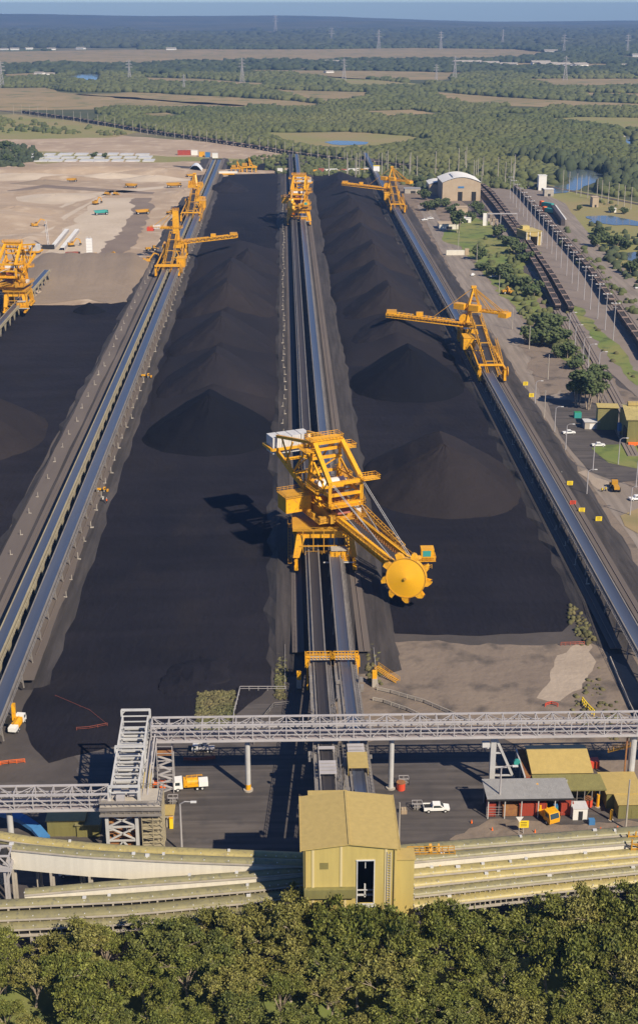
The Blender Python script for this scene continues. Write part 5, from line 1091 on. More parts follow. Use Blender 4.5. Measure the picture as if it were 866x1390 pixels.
# yellow shed behind
xa, xc = P(721, 1040, 6).x, P(801, 1040, 6).x; t = thing('yellow_shed', 'yellow-green shed with a stepped roof behind the grey workshop', 'shed', (xa, 236.5, 0)); W = xc - xa
b = MB(); b.box(0, W, 0, 9.2, -.2, 5.6); b.build('walls', 'cladolive', t)
b = MB(); b.add([(-.3, -.3, 5.6), (W + .3, -.3, 5.6), (W + .3, 6.6, 7.2), (-.3, 6.6, 7.2)], [(0, 1, 2, 3)]); b.build('roof', 'cladroof', t)
b = MB(); b.add([(-.3, 6.6, 7.2), (W + .3, 6.6, 7.2), (W + .3, 9.6, 6.4), (-.3, 9.6, 6.4)], [(0, 1, 2, 3)]); b.build('back_roof', 'galroof', t)
b = MB(); b.add([(-.2, -4.4, 4.2), (W + 2.2, -4.4, 4.2), (W + 1.6, -.3, 5.4), (-.3, -.3, 5.4)], [(0, 1, 2, 3)]); b.add([(-.2, -4.4, 4.0), (W + 2.2, -4.4, 4.0), (W + 1.6, -.3, 5.2), (-.3, -.3, 5.2)], [(3, 2, 1, 0)]); b.build('leanto_roof', 'cladolive', t)
b = MB()
for k in range(9): b.bar((W * k / 8 + .8, -4.2, 0), (W * k / 8 + .8, -4.2, 4.1), .16)
b.build('posts', 'frame', t)
# rust coloured ramp with blue end
p0 = P(712, 1062); t = thing('screen_ramp', 'rust red ladder-like ramp between white beams beside the yellow shed', 'ramp', (p0.x, 236, 0))
b = MB(); b.box(-1.0, 1.0, 0, 11, 4.6, 4.8); b.build('deck', 'redsteel', t); b = MB()
for k in range(26): b.bar((-1, .2 + k * .42, 4.95), (1, .2 + k * .42, 4.95), .14)
b.build('rungs', 'rust', t); b = MB(); b.bar((-1.2, 0, 4.9), (-1.2, 11, 4.9), .3); b.bar((1.2, 0, 4.9), (1.2, 11, 4.9), .3)
for y in (.5, 5, 10.5): b.bar((-1.2, y, 0), (-1.2, y, 4.8), .25); b.bar((1.2, y, 0), (1.2, y, 4.8), .25)
b.build('side_beams', 'steel', t); MB().cyl((-1.9, 6, 5), (-1.9, 5.4, 5), .7, n=14).build('fan', 'teal', t)
block('storage_shed', 'yellow-green flat roofed shed behind, near the right edge', 'shed', 846, 1098, 7.2, 7.5, 3.6, 'cladolive', 'cladroof')
block('storage_shed', 'low yellow-green shed with blank walls in front at the right edge', 'shed', 862, 1112, 7.0, 5.2, 3.4, 'cladolive', 'cladroof')
block('site_hut', 'small white hut with a flat roof in front of the workshop', 'hut', 787, 1114, 2.9, 2.6, 2.6, 'white', 'lightgrey', over=.1)
block('site_hut', 'small white hut with a flat roof on the parking area left of the centre conveyors', 'hut', 275, 1018, 1.9, 1.9, 1.7, 'white', 'carwhite', over=.05)
block('storage_shed', 'yellow-green shed with two wide doors under the lower left gallery', 'shed', 90, 1136, 7.2, 4.5, 3.6, 'cladolive', 'cladroof')
block('storage_shed', 'darker yellow-green annex right of the two door shed at lower left', 'shed', 120, 1137, 4.4, 4.0, 2.8, 'cladolive', 'galroof')
block('control_hut', 'pale hut with a yellow-green roof beside the lattice tower', 'hut', 221, 1124, 4.2, 3.0, 3.0, 'concrete', 'cladroof')
block('control_hut', 'small yellow box on stilts above the orange bin', 'hut', 199, 1072, 2.4, 2.2, 5.5, 'clad', 'cladroof', over=.05)
t = block('skip_bin', 'low orange-red bin beside the foot of the tall stair tower', 'bin', 213, 1071, 3.6, 1.3, 1.2, 'orange')
t = thing('yellow_post_box', 'bright yellow upright box at the corner of the pale hut', 'post', P(233, 1124)); MB().box(-.35, .35, -.5, .2, 0, 2.4).build('box', 'signyellow', t); MB().box(-.4, .4, -.55, .25, 2.4, 2.5).build('lid', 'yellow', t)
# blue sloping pipe at lower left
b = MB(); pts = [P(-30, 1096, 3), P(10, 1105, 3), P(30, 1112, 2.6), P(48, 1124, 1.6), P(62, 1140, .8)]
for a, c_ in zip(pts[:-1], pts[1:]): b.bar(a, c_, 2.0, .8)
tag(b.build('blue_chute', 'blue'), 'bright blue covered chute curving down below the lower left gallery', 'chute')
# left-hand rail vehicle and yellow posts
# guard fences
def guard(name, label, px, h=1.2, m='galv', mids=1, z=0, cat='fence', step=2.0, w=.1, rail_m=None):
    o = MB().rail([P(a, b_, z) for a, b_ in px], h, w, step, mids).build(name, m); return tag(o, label, cat)
guard('guard_rail', 'white guard rail left of the centre conveyors, turning towards the camera', [(388, 938), (326, 938), (318, 970), (314, 1008)], 1.2, 'galv')
guard('guard_rail', 'grey guard rail on the inner side of the ramp left of the centre conveyors', [(392, 958), (372, 960), (356, 980), (345, 1012)], 1.1, 'frame')
guard('guard_rail', 'pale guard rail curving right from the centre conveyors past the brown dirt', [(512, 938), (530, 942), (575, 955), (610, 970), (642, 984)], 1.0, 'concrete', 2, w=.16)
guard('guard_rail', 'second guard rail nearer the camera right of the centre conveyors', [(506, 952), (520, 955), (552, 966), (578, 978)], 1.0, 'concrete', 2, w=.16)
guard('guard_rail', 'thin rail along the left edge of the middle berm end', [(387, 880), (387, 936)], 1.1, 'galv', w=.07)
guard('guard_rail', 'thin rail along the right edge of the middle berm end', [(507, 884), (513, 936)], 1.1, 'galv', w=.07)
guard('guard_rail', 'white kerb rail along the haul ramp at the right edge', [(828, 896), (842, 930), (856, 962), (880, 1010)], .9, 'concrete', 2, w=.2)
guard('barrier_row', 'row of red and white barrels on the edge of the pale dirt patch', [(761, 877), (793, 876)], 1.0, 'redsteel', 1, step=1.1, w=.14, cat='barrier')
guard('warning_fence', 'row of short yellow posts on the dark slope at right', [(790, 955), (797, 964), (806, 973)], 1.6, 'signyellow', 1, step=1.0, w=.2)
guard('barrier_mesh', 'sagging orange-red barrier mesh on coal at lower left, near the truss end', [(104, 992), (120, 991), (146, 986)], .8, 'redsteel', 1, step=2.2, w=.07, cat='barrier')
guard('barrier_mesh', 'thin red tape line running down the coal at left', [(75, 946), (96, 955), (122, 966), (144, 984)], .4, 'redsteel', 0, step=3, w=.05, cat='barrier')
guard('barrier_mesh', 'orange mesh fence on the ground at the left edge', [(-10, 1041), (12, 1038), (34, 1036)], 1.0, 'orange', 2, step=1.6, w=.1, cat='barrier')
guard('barrier_row', 'small red and white barriers on the brown dirt below the pale patch', [(740, 960), (748, 957), (757, 960)], .9, 'redpaint', 1, step=1.0, w=.15, cat='barrier')
guard('barrier_row', 'pale pink and white barriers on the asphalt right of the lattice tower', [(250, 1033), (268, 1034), (292, 1031)], .8, 'redsteel', 2, step=1.6, w=.2, cat='barrier')
guard('barrier_row', 'red and white barrier in front of the workshop', [(745, 1109), (770, 1107)], .8, 'redsteel', 2, step=1.4, w=.2, cat='barrier')
guard('yard_fence', 'thin wire fence at the left end of the workshop', [(660, 1108), (660, 1084)], 2.4, 'galv', 2, w=.06); guard('yard_fence', 'thin wire fence in front of the workshop, left of the white utility truck', [(660, 1110), (684, 1110)], 2.4, 'galv', 3, w=.06)
o = stair(None, [P(511, 906, 2.0), P(540, 926, .1)], 'yellow', 1.6); tag(o, 'yellow railed steps leading down from the berm beside the centre conveyors', 'steps'); o.name = 'access_steps'
o = stair(None, [P(828, 1020, 6.0), P(858, 1012, 9.5)], 'yellow', 1.6); tag(o, 'yellow railed stairs climbing beside the yellow shed', 'stairs'); o.name = 'access_stairs'
tag(MB().cb(*P(806, 1036, 1), 2, 2, 1.6).build('bin', 'redpaint'), 'red box at the back corner of the yellow shed', 'bin')
tag(MB().cb(*P(803, 1116, .6), 1.2, 1.0, 1.2).build('drum_crate', 'blue'), 'small deep blue crate beside the white hut', 'crate')
for i, (px, py, h, lab) in enumerate([(806, 1082, 3.2, 'tall yellow bollard pair beside the red drum right of the workshop'), (811, 1096, 3.0, 'leaning yellow gas bottle cage right of the white hut'), (829, 1114, 2.4, 'single yellow post at the corner of the front right shed')]):
    t = thing('yellow_post', lab, 'bollard', P(px, py)); MB().cyl((0, 0, 0), (0, 0, h), .32, n=10).build('post', 'yellow', t); MB().cyl((0, 0, 0), (0, 0, .15), .55, n=10).build('base', 'concrete', t)
for i, (px, py, lab) in enumerate([(798, 1094, 'red-orange drum beside the tall yellow bollards'), (544, 1072, 'red machine box behind the transfer building next to the white column')]):
    t = thing('red_drum', lab, 'drum', P(px, py)); MB().cyl((0, 0, 0), (0, 0, 1.7), .9, n=14).build('body', 'redpaint', t); MB().cyl((0, 0, 1.7), (0, 0, 1.8), .95, n=14).build('lid', 'rust', t)

# ================================================================ VEHICLES
def wheels(par, xs, ys, r, w=.28, name='wheel'):
    first = None
    for x in xs:
        for y in ys:
            if first is None: first = MB().cyl((0, -w / 2, 0), (0, w / 2, 0), r, n=14).build(name, 'tyre', par); q = MB().cyl((0, -w / 2 - .02, 0), (0, w / 2 + .02, 0), r * .5, n=10).build('rim', 'lightgrey', first); first.location = (x, y, r)
            else: dup(first, loc=(x, y, r), parent=par)
def ute(px, py, rz, label, paint='carwhite', tray=True, z=0, group=None, cat='utility truck', name='utility_truck', s=1.0):
    t = thing(name, label, cat, P(px, py, z), rz, group); t.scale = (s, s, s); b = MB()
    b.add([(x, y, z_) for y in (-.92, .92) for x, z_ in ((-2.6, .55), (2.6, .55), (2.65, .95), (1.5, 1.12), (-2.6, 1.08))], [(4, 3, 2, 1, 0), (5, 6, 7, 8, 9), (0, 1, 6, 5), (1, 2, 7, 6), (2, 3, 8, 7), (3, 4, 9, 8), (4, 0, 5, 9)])
    b.add([(x, y * (.84 if z_ > 1.5 else .95), z_) for y in (-.92, .92) for x, z_ in ((-.9, 1.08), (1.55, 1.1), (.75, 1.78), (-.75, 1.8))], [(3, 2, 1, 0), (4, 5, 6, 7), (1, 2, 6, 5), (2, 3, 7, 6), (3, 0, 4, 7)])
    b.build('body', paint, t)
    b = MB()
    for y in (-1, 1): b.add([(x, y * (.925 * (.865 if z_ > 1.5 else .955)), z_) for x, z_ in ((-.7, 1.2), (1.2, 1.2), (.65, 1.68), (-.62, 1.7))], [(0, 1, 2, 3) if y < 0 else (3, 2, 1, 0)])
    b.add([(1.50, -.78, 1.17), (1.50, .78, 1.17), (.83, .70, 1.74), (.83, -.70, 1.74)], [(0, 1, 2, 3)]); b.build('windows', 'glass', t)
    if tray: b = MB(); b.box(-2.6, -1.0, -.8, .8, 1.1, 1.12); b.build('tray_bed', 'dark', t); b = MB(); [b.box(-2.62, -.98, y - .04, y + .04, 1.08, 1.32) for y in (-.9, .9)]; b.box(-2.66, -2.58, -.9, .9, 1.08, 1.32); b.build('tray_sides', paint, t)
    wheels(t, (-1.65, 1.75), (-.86, .86), .40)
    for y in (-.6, .6): MB().box(2.6, 2.67, y - .18, y + .18, .78, .94).build('headlight', 'lightgrey', t)
    return t
ute(592, 1101, .02, 'white dual cab utility truck on the asphalt right of the transfer building')
ute(715, 1100, pi + .05, 'white utility truck with yellow roof bars parked under the workshop edge')
ute(100, 1189, pi, 'white utility truck in the shade under the deep white walled conveyor')
ute(772, 589, .1, 'white car driving on the road left of the olive lawn', s=.92, cat='car', name='car', tray=False); ute(812, 606, 0, 'small white van parked at the tip of the lawn', s=.92, cat='van', name='van', tray=False)
ute(864, 679, .2, 'white car at the right edge below the kerb island', s=1.0, cat='car', name='car', tray=False); ute(642, 374, 1.2, 'silver white car parked on the road verge behind the right stacker', s=.92, cat='car', name='car', tray=False)
ute(669, 376, .1, 'white car half hidden in the green verge', s=.92, cat='car', name='car', tray=False); ute(584, 297, .1, 'white van among the parked cars near the office huts', cat='van', name='van', tray=False, s=1.0)
ute(576, 299, .4, 'white car at the left end of the parked cars near the office huts', cat='car', name='car', tray=False, s=1.0); ute(868, 392, 0, 'small white car on the access track at the right edge', cat='car', name='car', tray=False)
def truck(px, py, rz, label, bodym, kind='tank', cabm='carwhite', s=1.0):
    t = thing('truck', label, 'truck', P(px, py), rz); t.scale = (s,) * 3
    b = MB(); b.box(-4, 3.6, -.45, .45, .75, 1.05); b.build('chassis', 'dark', t)
    b = MB(); b.add([(x, y, z) for y in (-1.2, 1.2) for x, z in ((1.7, .8), (4.0, .7), (4.05, 1.7), (3.6, 2.9), (1.8, 3.0))], [(4, 3, 2, 1, 0), (5, 6, 7, 8, 9), (0, 1, 6, 5), (1, 2, 7, 6), (2, 3, 8, 7), (3, 4, 9, 8), (4, 0, 5, 9)]); o = b.build('cab', cabm, t)
    b = MB(); b.add([(4.06, -1.05, 1.75), (4.06, 1.05, 1.75), (3.66, 1.0, 2.75), (3.66, -1.0, 2.75)], [(0, 1, 2, 3)]); b.box(2.4, 3.5, -1.22, 1.22, 1.8, 2.6); b.build('window', 'glass', o)
    if kind == 'tank':
        b = MB(); b.cyl((-1.9, 0, 1.9), (.9, 0, 1.9), 1.05, n=16); b.box(-2.0, 1.2, -1.1, 1.1, 1.05, 1.5); b.build('tank', bodym, t)
        b = MB(); b.box(.6, 1.5, -1.1, 1.1, 1.1, 2.7); b.rail([(-3, -.4, 2.9), (.8, -.4, 2.9)], .5, .08, 1); b.build('pump_box', bodym, t); MB().box(-4.3, -2.1, -1.15, 1.15, 1.0, 2.2).build('rear_box', 'carwhite', t)
    else:
        b = MB(); b.box(-4, 1.5, -1.2, 1.2, 1.05, 1.6); b.cb(-1, 0, 2.1, 1.8, 1.8, 1.0); b.build('deck', bodym, t); b = MB(); b.bar((-1, 0, 2.4), (-3.6, .6, 5.2), .5); b.bar((-3.6, .6, 5.2), (-.8, 1.5, 4.6), .4); b.bar((-1, .4, 2.6), (-2.6, .5, 3.8), .25); b.build('crane_arm', bodym, t); MB().cb(-.6, 1.6, 4.3, 1.2, 1.0, 1.0).build('bucket', bodym, t)
    wheels(t, (-2.9, -1.7, 2.9), (-1.05, 1.05), .5, .35); return t
truck(258, 1071, pi + .12, 'white cabbed truck with a yellow tank body on the asphalt right of the lattice tower', 'yellow', s=.88); truck(737, 1108, -1.15, 'yellow crane truck with a folded arm in front of the workshop', 'yellow', 'crane', 'yellow')
truck(24, 988, 1.4, 'white and yellow truck parked beside the left conveyors at the left edge', 'yellow', 'tank', 'carwhite', .8)
t = thing('rail_crane', 'yellow rail crane arm with a white cab at the bottom of the left track', 'crane', P(17, 988)); b = MB(); b.box(-.6, .6, -2, 2, .5, 1.4); b.build('base', 'dark', t); b = MB(); b.bar((.3, 1, 1), (.3, 1.4, 5.4), .8); b.build('jib', 'yellow', t); MB().cb(-1.2, 0, 2, 1.5, 1.3, 1.3).build('winch', 'dark', t)
truck(276, 1020, pi, 'small white flatbed with lattice frame parked near the gallery shadow', 'galv', 'crane', 'lightgrey', .62)
# earthmoving plant
def plant(px, py, rz, kind, label, s=1.0, m='yellow_b', z=.2):
    nm = {'ex': 'excavator', 'dz': 'bulldozer', 'dt': 'dump_truck', 'ld': 'wheel_loader'}[kind]; s *= .8; t = thing(nm, label, nm.replace('_', ' '), P(px, py, z), rz); t.scale = (s,) * 3
    if kind in ('ex', 'dz'):
        for y in (-1.25, 1.25): b = MB(); b.add([(x, y + w_, zz) for w_ in (-.35, .35) for x, zz in ((-2, .5), (-1.6, .0), (1.6, 0), (2, .5), (1.6, 1), (-1.6, 1))], [(5, 4, 3, 2, 1, 0), (6, 7, 8, 9, 10, 11)] + [(i, (i + 1) % 6, (i + 1) % 6 + 6, i + 6) for i in range(6)]); b.build('track', 'dark', t)
    if kind == 'ex':
        b = MB(); b.box(-2.2, 1.3, -1.3, 1.3, 1.1, 2.2); b.box(-2.4, -1.2, -1.3, 1.3, 1.1, 2.7); b.build('body', m, t); o = MB().box(.1, 1.5, .3, 1.3, 2.2, 3.2).build('cab', m, t); MB().box(.2, 1.54, .26, 1.34, 2.4, 3.05).build('window', 'glass', o)
        b = MB(); b.bar((1, -.3, 2), (3.6, -.3, 5), .5, .7); b.bar((3.6, -.3, 5), (5.8, -.3, 4.2), .45, .6); b.bar((5.8, -.3, 4.2), (6.4, -.3, 1.6), .4, .5); b.build('arm', m, t); MB().cb(6.2, -.3, 1.2, 1.2, 1.2, 1.0).build('bucket', 'dark', t)
    elif kind == 'dz':
        b = MB(); b.box(-1.8, 1.9, -.9, .9, .7, 2.0); b.build('body', m, t); o = MB().box(-1.2, .3, -.8, .8, 2.0, 3.1).build('cab', m, t); MB().box(-1.1, .34, -.84, .84, 2.3, 2.95).build('window', 'glass', o); MB().box(2.7, 2.95, -2, 2, .1, 1.4).build('blade', m, t); b = MB(); b.bar((0, -1.6, .6), (2.7, -1.6, .6), .25); b.bar((0, 1.6, .6), (2.7, 1.6, .6), .25); b.build('push_arms', m, t)
    else:
        L = 4.5 if kind == 'dt' else 3.2; b = MB(); b.box(-L, L, -.8, .8, 1.0, 1.6); b.build('chassis', 'dark', t); o = MB().box(L - 1.9, L - .3, -1.1, 1.1, 1.6, 3.1).build('cab', m, t); MB().box(L - 1.2, L - .26, -1.14, 1.14, 2.2, 2.9).build('window', 'glass', o)
        if kind == 'dt': b = MB(); b.add([(x, y, zz) for y in (-1.5, 1.5) for x, zz in ((-L - .3, 2.4), (-L + .8, 1.4), (L - 2.3, 1.5), (L - 1.9, 3.2), (-L - .5, 2.9))], [(4, 3, 2, 1, 0), (5, 6, 7, 8, 9), (0, 1, 6, 5), (1, 2, 7, 6), (2, 3, 8, 7), (3, 4, 9, 8), (4, 0, 5, 9)]); b.build('tipping_body', m, t)
        else: b = MB(); b.box(-L - .2, -.3, -1.0, 1.0, 1.3, 2.3); b.build('body', m, t); MB().box(L + .4, L + 1.6, -1.5, 1.5, .3, 1.4).build('bucket', m, t)
        wheels(t, (-L + 1.2, L - 1.2), (-1.2, 1.2), .85, .6)
    return t
PL = [(48, 308, .4, 'ex', 'yellow excavator beside a white vehicle on the open sand at far left', 1.5), (98, 246, 0, 'dt', 'yellow dump truck alone on the upper sand bank', 1.3), (178, 254, 3, 'dt', 'yellow dump truck alone in the middle of the upper sand bank', 1.5), 
      (237, 254, 0, 'dt', 'large yellow dump truck near the far left stacker', 1.8), (145, 264, 0, 'dz', 'left of two small bulldozers above the pale pad', 1.4), (157, 264, 0, 'dz', 'right of two small bulldozers above the pale pad', 1.4), (130, 277, 1, 'ex', 'excavator at the top of the pale construction pad', 1.4), 
      (138, 291, .3, 'dt', 'teal machine in the middle of the pale pad', 1.5), (194, 290, .3, 'dt', 'yellow dump truck on the dark wet strip', 1.5), (231, 290, 1, 'ld', 'dark loader left of the plate mast stacker', 1.3), (200, 357, .4, 'ex', 'yellow excavator left of the plate mast stacker legs', 1.6), (131, 351, 0, 'dz', 'yellow bulldozer at the foot of the dark wet strip', 1.6),
      (97, 334, .5, 'ex', 'orange excavator beside the white girders', 1.3), (162, 355, 2.6, 'ex', 'excavator on the crest of the embankment', 1.5), (205, 340, .4, 'ld', 'loader beside the left conveyor above the excavator', 1.4), 
      (100, 348, 0, 'dt', 'white and red truck at the lower end of the white girders', 1.3), (260, 240, .5, 'dt', 'dark dump truck near the white tent', 1.3)]
for px, py, rz, k, lab, s in PL: plant(px, py, rz, k, lab, s, m='teal' if 'teal' in lab else ('redsteel' if 'red truck' in lab else 'yellow_b'))
plant(835, 665, 1.5, 'ld', 'orange-yellow road roller parked on the road near the worksite', 1.15, 'yellow_b', .2)
c = P(198, 508, BZ); plant(198, 512, 0, 'ld', 'yellow loader on the berm right of the left conveyors, upper', .7, 'yellow', BZ); plant(138, 667, 0, 'ld', 'orange cab machine on the berm right of the left conveyors, lower', .6, 'yellow', BZ)
# ================================================================ TREES
def leaf_cards(name, clumps, m, parent, seed, size=.42):
    """many small leaf sprays filling the volume of each clump (x,y,z,r,rz,n)"""
    g_ = np.random.default_rng(seed); VV = []
    for x, y, z, r, rz, n in clumps:
        d = g_.normal(size=(n, 3)); rad = g_.uniform(.35, .78, n)
        c = np.array([x, y, z]) + d * rad[:, None] * np.array([r, r, rz]); c[:, 2] = np.maximum(c[:, 2], z - rz * .8)
        a = g_.normal(size=(n, 3)) + d * .2 + np.array([0, 0, .1]); a /= np.linalg.norm(a, axis=1)[:, None]; b = np.cross(a, g_.normal(size=(n, 3))); b /= np.linalg.norm(b, axis=1)[:, None]
        s = (size * g_.uniform(.5, 1.25, n))[:, None]; q = np.cross(a, b) 
        VV.append(np.stack([c - a * s, c + b * s * .55 + q * s * .15, c + a * s, c - b * s * .55 + q * s * .15], 1))
    V = np.concatenate(VV).reshape(-1, 3); F4 = np.arange(len(V)).reshape(-1, 4); return rawmesh(name, V, F4, m, parent)
def gum(seed, h, sp, m, label):
    rr = random.Random(seed); t = thing('gum_tree', label, 'tree', (0, 0, 0), 0, 'trees in the belt along the bottom of the photo')
    b = MB(); fork = h * rr.uniform(.25, .4); lean = (rr.uniform(-.6, .6), rr.uniform(-.6, .6)); b.cyl((0, 0, -.3), (lean[0], lean[1], fork), .24, .17, 8)
    cl = []; nl = rr.randint(6, 9)
    for k in range(nl):
        a = 2 * pi * k / nl + rr.uniform(-.4, .4); rad = sp * rr.uniform(.35, .85); z = h * rr.uniform(.62, .9); e = (lean[0] + cos(a) * rad, lean[1] + sin(a) * rad, z - .6)
        mid = (lean[0] * .6 + e[0] * .45, lean[1] * .6 + e[1] * .45, fork + (z - fork) * .5); b.cyl((lean[0], lean[1], fork - .1), mid, .13, .09, 6, False); b.cyl(mid, e, .09, .035, 6, False)
        for q in range(rr.randint(4, 6)):
            r_ = rr.uniform(.42, .85); dx, dy = rr.uniform(-1.7, 1.7), rr.uniform(-1.7, 1.7); cl.append((e[0] + dx, e[1] + dy, z + rr.uniform(-1.1, .8), r_, r_ * .42, int(290 * r_ * r_ + 35))); b.cyl(e, (e[0] + dx, e[1] + dy, z), .04, .02, 5, False)
        if rr.random() < .4: cl.append((mid[0] + rr.uniform(-.5, .5), mid[1] + rr.uniform(-.5, .5), mid[2] + .5, .8, .5, 60))
    for q in range(7): r_ = rr.uniform(.5, .95); cl.append((lean[0] + rr.uniform(-1.8, 1.8), lean[1] + rr.uniform(-1.8, 1.8), h - r_ * .5 - rr.uniform(0, 1) + rr.uniform(-.6, .2), r_, r_ * .5, int(330 * r_ * r_ + 60)))
    b.build('trunk', 'bark', t); leaf_cards('crown', cl, m, t, seed, .22); return t
TL = ['rounded gum tree', 'tall open gum tree', 'small bushy gum tree', 'spreading gum tree', 'dark gum tree', 'yellowish gum tree', 'narrow gum tree']
base = [gum(50 + i, h, s, m, TL[i]) for i, (h, s, m) in enumerate([(11, 3.4, 'leaf'), (12.5, 3.6, 'leaf'), (8, 3.0, 'leaf'), (11, 4.3, 'leaf_c'), (10.5, 3.6, 'leaf_b'), (11.5, 3.4, 'leaf_c'), (12, 2.8, 'leaf_b')])]
used = set(); rt = random.Random(21); spots = []
def tops(x, Y=182.5):    # tree height that reaches the tree line
    want = float(np.interp(Q(x, Y, 10)[0], [0, 70, 100, 190, 260, 330, 400, 440, 480, 560, 600, 660, 700, 760, 800, 866], [1252, 1262, 1246, 1252, 1238, 1228, 1236, 1226, 1240, 1206, 1226, 1228, 1216, 1194, 1216, 1206]))
    h = 10.0
    for _ in range(4): h += (Q(x, Y, h)[1] - want) / 6.0
    return max(6, min(h, 19))
for row, (Y, sp, hs) in enumerate(((182.5, 5.4, .97), (176.5, 6.6, .84), (170.5, 7.2, .76), (164.5, 7.4, .74), (158.5, 7.6, .72), (152, 7.6, .72))):
    x = -68 + row * 1.7
    while x < 82:
        spots.append((x + rt.uniform(-1, 1), Y + rt.uniform(-2, 1.4), tops(x, 179 if 0 < x < 20 and row == 0 else 182.5) * hs * (rt.uniform(.80, 1.06) if row else rt.uniform(.84, 1.03)), row)); x += sp * rt.uniform(.7, 1.4)
BH = [11, 12.5, 8, 11, 10.5, 11.5, 12]
RN = ['in the top row', 'in the second row', 'in the middle', 'in the fourth row', 'in the lowest visible row', 'at the very bottom']
for x, y, h, row in spots:
    if 2 < x < 18 and y > 179.5: y = 179.0
    k = rt.randrange(7); s = h / BH[k]; lab = '%s %s, %s' % (TL[k], RN[row], 'near the left edge' if x < -38 else 'halfway to the left edge' if x < -19 else 'left of the yellow building' if x < 1 else 'below the yellow building' if x < 20 else 'right of the yellow building' if x < 38 else 'halfway to the right edge' if x < 55 else 'near the right edge')
    o = base[k] if k not in used else dup(base[k]); used.add(k)
    o.location = (x, y, 0); o.rotation_euler.z = rt.uniform(0, 6.28); sw = min(s, 1.15); o.scale = (sw * rt.uniform(.9, 1.2), sw * rt.uniform(.9, 1.2), s); o['label'] = lab
sheet('tree_belt_floor', [(-120, 188), (-120, 110), (130, 110), (130, 190), (20, 186.5), (-40, 188)], 'grass', .05, world=True)
# bushy trees of the right-hand corridor
def bushy(seed, label, m='bush', tall=False):
    rr = random.Random(seed); t = thing('bushy_tree', label, 'tree', (0, 0, 0), 0, 'bushy trees beside the road and railway'); pts = []
    for k in range(10 if not tall else 14):
        a = rr.uniform(0, 6.28); r_ = rr.uniform(0, 2.6); z = rr.uniform(2.0, 4.6) if not tall else rr.uniform(4, 10)
        for q in range(34):
            u = rr.gauss(0, 1), rr.gauss(0, 1), rr.gauss(0, 1); n = sqrt(sum(i * i for i in u)) or 1; R_ = rr.uniform(.8, 1.5); s = rr.uniform(.28, .62)
            pts.append((cos(a) * r_ + u[0] / n * R_ * 1.15, sin(a) * r_ + u[1] / n * R_ * 1.15, z + u[2] / n * R_ * .8, s, s * .8))
    blobs('crown', pts, m, t, .35); b = MB()
    for k in range(3 if not tall else 5): a = k * 2.1; b.cyl((cos(a) * .4, sin(a) * .4, -.2), (cos(a) * 1.6, sin(a) * 1.6, 3.2 if not tall else 8), .2, .1, 6)
    b.build('trunk', 'bark', t); return t
bb = [bushy(1, ''), bushy(2, '', 'bush'), bushy(3, '', 'bush', True)]; bu = set()
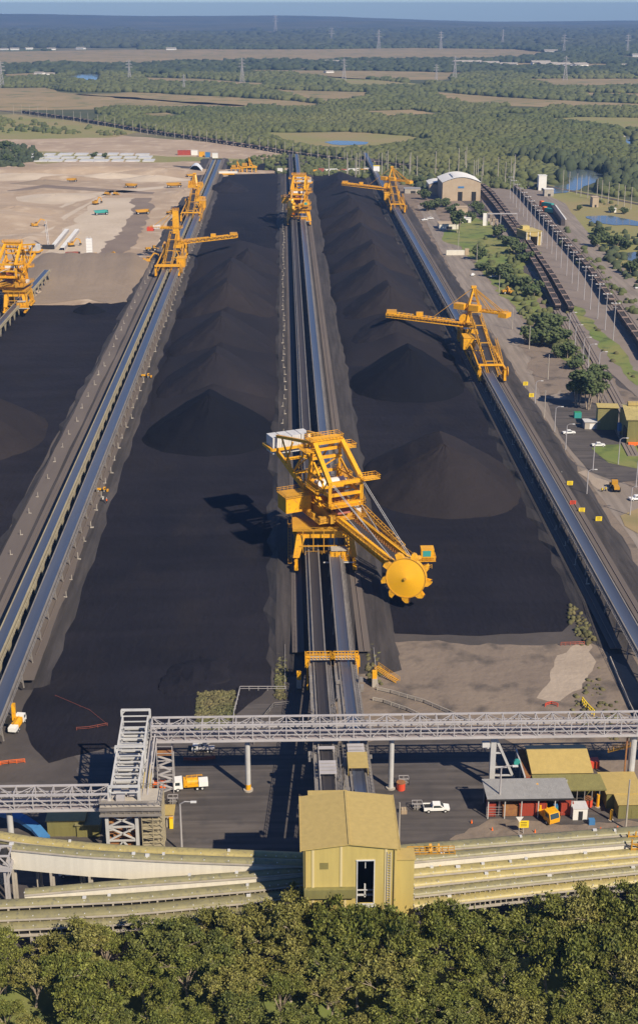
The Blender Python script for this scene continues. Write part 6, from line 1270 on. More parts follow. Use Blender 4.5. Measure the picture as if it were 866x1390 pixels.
BT = [(783, 552, 1.5, 2, 'tall dark tree at the left of the clump beside the parking apron'), (798, 556, 1.6, 2, 'tallest dark tree in the middle of the clump beside the parking apron'), (813, 550, 1.4, 2, 'tall dark tree at the right of the clump beside the parking apron'), (806, 530, 1.3, 2, 'dark tree behind the tall clump beside the parking apron'), (790, 536, 1.3, 1, 'rounded tree behind the left of the tall clump'),
      (735, 452, 1.9, 0, 'wide bush below the end of the left coal train'), (752, 446, 2.0, 1, 'broad dense bush beside the end of the left coal train'), (716, 466, 1.6, 0, 'bush at the left foot of the thicket above the parking apron'), (733, 468, 1.6, 1, 'middle bush of the thicket above the parking apron'), (750, 470, 1.8, 0, 'bush at the right of the thicket above the parking apron'), (764, 462, 1.7, 1, 'bush under the first low lamp mast'),
      (770, 486, 1.4, 0, 'bush on the upper rim of the pale parking apron'), (782, 500, 1.4, 1, 'bush at the right rim of the pale parking apron'), (755, 486, 1.0, 0, 'small bush standing on the pale parking apron'), (648, 352, 1.5, 0, 'dark bush on the green verge, left'), (654, 367, 1.3, 1, 'dark bush lowest on the green verge near the silver car'),
      (676, 322, 1.6, 0, 'bush beside the gantry on the green verge'), (690, 334, 1.9, 1, 'wide bush between the gantry and the train'), (700, 345, 1.8, 0, 'bush hugging the left coal train'), (712, 356, 1.6, 1, 'bush lower down along the left coal train'), (670, 375, 1.5, 1, 'bush behind the white car in the verge'), (684, 378, 1.8, 0, 'broad bush right of the white car in the verge'), (697, 388, 1.7, 1, 'bush beyond the small yellow machines'), (712, 392, 1.6, 0, 'bush below the left train'),
      (722, 402, 1.8, 1, 'bush close to the left train end'), (622, 316, 1.7, 2, 'conical dark tree in front of the office huts'), (575, 270, 1.6, 0, 'dark tree left of the white roofed hall'), (584, 262, 1.5, 1, 'dark tree behind the left side of the white roofed hall'), (592, 284, 1.8, 0, 'broad tree in front of the white roofed hall, left'), (604, 280, 1.7, 1, 'tree in front of the left door of the white roofed hall'), (580, 286, 1.6, 0, 'tree beside the row of office huts'), (614, 288, 1.5, 1, 'tree between the hall and the small tan hut'),
      (646, 288, 1.6, 0, 'tree right of the small tan hut'), (655, 294, 1.4, 1, 'tree at the left foot of the rail bridge'), (570, 250, 1.4, 0, 'dark tree beyond the far right stacker'), (638, 300, 1.4, 0, 'small tree behind the white van'), (808, 334, 1.7, 0, 'bush left of the small pond'), (822, 328, 1.6, 1, 'bush at the lower rim of the small pond'), (836, 334, 1.5, 0, 'bush in the scrub below the small pond'), (850, 338, 1.6, 1, 'bush above the lower pond'), (812, 318, 1.6, 1, 'bush at the upper left rim of the small pond'), (846, 290, 1.0, 0, 'small tree on the bank behind the small pond'), (830, 288, 1.0, 1, 'small tree left on the bank behind the small pond'),
      (856, 372, 1.6, 0, 'bush below the lower pond'), (868, 362, 1.6, 1, 'bush at the right edge beside the lower pond'), (786, 285, .8, 0, 'lone small tree near the tan shed'), (340, 224, 1.4, 0, 'dark tree behind the small yellow rigs at the far end'), (364, 230, 1.2, 1, 'dark bush right of the small yellow rigs'), (386, 226, 1.3, 0, 'bush on the grassy bank at the far end of the yard'), (128, 212, 1.2, 1, 'bush on the white slab area, left'), (143, 214, 1.0, 0, 'bush on the white slab area, right'),
      (8, 205, 2.2, 0, 'big dark bush at the left edge behind the earthworks'), (24, 210, 1.8, 1, 'dark bush beside the big one at the left edge'), (12, 220, 1.8, 1, 'lower dark bush at the left edge behind the earthworks')]
for px, py, s, k, lab in BT:
    o = bb[k] if k not in bu else dup(bb[k]); bu.add(k); o.location = P(px, py); o.rotation_euler.z = ru(0, 6.28); o.scale = (s, s, s * ru(.8, 1.05)); o['label'] = lab

# ================================================================ TRAINS
def polyline(px, z=0): return [P(a, b, z) for a, b in px]
def along(pts, d):
    for a, c_ in zip(pts[:-1], pts[1:]):
        L = (c_ - a).length
        if d <= L: return a.lerp(c_, d / L), c_ - a
        d -= L
    return None, None
def plen(pts): return sum((b_ - a).length for a, b_ in zip(pts[:-1], pts[1:]))
def wagon():
    t = thing('coal_wagon', '', 'wagon'); b = MB(); L, W = 7.0, 1.5
    b.add([(x, y, z) for z, k in ((1.2, .82), (2.1, .97), (3.5, 1.0)) for x, y in ((-L * k, -W), (L * k, -W), (L * k, W), (-L * k, W))], [(3, 2, 1, 0)] + [(i + 4 * j, (i + 1) % 4 + 4 * j, (i + 1) % 4 + 4 + 4 * j, i + 4 + 4 * j) for j in (0, 1) for i in range(4)])
    for k in range(9): x = -L + 1 + k * 1.5; b.box(x - .08, x + .08, -W - .08, W + .08, 1.6, 3.5)
    b.build('body', 'wagon', t); b = MB(); b.bar((-L, -W, 3.55), (L, -W, 3.55), .18); b.bar((-L, W, 3.55), (L, W, 3.55), .18); b.box(-L - .15, -L + .25, -W, W, 2.9, 3.65); b.box(L - .25, L + .15, -W, W, 2.9, 3.65); b.build('rim', 'wagon_rim', t)
    b = MB(); b.box(-L + .3, L - .3, -W + .1, W - .1, 3.15, 3.2); b.build('coal_load', 'coal_dark', t)
    for x in (-4.8, 4.8):
        b = MB(); b.box(x - 1.3, x + 1.3, -1.1, 1.1, .5, 1.1)
        for q in (-.9, .9): b.cyl((x + q, -.85, .45), (x + q, .85, .45), .45, n=8)
        b.build('bogie', 'dark', t)
    return t
wg = wagon(); first = True
def train(px, label, group, ext=0, gap=None, pitch=15.2, s=1.0):
    global first
    pts = polyline(px); L = plen(pts); d = pitch / 2
    while d < L:
        p, dr = along(pts, d)
        if p is None: break
        if gap is None or not (gap[0] < d < gap[1]):
            o = wg if first else dup(wg); first = False; o.location = (p.x, p.y, .75); o.rotation_euler.z = math.atan2(dr.y, dr.x); o['label'] = label; o['group'] = group
        d += pitch
def rails(px, n, label, ex=None):
    pts = polyline(ex or px); b = MB()
    for a, c_ in zip(pts[:-1], pts[1:]): b.bar(a + Vector((0, 0, .3)), c_ + Vector((0, 0, .3)), 4.2, .5)
    o = b.build('track_bed', 'rballast'); o['kind'] = 'structure'; b = MB()
    for a, c_ in zip(pts[:-1], pts[1:]):
        dr = (c_ - a).normalized(); s_ = Vector((dr.y, -dr.x, 0)) * .72
        for q in (-1, 1): b.bar(a + s_ * q + Vector((0, 0, .64)), c_ + s_ * q + Vector((0, 0, .64)), .14, .2)
    tag(b.build('railway_track', 'rail'), label, 'railway track', 'railway tracks')
TA = [(757, 423), (732, 374), (699, 319), (672, 283), (656, 264), (646, 254)]; TB = [(775, 426), (751, 384), (714, 329), (686, 290), (668, 266), (656, 256)]
TC = [(880, 492), (866, 468), (833, 420), (800, 371), (751, 314), (724, 283), (708, 265), (698, 256)]; TCb = [(893, 492), (876, 464), (843, 416), (810, 367), (760, 312), (731, 281), (713, 264), (703, 256)]
train(TA, 'open coal wagon of the left of the two parallel trains ending beside the bushes', 'coal wagons of the left train'); train(TB, 'open coal wagon of the right of the two parallel trains ending beside the bushes', 'coal wagons of the middle train'); train(TC, 'open coal wagon of the long train right of the lamp masts', 'coal wagons of the right train', gap=(plen(polyline(TC[:3])) - 6, plen(polyline(TC[:3])) + 6))
FT_ = [(30, 153), (110, 164), (200, 180), (290, 193), (350, 202), (400, 211), (480, 221), (556, 229)]
train(FT_[:8], 'tiny dark coal wagon of the far train crossing the flats at upper left', 'coal wagons of the far train', pitch=17, s=1)
rails(TA, 0, 'railway track under the left coal train', [(860, 620), (800, 505), (757, 423)] + TA[1:]); rails(TB, 0, 'railway track under the middle coal train', [(880, 620), (815, 500), (775, 426)] + TB[1:]); rails(TC, 0, 'railway track under the right coal train'); rails(TCb, 0, 'empty railway track right of the right coal train')
rails(FT_, 0, 'railway track carrying the far train', [(-60, 143)] + FT_ + [(640, 240), (740, 252), (866, 277), (960, 298)])
# unloading shed over the middle train, white roofed hall, huts
c = P(724, 333); t = thing('unloading_shed', 'square yellow-green unloading shed with a dark doorway straddling the railway', 'shed', (c.x, c.y, 0), .25)
b = MB(); b.box(-5.6, -3.2, 0, 16, 0, 8); b.box(3.2, 5.6, 0, 16, 0, 8); b.box(-5.6, 5.6, 0, 16, 6.2, 9.5); b.build('walls', 'cladroof', t); b = MB(); b.box(-6, 6, -.4, 16.4, 9.5, 9.8); b.box(-4, 1, 10, 15, 9.8, 12); b.build('roof', 'clad', t); b = MB(); [b.box(x, x + .5, -.15, 0, 0, 9.5) for x in (-5.6, -3.2, 2.8, 5.1)]; b.build('door_posts', 'galwall', t)
t = thing('white_hall', 'large tan hall with a curved white roof and two dark doors', 'building', P(626, 272)); b = MB(); b.box(-16, 16, 0, 40, 0, 15); b.add([(-16, 0, 15)] + [(-16 + 32 * i / 12, 0, 15 + 4.2 * sin(pi * i / 12)) for i in range(1, 12)] + [(16, 0, 15)], [tuple(range(13))]); b.build('wall', 'beige', t)
b = MB(); b.grid([[(-16.5 + 33 * i / 14, y, 15.2 + 4.4 * sin(pi * i / 14)) for i in range(15)] for y in (-.6, 40.6)]); o = b.build('roof', 'roofwhite', t, True); b = MB(); b.box(-7, -5, 5, 30, 18.9, 19.4); b.build('skylight', 'lightgrey', o)
for x in (-3, 8.5): MB().box(x, x + 3.8, -.15, .02, 0, 7.5).build('door', 'black', t)
MB().box(-3, 2, -.2, .02, 10.5, 12).build('window', 'blue', t)
t = thing('white_annex', 'lower white annex on the left side of the curved roof hall', 'building', P(595, 264)); MB().box(-8, 8, 0, 26, 0, 9).build('wall', 'beige', t); b = MB(); b.grid([[(-8.4 + 16.8 * i / 8, y, 9.1 + 2 * sin(pi * i / 8)) for i in range(9)] for y in (-.4, 26.4)]); b.build('roof', 'roofwhite', t, True)
def hut(px, py, w, d, h, rm, wm, label, rz=0, cat='hut'): return block('office_hut', label, cat, px, py, w, d, h, wm, rm, rz)
hut(609, 311, 14, 12, 4, 'beige', 'galwall', 'long tan roofed office hut beside the parked cars'); hut(627, 290, 9, 9, 5, 'beige', 'beige', 'tan hut with a sloping roof in front of the white hall'); hut(633, 302, 7, 7, 3.5, 'roofwhite', 'white', 'small white hut right of the long tan office hut')
hut(560, 262, 14, 10, 4, 'roofgrey', 'concrete', 'grey hut beyond the far right stacker, at the road bend'); hut(808, 281, 5, 9, 8, 'beige', 'beige', 'tan block beside the access track, near the lone tree'); hut(832, 288, 5, 5, 3, 'roofwhite', 'white', 'tiny white hut on the bank right of the lone tree')
hut(736, 258, 7, 7, 13, 'roofwhite', 'white', 'tall white silo block near the railway loop'); hut(745, 266, 8, 8, 6, 'roofwhite', 'concrete', 'white hut beside the tall white block near the railway loop')
for k, (px, py, m_, lab) in enumerate([(742, 281, 'orange', 'orange and green locomotive-like machine on the sidings, upper'), (746, 289, 'orange', 'orange and green locomotive-like machine on the sidings, lower')]):
    t = thing('locomotive', lab, 'locomotive', P(px, py), 2.1); MB().box(-7, 5, -1.4, 1.4, 1, 4).build('body', 'teal', t); MB().box(5, 7.5, -1.5, 1.5, 1, 4.6).build('cab', m_, t); MB().box(-8, 8, -1.3, 1.3, .4, 1).build('chassis', 'dark', t)
p0, p1 = P(750, 286), P(764, 306); dd = (p1 - p0); t = thing('sidings_conveyor', 'dark shedlike conveyor with a white edge beside the locomotives', 'conveyor', p0, math.atan2(dd.y, dd.x)); MB().box(0, dd.length, -1.5, 1.5, 0, 5).build('body', 'wagon', t); MB().box(0, dd.length, 1.5, 2.4, 4.6, 5.1).build('edge', 'white', t)
# green-olive plant sheds at the right edge
t = thing('plant_shed', 'olive green shed with a sloping front between the tree clump and the big shed', 'building', P(823, 584), -.12); b = MB(); b.add([(-3.5, 0, 0), (4.5, 0, 0), (4.5, 7, 0), (-3.5, 7, 0), (-3.5, 1.5, 8), (4.2, 1.5, 8), (4.2, 7, 8.6), (-3.5, 7, 8.6)], [(3, 2, 1, 0), (4, 5, 6, 7), (0, 1, 5, 4), (1, 2, 6, 5), (2, 3, 7, 6), (3, 0, 4, 7)]); b.build('wall', 'cladolive', t); MB().box(-3.8, 4.5, 1.3, 7.3, 8.6, 8.8).build('roof', 'clad', t)
t = thing('plant_shed', 'largest olive green shed with a pale vent, cut by the right edge', 'building', P(862, 604), -.05); b = MB(); b.box(-3.2, 14, 0, 16, 0, 10); b.build('wall', 'cladolive', t)
b = MB(); b.add([(-4, -.5, 9.8), (14, -.5, 9.8), (14, 9, 13), (-4, 9, 13)], [(0, 1, 2, 3)]); b.add([(-4, 9, 13), (14, 9, 13), (14, 17, 11), (-4, 17, 11)], [(0, 1, 2, 3)]); b.build('roof', 'galroof_y', t); b = MB(); b.box(-2, 14, 8, 10, 13, 14.2); b.build('ridge_vent', 'cladroof', t); MB().box(-3.6, -3.25, 1, 6, 0, 6).build('door', 'black', t)
MB_ = MB(); MB_.box(-2.8, 6, -1.4, -.1, 0, 1.2); MB_.build('loading_dock', 'orange', t)
t = thing('pump_house', 'small grey and white pump house left of the olive sheds', 'hut', P(804, 583)); MB().box(-3, 2.5, 0, 4, 0, 3).build('wall', 'concrete', t); MB().box(-3.3, 2.8, -.3, 4.3, 3, 3.2).build('roof', 'lightgrey', t); MB().box(-1.2, .8, -.06, 0, 0, 2.4).build('door', 'white', t)
t = thing('water_tank', 'blue-grey tank unit standing between the two olive sheds', 'tank', P(846, 592)); MB().box(-2, 1.8, 0, 2.4, 2, 4.8).build('tank', 'blue', t); b = MB(); [b.bar((x, y, 0), (x, y, 2), .3) for x in (-1.7, 1.5) for y in (.3, 2.1)]; b.build('legs', 'galv', t)
t = thing('green_bin', 'small green skip at the lower left of the tall tree clump', 'bin', P(785, 568)); MB().box(-1.6, 1.2, 0, 2, 0, 2.4).build('body', 'teal', t); MB().box(-1.5, 1.1, .1, 1.9, 2.4, 2.5).build('lid', 'green', t)

# ================================================================ POLES, PYLONS, SIGNS
def mast(h, arms, lamp=True, m='galv', r=.16):
    t = thing('lamp_mast', '', 'lamp post'); MB().cyl((0, 0, 0), (0, 0, h), r * 1.5, r, 8).build('pole', m, t)
    if arms == 2: b = MB(); b.bar((-1.9, 0, h), (1.9, 0, h), .2); b.bar((-1.2, 0, h - 2), (1.2, 0, h - 2), .12); b.build('crossarm', m, t); [MB().box(x - .45, x + .45, -.35, .35, h, h + .35).build('lamp_head', 'lightgrey', t) for x in (-1.8, 0, 1.8)]
    elif arms == 1: b = MB(); b.cyl((0, 0, h), (.8, -.3, h + .7), .11, n=6); b.cyl((.8, -.3, h + .7), (2.2, -.6, h + .8), .1, n=6); b.build('arm', m, t); MB().box(1.8, 2.8, -.8, -.4, h + .7, h + .9).build('lamp_head', 'lightgrey', t)
    return t
RM = mast(18.5, 2); m1 = mast(9.5, 1, r=.13); m0 = mast(12, 0, m='concrete', r=.15); m0.name = 'utility_pole'; m0['category'] = 'pole'; fa = {}
def put(src, px, py, label, group, s=1.0, rz=0, z=0):
    o = src if id(src) not in fa else dup(src); fa[id(src)] = 1; o.location = P(px, py, z); o.rotation_euler.z = rz; o.scale = (s, s, s); o['label'] = label; o['group'] = group; return o
RMs = [(832, 462), (821, 448), (811, 433), (801, 420), (792.4, 407), (783.8, 395), (776, 384.5), (768.8, 374), (761, 363.5), (754.4, 353), (748.5, 344), (742, 337), (736, 329), (730.5, 321), (725, 313.5), (720, 306.5), (715, 300), (710, 293.5), (705, 287), (700.5, 281), (696, 275.5), (692, 270)]
for i, (a, b_) in enumerate(RMs): put(RM, a, b_, 'tall slim lamp mast in the long row between the two railway bundles', 'lamp masts along the railway')
for i, (a, b_) in enumerate([(845, 482), (858, 500)]): pass
for a, b_, lab in [(772, 455, 'first short lamp post past the train ends'), (780, 473, 'second lamp post beside the curving tracks, arm to the right'), (791, 491, 'third lamp post beside the curving tracks'), (798, 501, 'fourth lamp post beside the curving tracks'), (812, 512, 'fifth lamp post, nearest on the curving tracks')]: put(m1, a, b_, lab, 'lamp posts along the curving tracks', 1.15)
for a, b_, lab in [(726, 549, 'lamp post on the road verge below the pale apron'), (752.6, 586, 'lamp post with a curved arm left of the white car'), (767.5, 611, 'lamp post with a yellow plate below the white car'), (804.6, 639, 'lamp post between the road and the lawn'), (839, 631, 'lamp post standing on the lawn'), (796, 676, 'lamp post beside the signs of the worksite'), (855, 700, 'lamp post on the kerb island'), (863, 662, 'lamp post at the right edge behind the yellow roller'),
                    (677, 1107, 'lamp post with a long curved arm left of the workshop'), (247, 1158, 'lamp post with a yellow box at its foot behind the roofed conveyors')]: put(m1, a, b_, lab, 'street lamp posts', 1.0 if b_ < 1000 else 1.15)
put(m0, 849, 1126, 'plain pole with a flat head in front of the right edge sheds', 'plain poles', .95); put(m0, 541, 1155, 'plain pole at the right corner of the transfer building', 'plain poles', .9)
for a, b_, lab in [(718, 474, 'wooden pole at the left rim of the pale parking apron'), (743.5, 515, 'wooden pole standing on the pale parking apron'), (695, 447, 'wooden pole on the green verge near the right stacker'), (677, 400, 'wooden pole beside the small yellow machines'), (647, 355, 'wooden pole between the two dark bushes'), (738.5, 567, 'thin pole on the verge between two lamp posts'), (622, 337, 'wooden pole in front of the conical tree')]: put(m0, a, b_, lab, 'wooden poles along the road', .95)
for i in range(46):       # catenary-like poles of the far railway
    x = 18 + i * 11.5 + R.uniform(-2, 2); y = float(np.interp(x, [30, 110, 200, 290, 350, 400, 480, 556], [154, 165, 181, 194, 203, 212, 222, 230])); put(m0, x, y + 1, 'thin pole in the line beside the far railway', 'poles along the far railway', 1.25)
for i in range(30): x = R.uniform(430, 700); put(m0, x, R.uniform(229, 250) if x < 650 else R.uniform(240, 254), 'thin pole in the scattered rows beyond the end of the yard', 'poles beyond the end of the yard', R.uniform(1.5, 2.0))
for i in range(11): put(m0, 762 + i * 9.4 + R.uniform(-3, 3), 258 + i * 2.6, 'thin pole beside the railway above the pond', 'poles above the pond', 1.5)
# lattice pylons on the flats
pyl = thing('power_pylon', '', 'pylon'); b = MB(); H_ = 46
for x in (-1, 1):
    for y in (-1, 1): b.bar((x * 4, y * 4, 0), (x * 1.0, y * 1.0, 30), .5); b.bar((x * 1.0, y * 1.0, 30), (x * .5, y * .5, H_), .4)
for k in range(8): z = k * 5.2; w0 = 4 - 3 * min(1, z / 30); z1 = z + 5.2; w1 = 4 - 3 * min(1, z1 / 30); b.bar((-w0, -w0, z), (w1, -w1, z1), .28); b.bar((w0, -w0, z), (-w1, -w1, z1), .28); b.bar((-w0, w0, z), (w1, w1, z1), .28); b.bar((-w0, -w0, z), (w0, -w0, z), .25)
b.build('tower', 'galv', pyl); b = MB()
for z, w_ in ((30, 8), (36, 7), (42, 5.5)): b.bar((-w_, 0, z), (w_, 0, z), .6); b.bar((-w_, 0, z), (0, 0, z + 2), .3); b.bar((w_, 0, z), (0, 0, z + 2), .3)
b.build('crossarms', 'galv', pyl); fp = True
for px, py, s, lab in [(3, 118, 1.1, 'pylon at the left edge of the flats'), (176, 110, 1.0, 'pylon right of the distant lake'), (329, 112, 1.1, 'pylon on the flats above the far train'), (467, 108, 1.0, 'pylon on the flats above the middle of the yard'), (617, 108, 1.1, 'pylon left of the distant factory roofs'), (767, 108, 1.1, 'pylon on the flats at right, above the forest'), (450, 60, 1.5, 'very distant pylon near the left end of the long salt flat, centre'), (514, 66, 1.5, 'very distant pylon on the hazy woodland, centre right'), (598, 66, 1.4, 'very distant pylon on the salt flat'), (682, 62, 1.4, 'very distant pylon near the right hills'), (765, 72, 1.4, 'very distant pylon above the white factory roofs'), (851, 72, 1.4, 'very distant pylon at the right edge'), (592, 110, .8, 'small pylon left of the tall one on the flats'), (250, 124, .7, 'small pylon above the dry paddock'), (374, 44, 2.2, 'faint pylon at the foot of the hills')]:
    o = pyl if fp else dup(pyl); fp = False; o.location = P(px, py); o.scale = (s, s, s); o.rotation_euler.z = R.uniform(-.4, .4); o['label'] = lab; o['group'] = 'power pylons on the flats'
# distant houses and factories
hs = thing('distant_house', '', 'house'); MB().box(-12, 12, 0, 16, 0, 6).build('walls', 'white', hs); b = MB(); b.add([(-13, -1, 6), (13, -1, 6), (13, 8, 9), (-13, 8, 9), (13, 17, 6), (-13, 17, 6)], [(0, 1, 2, 3), (3, 2, 4, 5)]); b.build('roof', 'concrete', hs); fh = True
DH = [(630, 88, 3.0, 'long'), (645, 87, 2.6, 'long'), (665, 89, 2.8, 'long'), (690, 90, 2.5, ''), (735, 88, 2.8, 'bright'), (748, 91, 3.0, 'bright'), (765, 92, 3.2, 'bright'), (790, 90, 2.4, ''), (842, 92, 2.2, ''), (852, 90, 1.8, ''), (448, 84, 1.6, ''), (460, 85, 1.8, ''), (748, 71, 2.5, ''), (866, 76, 2.0, ''), (240, 57, 1.8, ''), (232, 67, 2.0, ''), (150, 62, 2.2, ''), (190, 63, 2, ''), (108, 66, 1.8, ''), (70, 67, 1.8, ''), (40, 66, 1.6, ''), (20, 67, 1.8, ''), (5, 67, 1.6, ''), (128, 63, 1.6, ''), (500, 86, 1.4, ''), (530, 84, 1.5, ''), (60, 42, 3, ''), (90, 41, 3, ''), (448, 98, 1.2, ''), (52, 100, 1.3, ''), (68, 101, 1.2, ''), (115, 97, 1.0, ''), (842, 188, .8, '')]
for i, (px, py, s, q) in enumerate(DH):
    o = hs if fh else dup(hs); fh = False; o.location = P(px, py); s *= .72; o.scale = (s, s, s * .7); o.rotation_euler.z = R.uniform(-.5, .5); o['label'] = 'tiny pale building on the distant flats, %s' % ('in the row at right' if 600 < px < 870 and py > 80 and py < 100 else ('at the foot of the left hills' if px < 260 and py < 70 else 'alone among the trees')); o['group'] = 'pale buildings on the distant flats'
# marker posts along the berms
mp = thing('marker_post', '', 'marker post'); MB().bar((0, 0, 0), (0, 0, 1.7), .16).build('post', 'concrete', mp); MB().cb(.25, 0, .12, .9, .35, .22).build('foot', 'concrete', mp); fm = True
def markers(X, y0, y1, step, label, group):
    global fm; y = y0
    while y < y1:
        o = mp if fm else dup(mp); fm = False; o.location = (X + R.uniform(-.5, .5), y + R.uniform(-1.5, 1.5), BZ); o.rotation_euler.z = R.choice((0, pi)) + R.uniform(-.4, .4); s = R.uniform(.9, 1.3); o.scale = (s, s, s); o['label'] = label; o['group'] = group; y += step
markers(-61.2, 335, 1000, 13, 'white marker post on the berm edge right of the left conveyors', 'marker posts right of the left conveyors'); markers(L1 + 3.2, 330, 900, 17, 'white marker post on the berm edge left of the left conveyors', 'marker posts left of the left conveyors')
markers(83.8, 340, 1000, 14, 'white marker post on the berm edge beside the right coal pad', 'marker posts beside the right coal pad'); markers(-.6, 470, 1100, 12, 'pale marker post left of the central conveyors', 'marker posts left of the central conveyors')
# worksite signs
for px, py, m_, lab in [(773, 664, 'signyellow', 'yellow sign on a post beside the lamp post of the worksite'), (777, 691, 'redpaint', 'red sign lying beside the road, below the worksite'), (789, 701, 'signyellow', 'yellow roadside sign below the red one'), (812, 713, 'signyellow', 'lowest yellow roadside sign near the right conveyor'), (713, 527, 'signyellow', 'yellow sign board on the verge below the parking apron, upper'), (721, 543, 'signyellow', 'yellow sign board on the verge below the parking apron, lower'), (710, 1132, 'signyellow', 'small yellow-green sign in front of the yard apron')]:
    t = thing('road_sign', lab, 'sign', P(px, py)); MB().bar((0, 0, 0), (0, 0, 2.2), .14).build('post', 'galv', t); MB().box(-1.0, 1.0, -.12, -.04, 1.4, 3.0).build('panel', m_, t)
    b = MB()
    for z in (1.8, 2.2, 2.6): b.box(-.6, .6, -.145, -.122, z, z + .12)
    b.build('lettering', 'dark', t)
t = thing('give_way_sign', 'white triangular sign on a thin post before the parking apron', 'sign', P(704, 1134)); MB().bar((0, 0, 0), (0, 0, 3.2), .1).build('post', 'galv', t); b = MB(); b.add([(-.75, -.08, 4.2), (0, -.08, 3.0), (.75, -.08, 4.2), (-.75, 0, 4.2), (0, 0, 3.0), (.75, 0, 4.2)], [(0, 1, 2), (5, 4, 3), (0, 3, 4, 1), (1, 4, 5, 2), (2, 5, 3, 0)]); b.build('panel', 'white', t)
# workers on the road works
def person(px, py, top, label, z=0):
    t = thing('person', label, 'person', P(px, py, z)); b = MB()
    b.cyl((-.12, 0, 0), (-.1, 0, .85), .08, .12, 8); b.cyl((.12, .05, 0), (.1, 0, .85), .08, .12, 8); b.cyl((0, 0, .8), (0, 0, 1.45), .19, .22, 10); b.cyl((0, 0, 1.45), (0, 0, 1.58), .07, .06, 8); b.cyl((-.26, 0, 1.42), (-.34, -.1, .85), .07, .05, 6); b.cyl((.26, 0, 1.42), (.34, -.15, .9), .07, .05, 6); b.cyl((0, 0, 1.55), (0, 0, 1.82), .1, .09, 10)
    b.build('body', 'dark', t); MB().cyl((0, 0, .85), (0, 0, 1.46), .23, .25, 10).build('vest', top, t); MB().cyl((0, 0, 1.74), (0, 0, 1.88), .14, .08, 10).build('helmet', 'white', t); return t
person(817, 668, 'signyellow', 'worker in a yellow vest at the road works, left of two'); person(822, 667, 'signyellow', 'worker in a yellow vest at the road works, right of two'); person(668, 1094, 'signyellow', 'person in a yellow vest standing in the left bay of the workshop'); person(762, 647, 'white', 'person in white beside the right conveyor at the crossing')
person(140, 681, 'white', 'person in white walking on the berm below the orange machine, left of two', BZ); person(145, 683, 'orange', 'person in pinkish orange on the berm, right of two', BZ)
# earthworks furniture
for i, (a, b_, lab) in enumerate([((72, 338), (91, 315), 'left white girder of the pair lying on the pale pad'), ((85, 340), (105, 315), 'right white girder of the pair lying on the pale pad')]):
    p0, p1 = P(*a), P(*b_); t = thing('bridge_girder', lab, 'girder', p0); d = p1 - p0; q = MB(); q.bar((0, 0, 2.4), (d.x, d.y, 2.4), 2.6, .5); q.build('deck', 'white', t); q = MB(); q.bar((1.4, 0, 1.2), (d.x + 1.4, d.y, 1.2), .4, 2.2); q.build('web', 'galv', t)
t = thing('white_tower', 'upright white slab-like tower at the foot of the pale construction pad', 'tower', P(122, 352)); MB().box(-1.9, 1.9, 0, 2.5, 0, 13.5).build('panel', 'carwhite', t); b = MB(); [b.box(-1.7, 1.7, -.08, 0, z, z + .15) for z in range(2, 13, 2)]; b.box(-1.2, -.8, .5, .9, 13.5, 15); b.box(.8, 1.2, .5, .9, 13.5, 15); b.build('joints', 'lightgrey', t)
t = thing('mobile_crane', 'dark crane with a raised lattice jib left of the white girders', 'crane', P(66, 338)); MB().box(-4, 4, -1.5, 1.5, .5, 3).build('body', 'dark', t); b = MB(); truss(b, (0, 0, 3), (-2, 6, 18), 1, 1, 8, .25, .15); b.build('jib', 'galv', t)
rr = random.Random(12)
for i in range(24):
    px = 46 + (i % 8) * 21 + rr.uniform(-1, 1) + (i // 8) * 4; py = 210.5 + (i // 8) * 4.3; p = P(px, py); w_ = rr.uniform(5.5, 7.8)
    t = thing('slab_stack', 'flat pale concrete slab stack in the storage yard behind the earthworks, %s' % ('back row' if i < 8 else 'middle row' if i < 16 else 'front row'), 'slab stack', (p.x, p.y, 0), 0, 'pale slab stacks behind the earthworks'); b = MB()
    b.box(-w_, w_, 0, rr.uniform(12, 22), 0, 1.2); b.build('slabs', 'lightgrey', t)
for px, py, m_, w_, lab in [(250, 210, 'red', 14, 'long red container in the storage yard'), (264, 210, 'white', 7, 'white container right of the red one in the storage yard'), (274, 212, 'yellow', 6, 'yellow box right of the white container in the storage yard'), (282, 213, 'blue', 5, 'blue box at the right of the storage yard'), (292, 214, 'white', 6, 'white van-like box at the right end of the storage yard')]:
    t = thing('storage_container', lab, 'container', P(px, py)); MB().box(-w_ / 2, w_ / 2, 0, 4, 0, 5).build('body', m_, t); MB().box(-w_ / 2 - .1, w_ / 2 + .1, -.1, 4.1, 5, 5.2).build('roof', m_, t)
t = thing('white_tent', 'white arched tent behind the far left stacker', 'tent', P(265, 235)); b = MB(); b.grid([[(-8 + 16 * i / 8, y, 8 * sin(pi * i / 8) + .01) for i in range(9)] for y in (0, 22)]); b.build('cover', 'carwhite', t, True); MB().box(-6, 6, 21.5, 21.8, 0, 5).build('end_wall', 'dark', t)
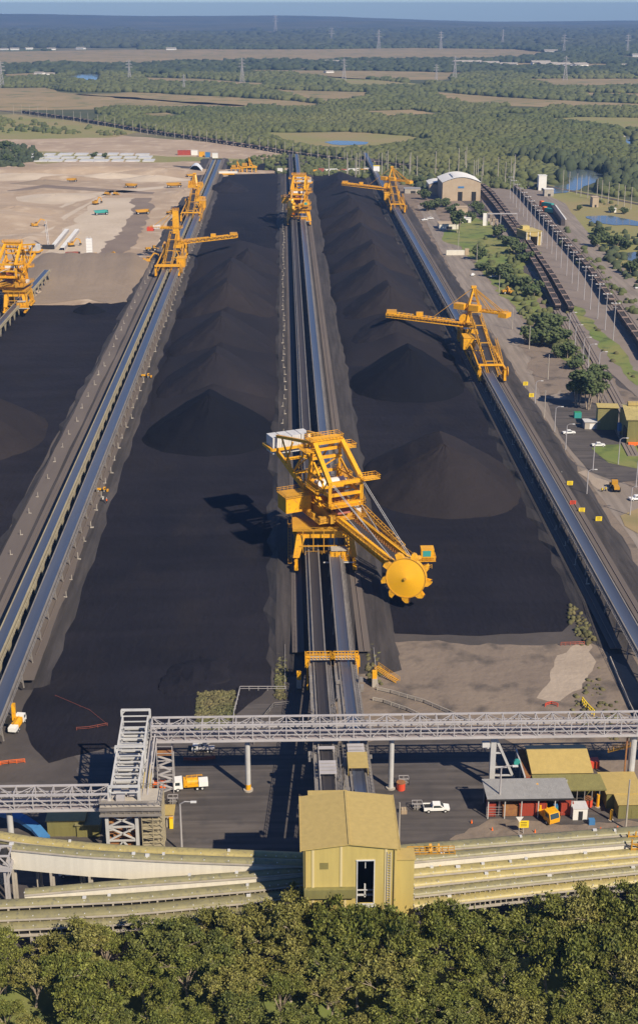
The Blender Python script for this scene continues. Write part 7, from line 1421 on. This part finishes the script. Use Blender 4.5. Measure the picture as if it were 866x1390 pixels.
# small yellow rigs and clutter at the far end
for px, py, s, lab in [(338, 234, 1.0, 'right small yellow rig with a pointed top beyond the middle pad'), (322, 234, .8, 'left small yellow rig beyond the middle pad')]:
    t = thing('drive_rig', lab, 'rig', P(px, py)); t.scale = (s,) * 3; b = MB(); b.box(-8, 8, -1, 1, 5, 6.4)
    for x in (-7, -2, 3, 7): b.bar((x, 0, 0), (x, 0, 6), .8)
    b.bar((1, 0, 6), (0, 0, 15), .9); b.bar((4, 0, 6), (0, 0, 15), .9); b.bar((0, 0, 9), (8, 0, 6), .6); b.build('frame', 'yellow', t); MB().cb(-4, 0, 8, 5, 3, 3).build('house', 'yellow_b', t)
t = thing('flat_trailer', 'white and yellow low trailer beside the top of the left conveyors', 'trailer', P(310, 237)); MB().box(-9, 9, -1, 1, 1.8, 3.6).build('deck', 'white', t); MB().box(-10, 6, -2, -1.1, .6, 1.8).build('chassis', 'yellow', t)
cols = ['white', 'white', 'beige', 'yellow', 'lightgrey', 'redsteel', 'white', 'white']
for i in range(22):
    px = (384 if i < 3 else 428) + (i - (0 if i < 3 else 3)) * (5 if i < 3 else 4.1) - (4 if i < 3 else 0); t = thing('site_box', 'small pale box in the crowded row along the far edge of the right coal pad' if i > 2 else 'small white box in the row left of the far central reclaimer', 'box', P(px, 234.5 + R.uniform(-.4, .8)), 0, 'small boxes along the far edge of the pads'); w_ = R.uniform(2, 4.4); MB().box(-w_, w_, 0, 4, 0, R.uniform(2.5, 5)).build('body', cols[i % 8], t)
t = thing('signal_box', 'small pale yellow box on the top end of the right conveyor', 'box', P(511, 232, 6)); MB().box(-3, 3, 0, 4, 0, 5).build('body', 'carwhite', t); MB().box(-3.2, 3.2, -.2, 4.2, 5, 5.3).build('roof', 'signyellow', t)
# overhead gantry across the tracks, small machines on the verge
t = thing('signal_gantry', 'thin white gantry spanning the tracks beside a white board', 'gantry', P(661, 306)); b = MB(); b.bar((0, 0, 9), (22, 0, 9), .5, .8); [b.bar((x, 0, 0), (x, 0, 9), .4) for x in (0, 10, 22)]; b.build('beam', 'galv', t); MB().box(-3.2, -.6, -.2, 0, 0, 9.5).build('board', 'white', t)
for k, (px, py, lab) in enumerate([(664, 300, 'left'), (668, 305, 'middle'), (672, 310, 'right')]):
    t = thing('substation_frame', 'small steel switchgear frame at the foot of the gantry, %s one' % lab, 'frame', P(px, py)); b = MB(); [b.bar((x, y, 0), (x, y, 7), .25) for x in (-1.6, 1.6) for y in (-1, 1)]; b.bar((-1.6, -1, 7), (1.6, -1, 7), .3); b.bar((-1.6, 1, 5), (1.6, 1, 5), .3); b.build('frame', 'beige', t); MB().box(-1, 1, -.6, .6, 0, 2.4).build('cabinet', 'concrete', t)
plant(687, 398, .5, 'ld', 'left small yellow machine on the green verge behind the right stacker', 1.2); plant(692, 399, 2, 'ex', 'right small yellow machine on the green verge behind the right stacker', 1.0)
b = MB(); b.box(-6, 6, 0, 1.6, 0, 3.2); t = thing('parked_shed', 'low white boom fence block across the road near the conical tree', 'barrier', P(618, 346)); b.build('body', 'galwall', t); MB().box(6.3, 9, 0, 1.8, 0, 4.2).build('hut', 'beige', t)

# loose yard clutter
def clutter(kind, px, py, label, rz=0):
    t = thing(kind, label, kind.replace('_', ' '), P(px, py), rz)
    if kind == 'pallet_stack':
        b = MB(); [b.box(-.6, .6, -.6, .6, .05 + k * .17, .15 + k * .17) for k in range(6)]; b.build('boards', 'beige', t); b = MB(); [b.box(x - .05, x + .05, -.58, .58, 0, 1.0) for x in (-.5, 0, .5)]; b.build('bearers', 'rust', t)
    elif kind == 'pipe_bundle':
        for k in range(5): MB().cyl((-3, (k % 3) * .5 - .5, .25 + (k // 3) * .45), (3, (k % 3) * .5 - .5, .25 + (k // 3) * .45), .22, n=8).build('pipe', ('galv', 'rust', 'concrete')[k % 3], t)
    elif kind == 'traffic_cone':
        MB().cyl((0, 0, .05), (0, 0, .8), .22, .05, 8).build('cone', 'orange', t); MB().box(-.3, .3, -.3, .3, 0, .05).build('base', 'dark', t)
    elif kind == 'tool_cage':
        b = MB(); b.rail([(-1, -.7, 0), (1, -.7, 0), (1, .7, 0), (-1, .7, 0), (-1, -.7, 0)], 1.5, .09, .7); b.build('cage', 'galv', t); MB().cb(0, 0, .5, 1.3, .9, .9).build('load', 'frame', t)
for a_ in [('pallet_stack', 548, 1104, 'low pallet stack beside the dark oily patch right of the yellow building'), ('pallet_stack', 690, 1090, 'pallet stack inside the wire fence at the left of the workshop'), ('tool_cage', 566, 1098, 'wire cage with a grey load left of the white utility truck'), ('tool_cage', 548, 1064, 'wire cage beside the red machine box'), ('tool_cage', 235, 1090, 'wire cage right of the lattice tower'), ('tool_cage', 703, 1086, 'wire cage in the second bay of the workshop'), ('tool_cage', 70, 1152, 'wire cage in front of the two door shed'), ('traffic_cone', 640, 1118, 'orange cone on the asphalt left of the dirt apron'), ('traffic_cone', 668, 1128, 'orange cone on the dirt apron'), ('traffic_cone', 726, 1131, 'orange cone right of the give way sign'), ('traffic_cone', 815, 1128, 'orange cone near the plain pole at right'), ('traffic_cone', 838, 1126, 'rightmost orange cone near the plain pole at right'), ('pallet_stack', 430, 1125, 'pallet stack hidden close behind the yellow building')]: clutter(*a_)
# give look-alikes with the same words their place from the left
ORD = ['first', 'second', 'third', 'fourth', 'fifth', 'sixth', 'seventh', 'eighth', 'ninth', 'tenth', 'eleventh', 'twelfth']
by = {}
for o in C.objects:
    if o.parent is None and o.get('label') and (o.name.startswith('gum_tree') or o.name.startswith('distant_house') or o.name.startswith('slab_stack')): by.setdefault(o['label'], []).append(o)
for k, L_ in by.items():
    if 1 < len(L_) <= 12:
        L_.sort(key=lambda o: Q(*o.location)[0])
        for i, o in enumerate(L_): o['label'] = '%s %s' % (ORD[i] + ' from left,', k) if len(k.split()) <= 13 else '%s %s' % (ORD[i], k)
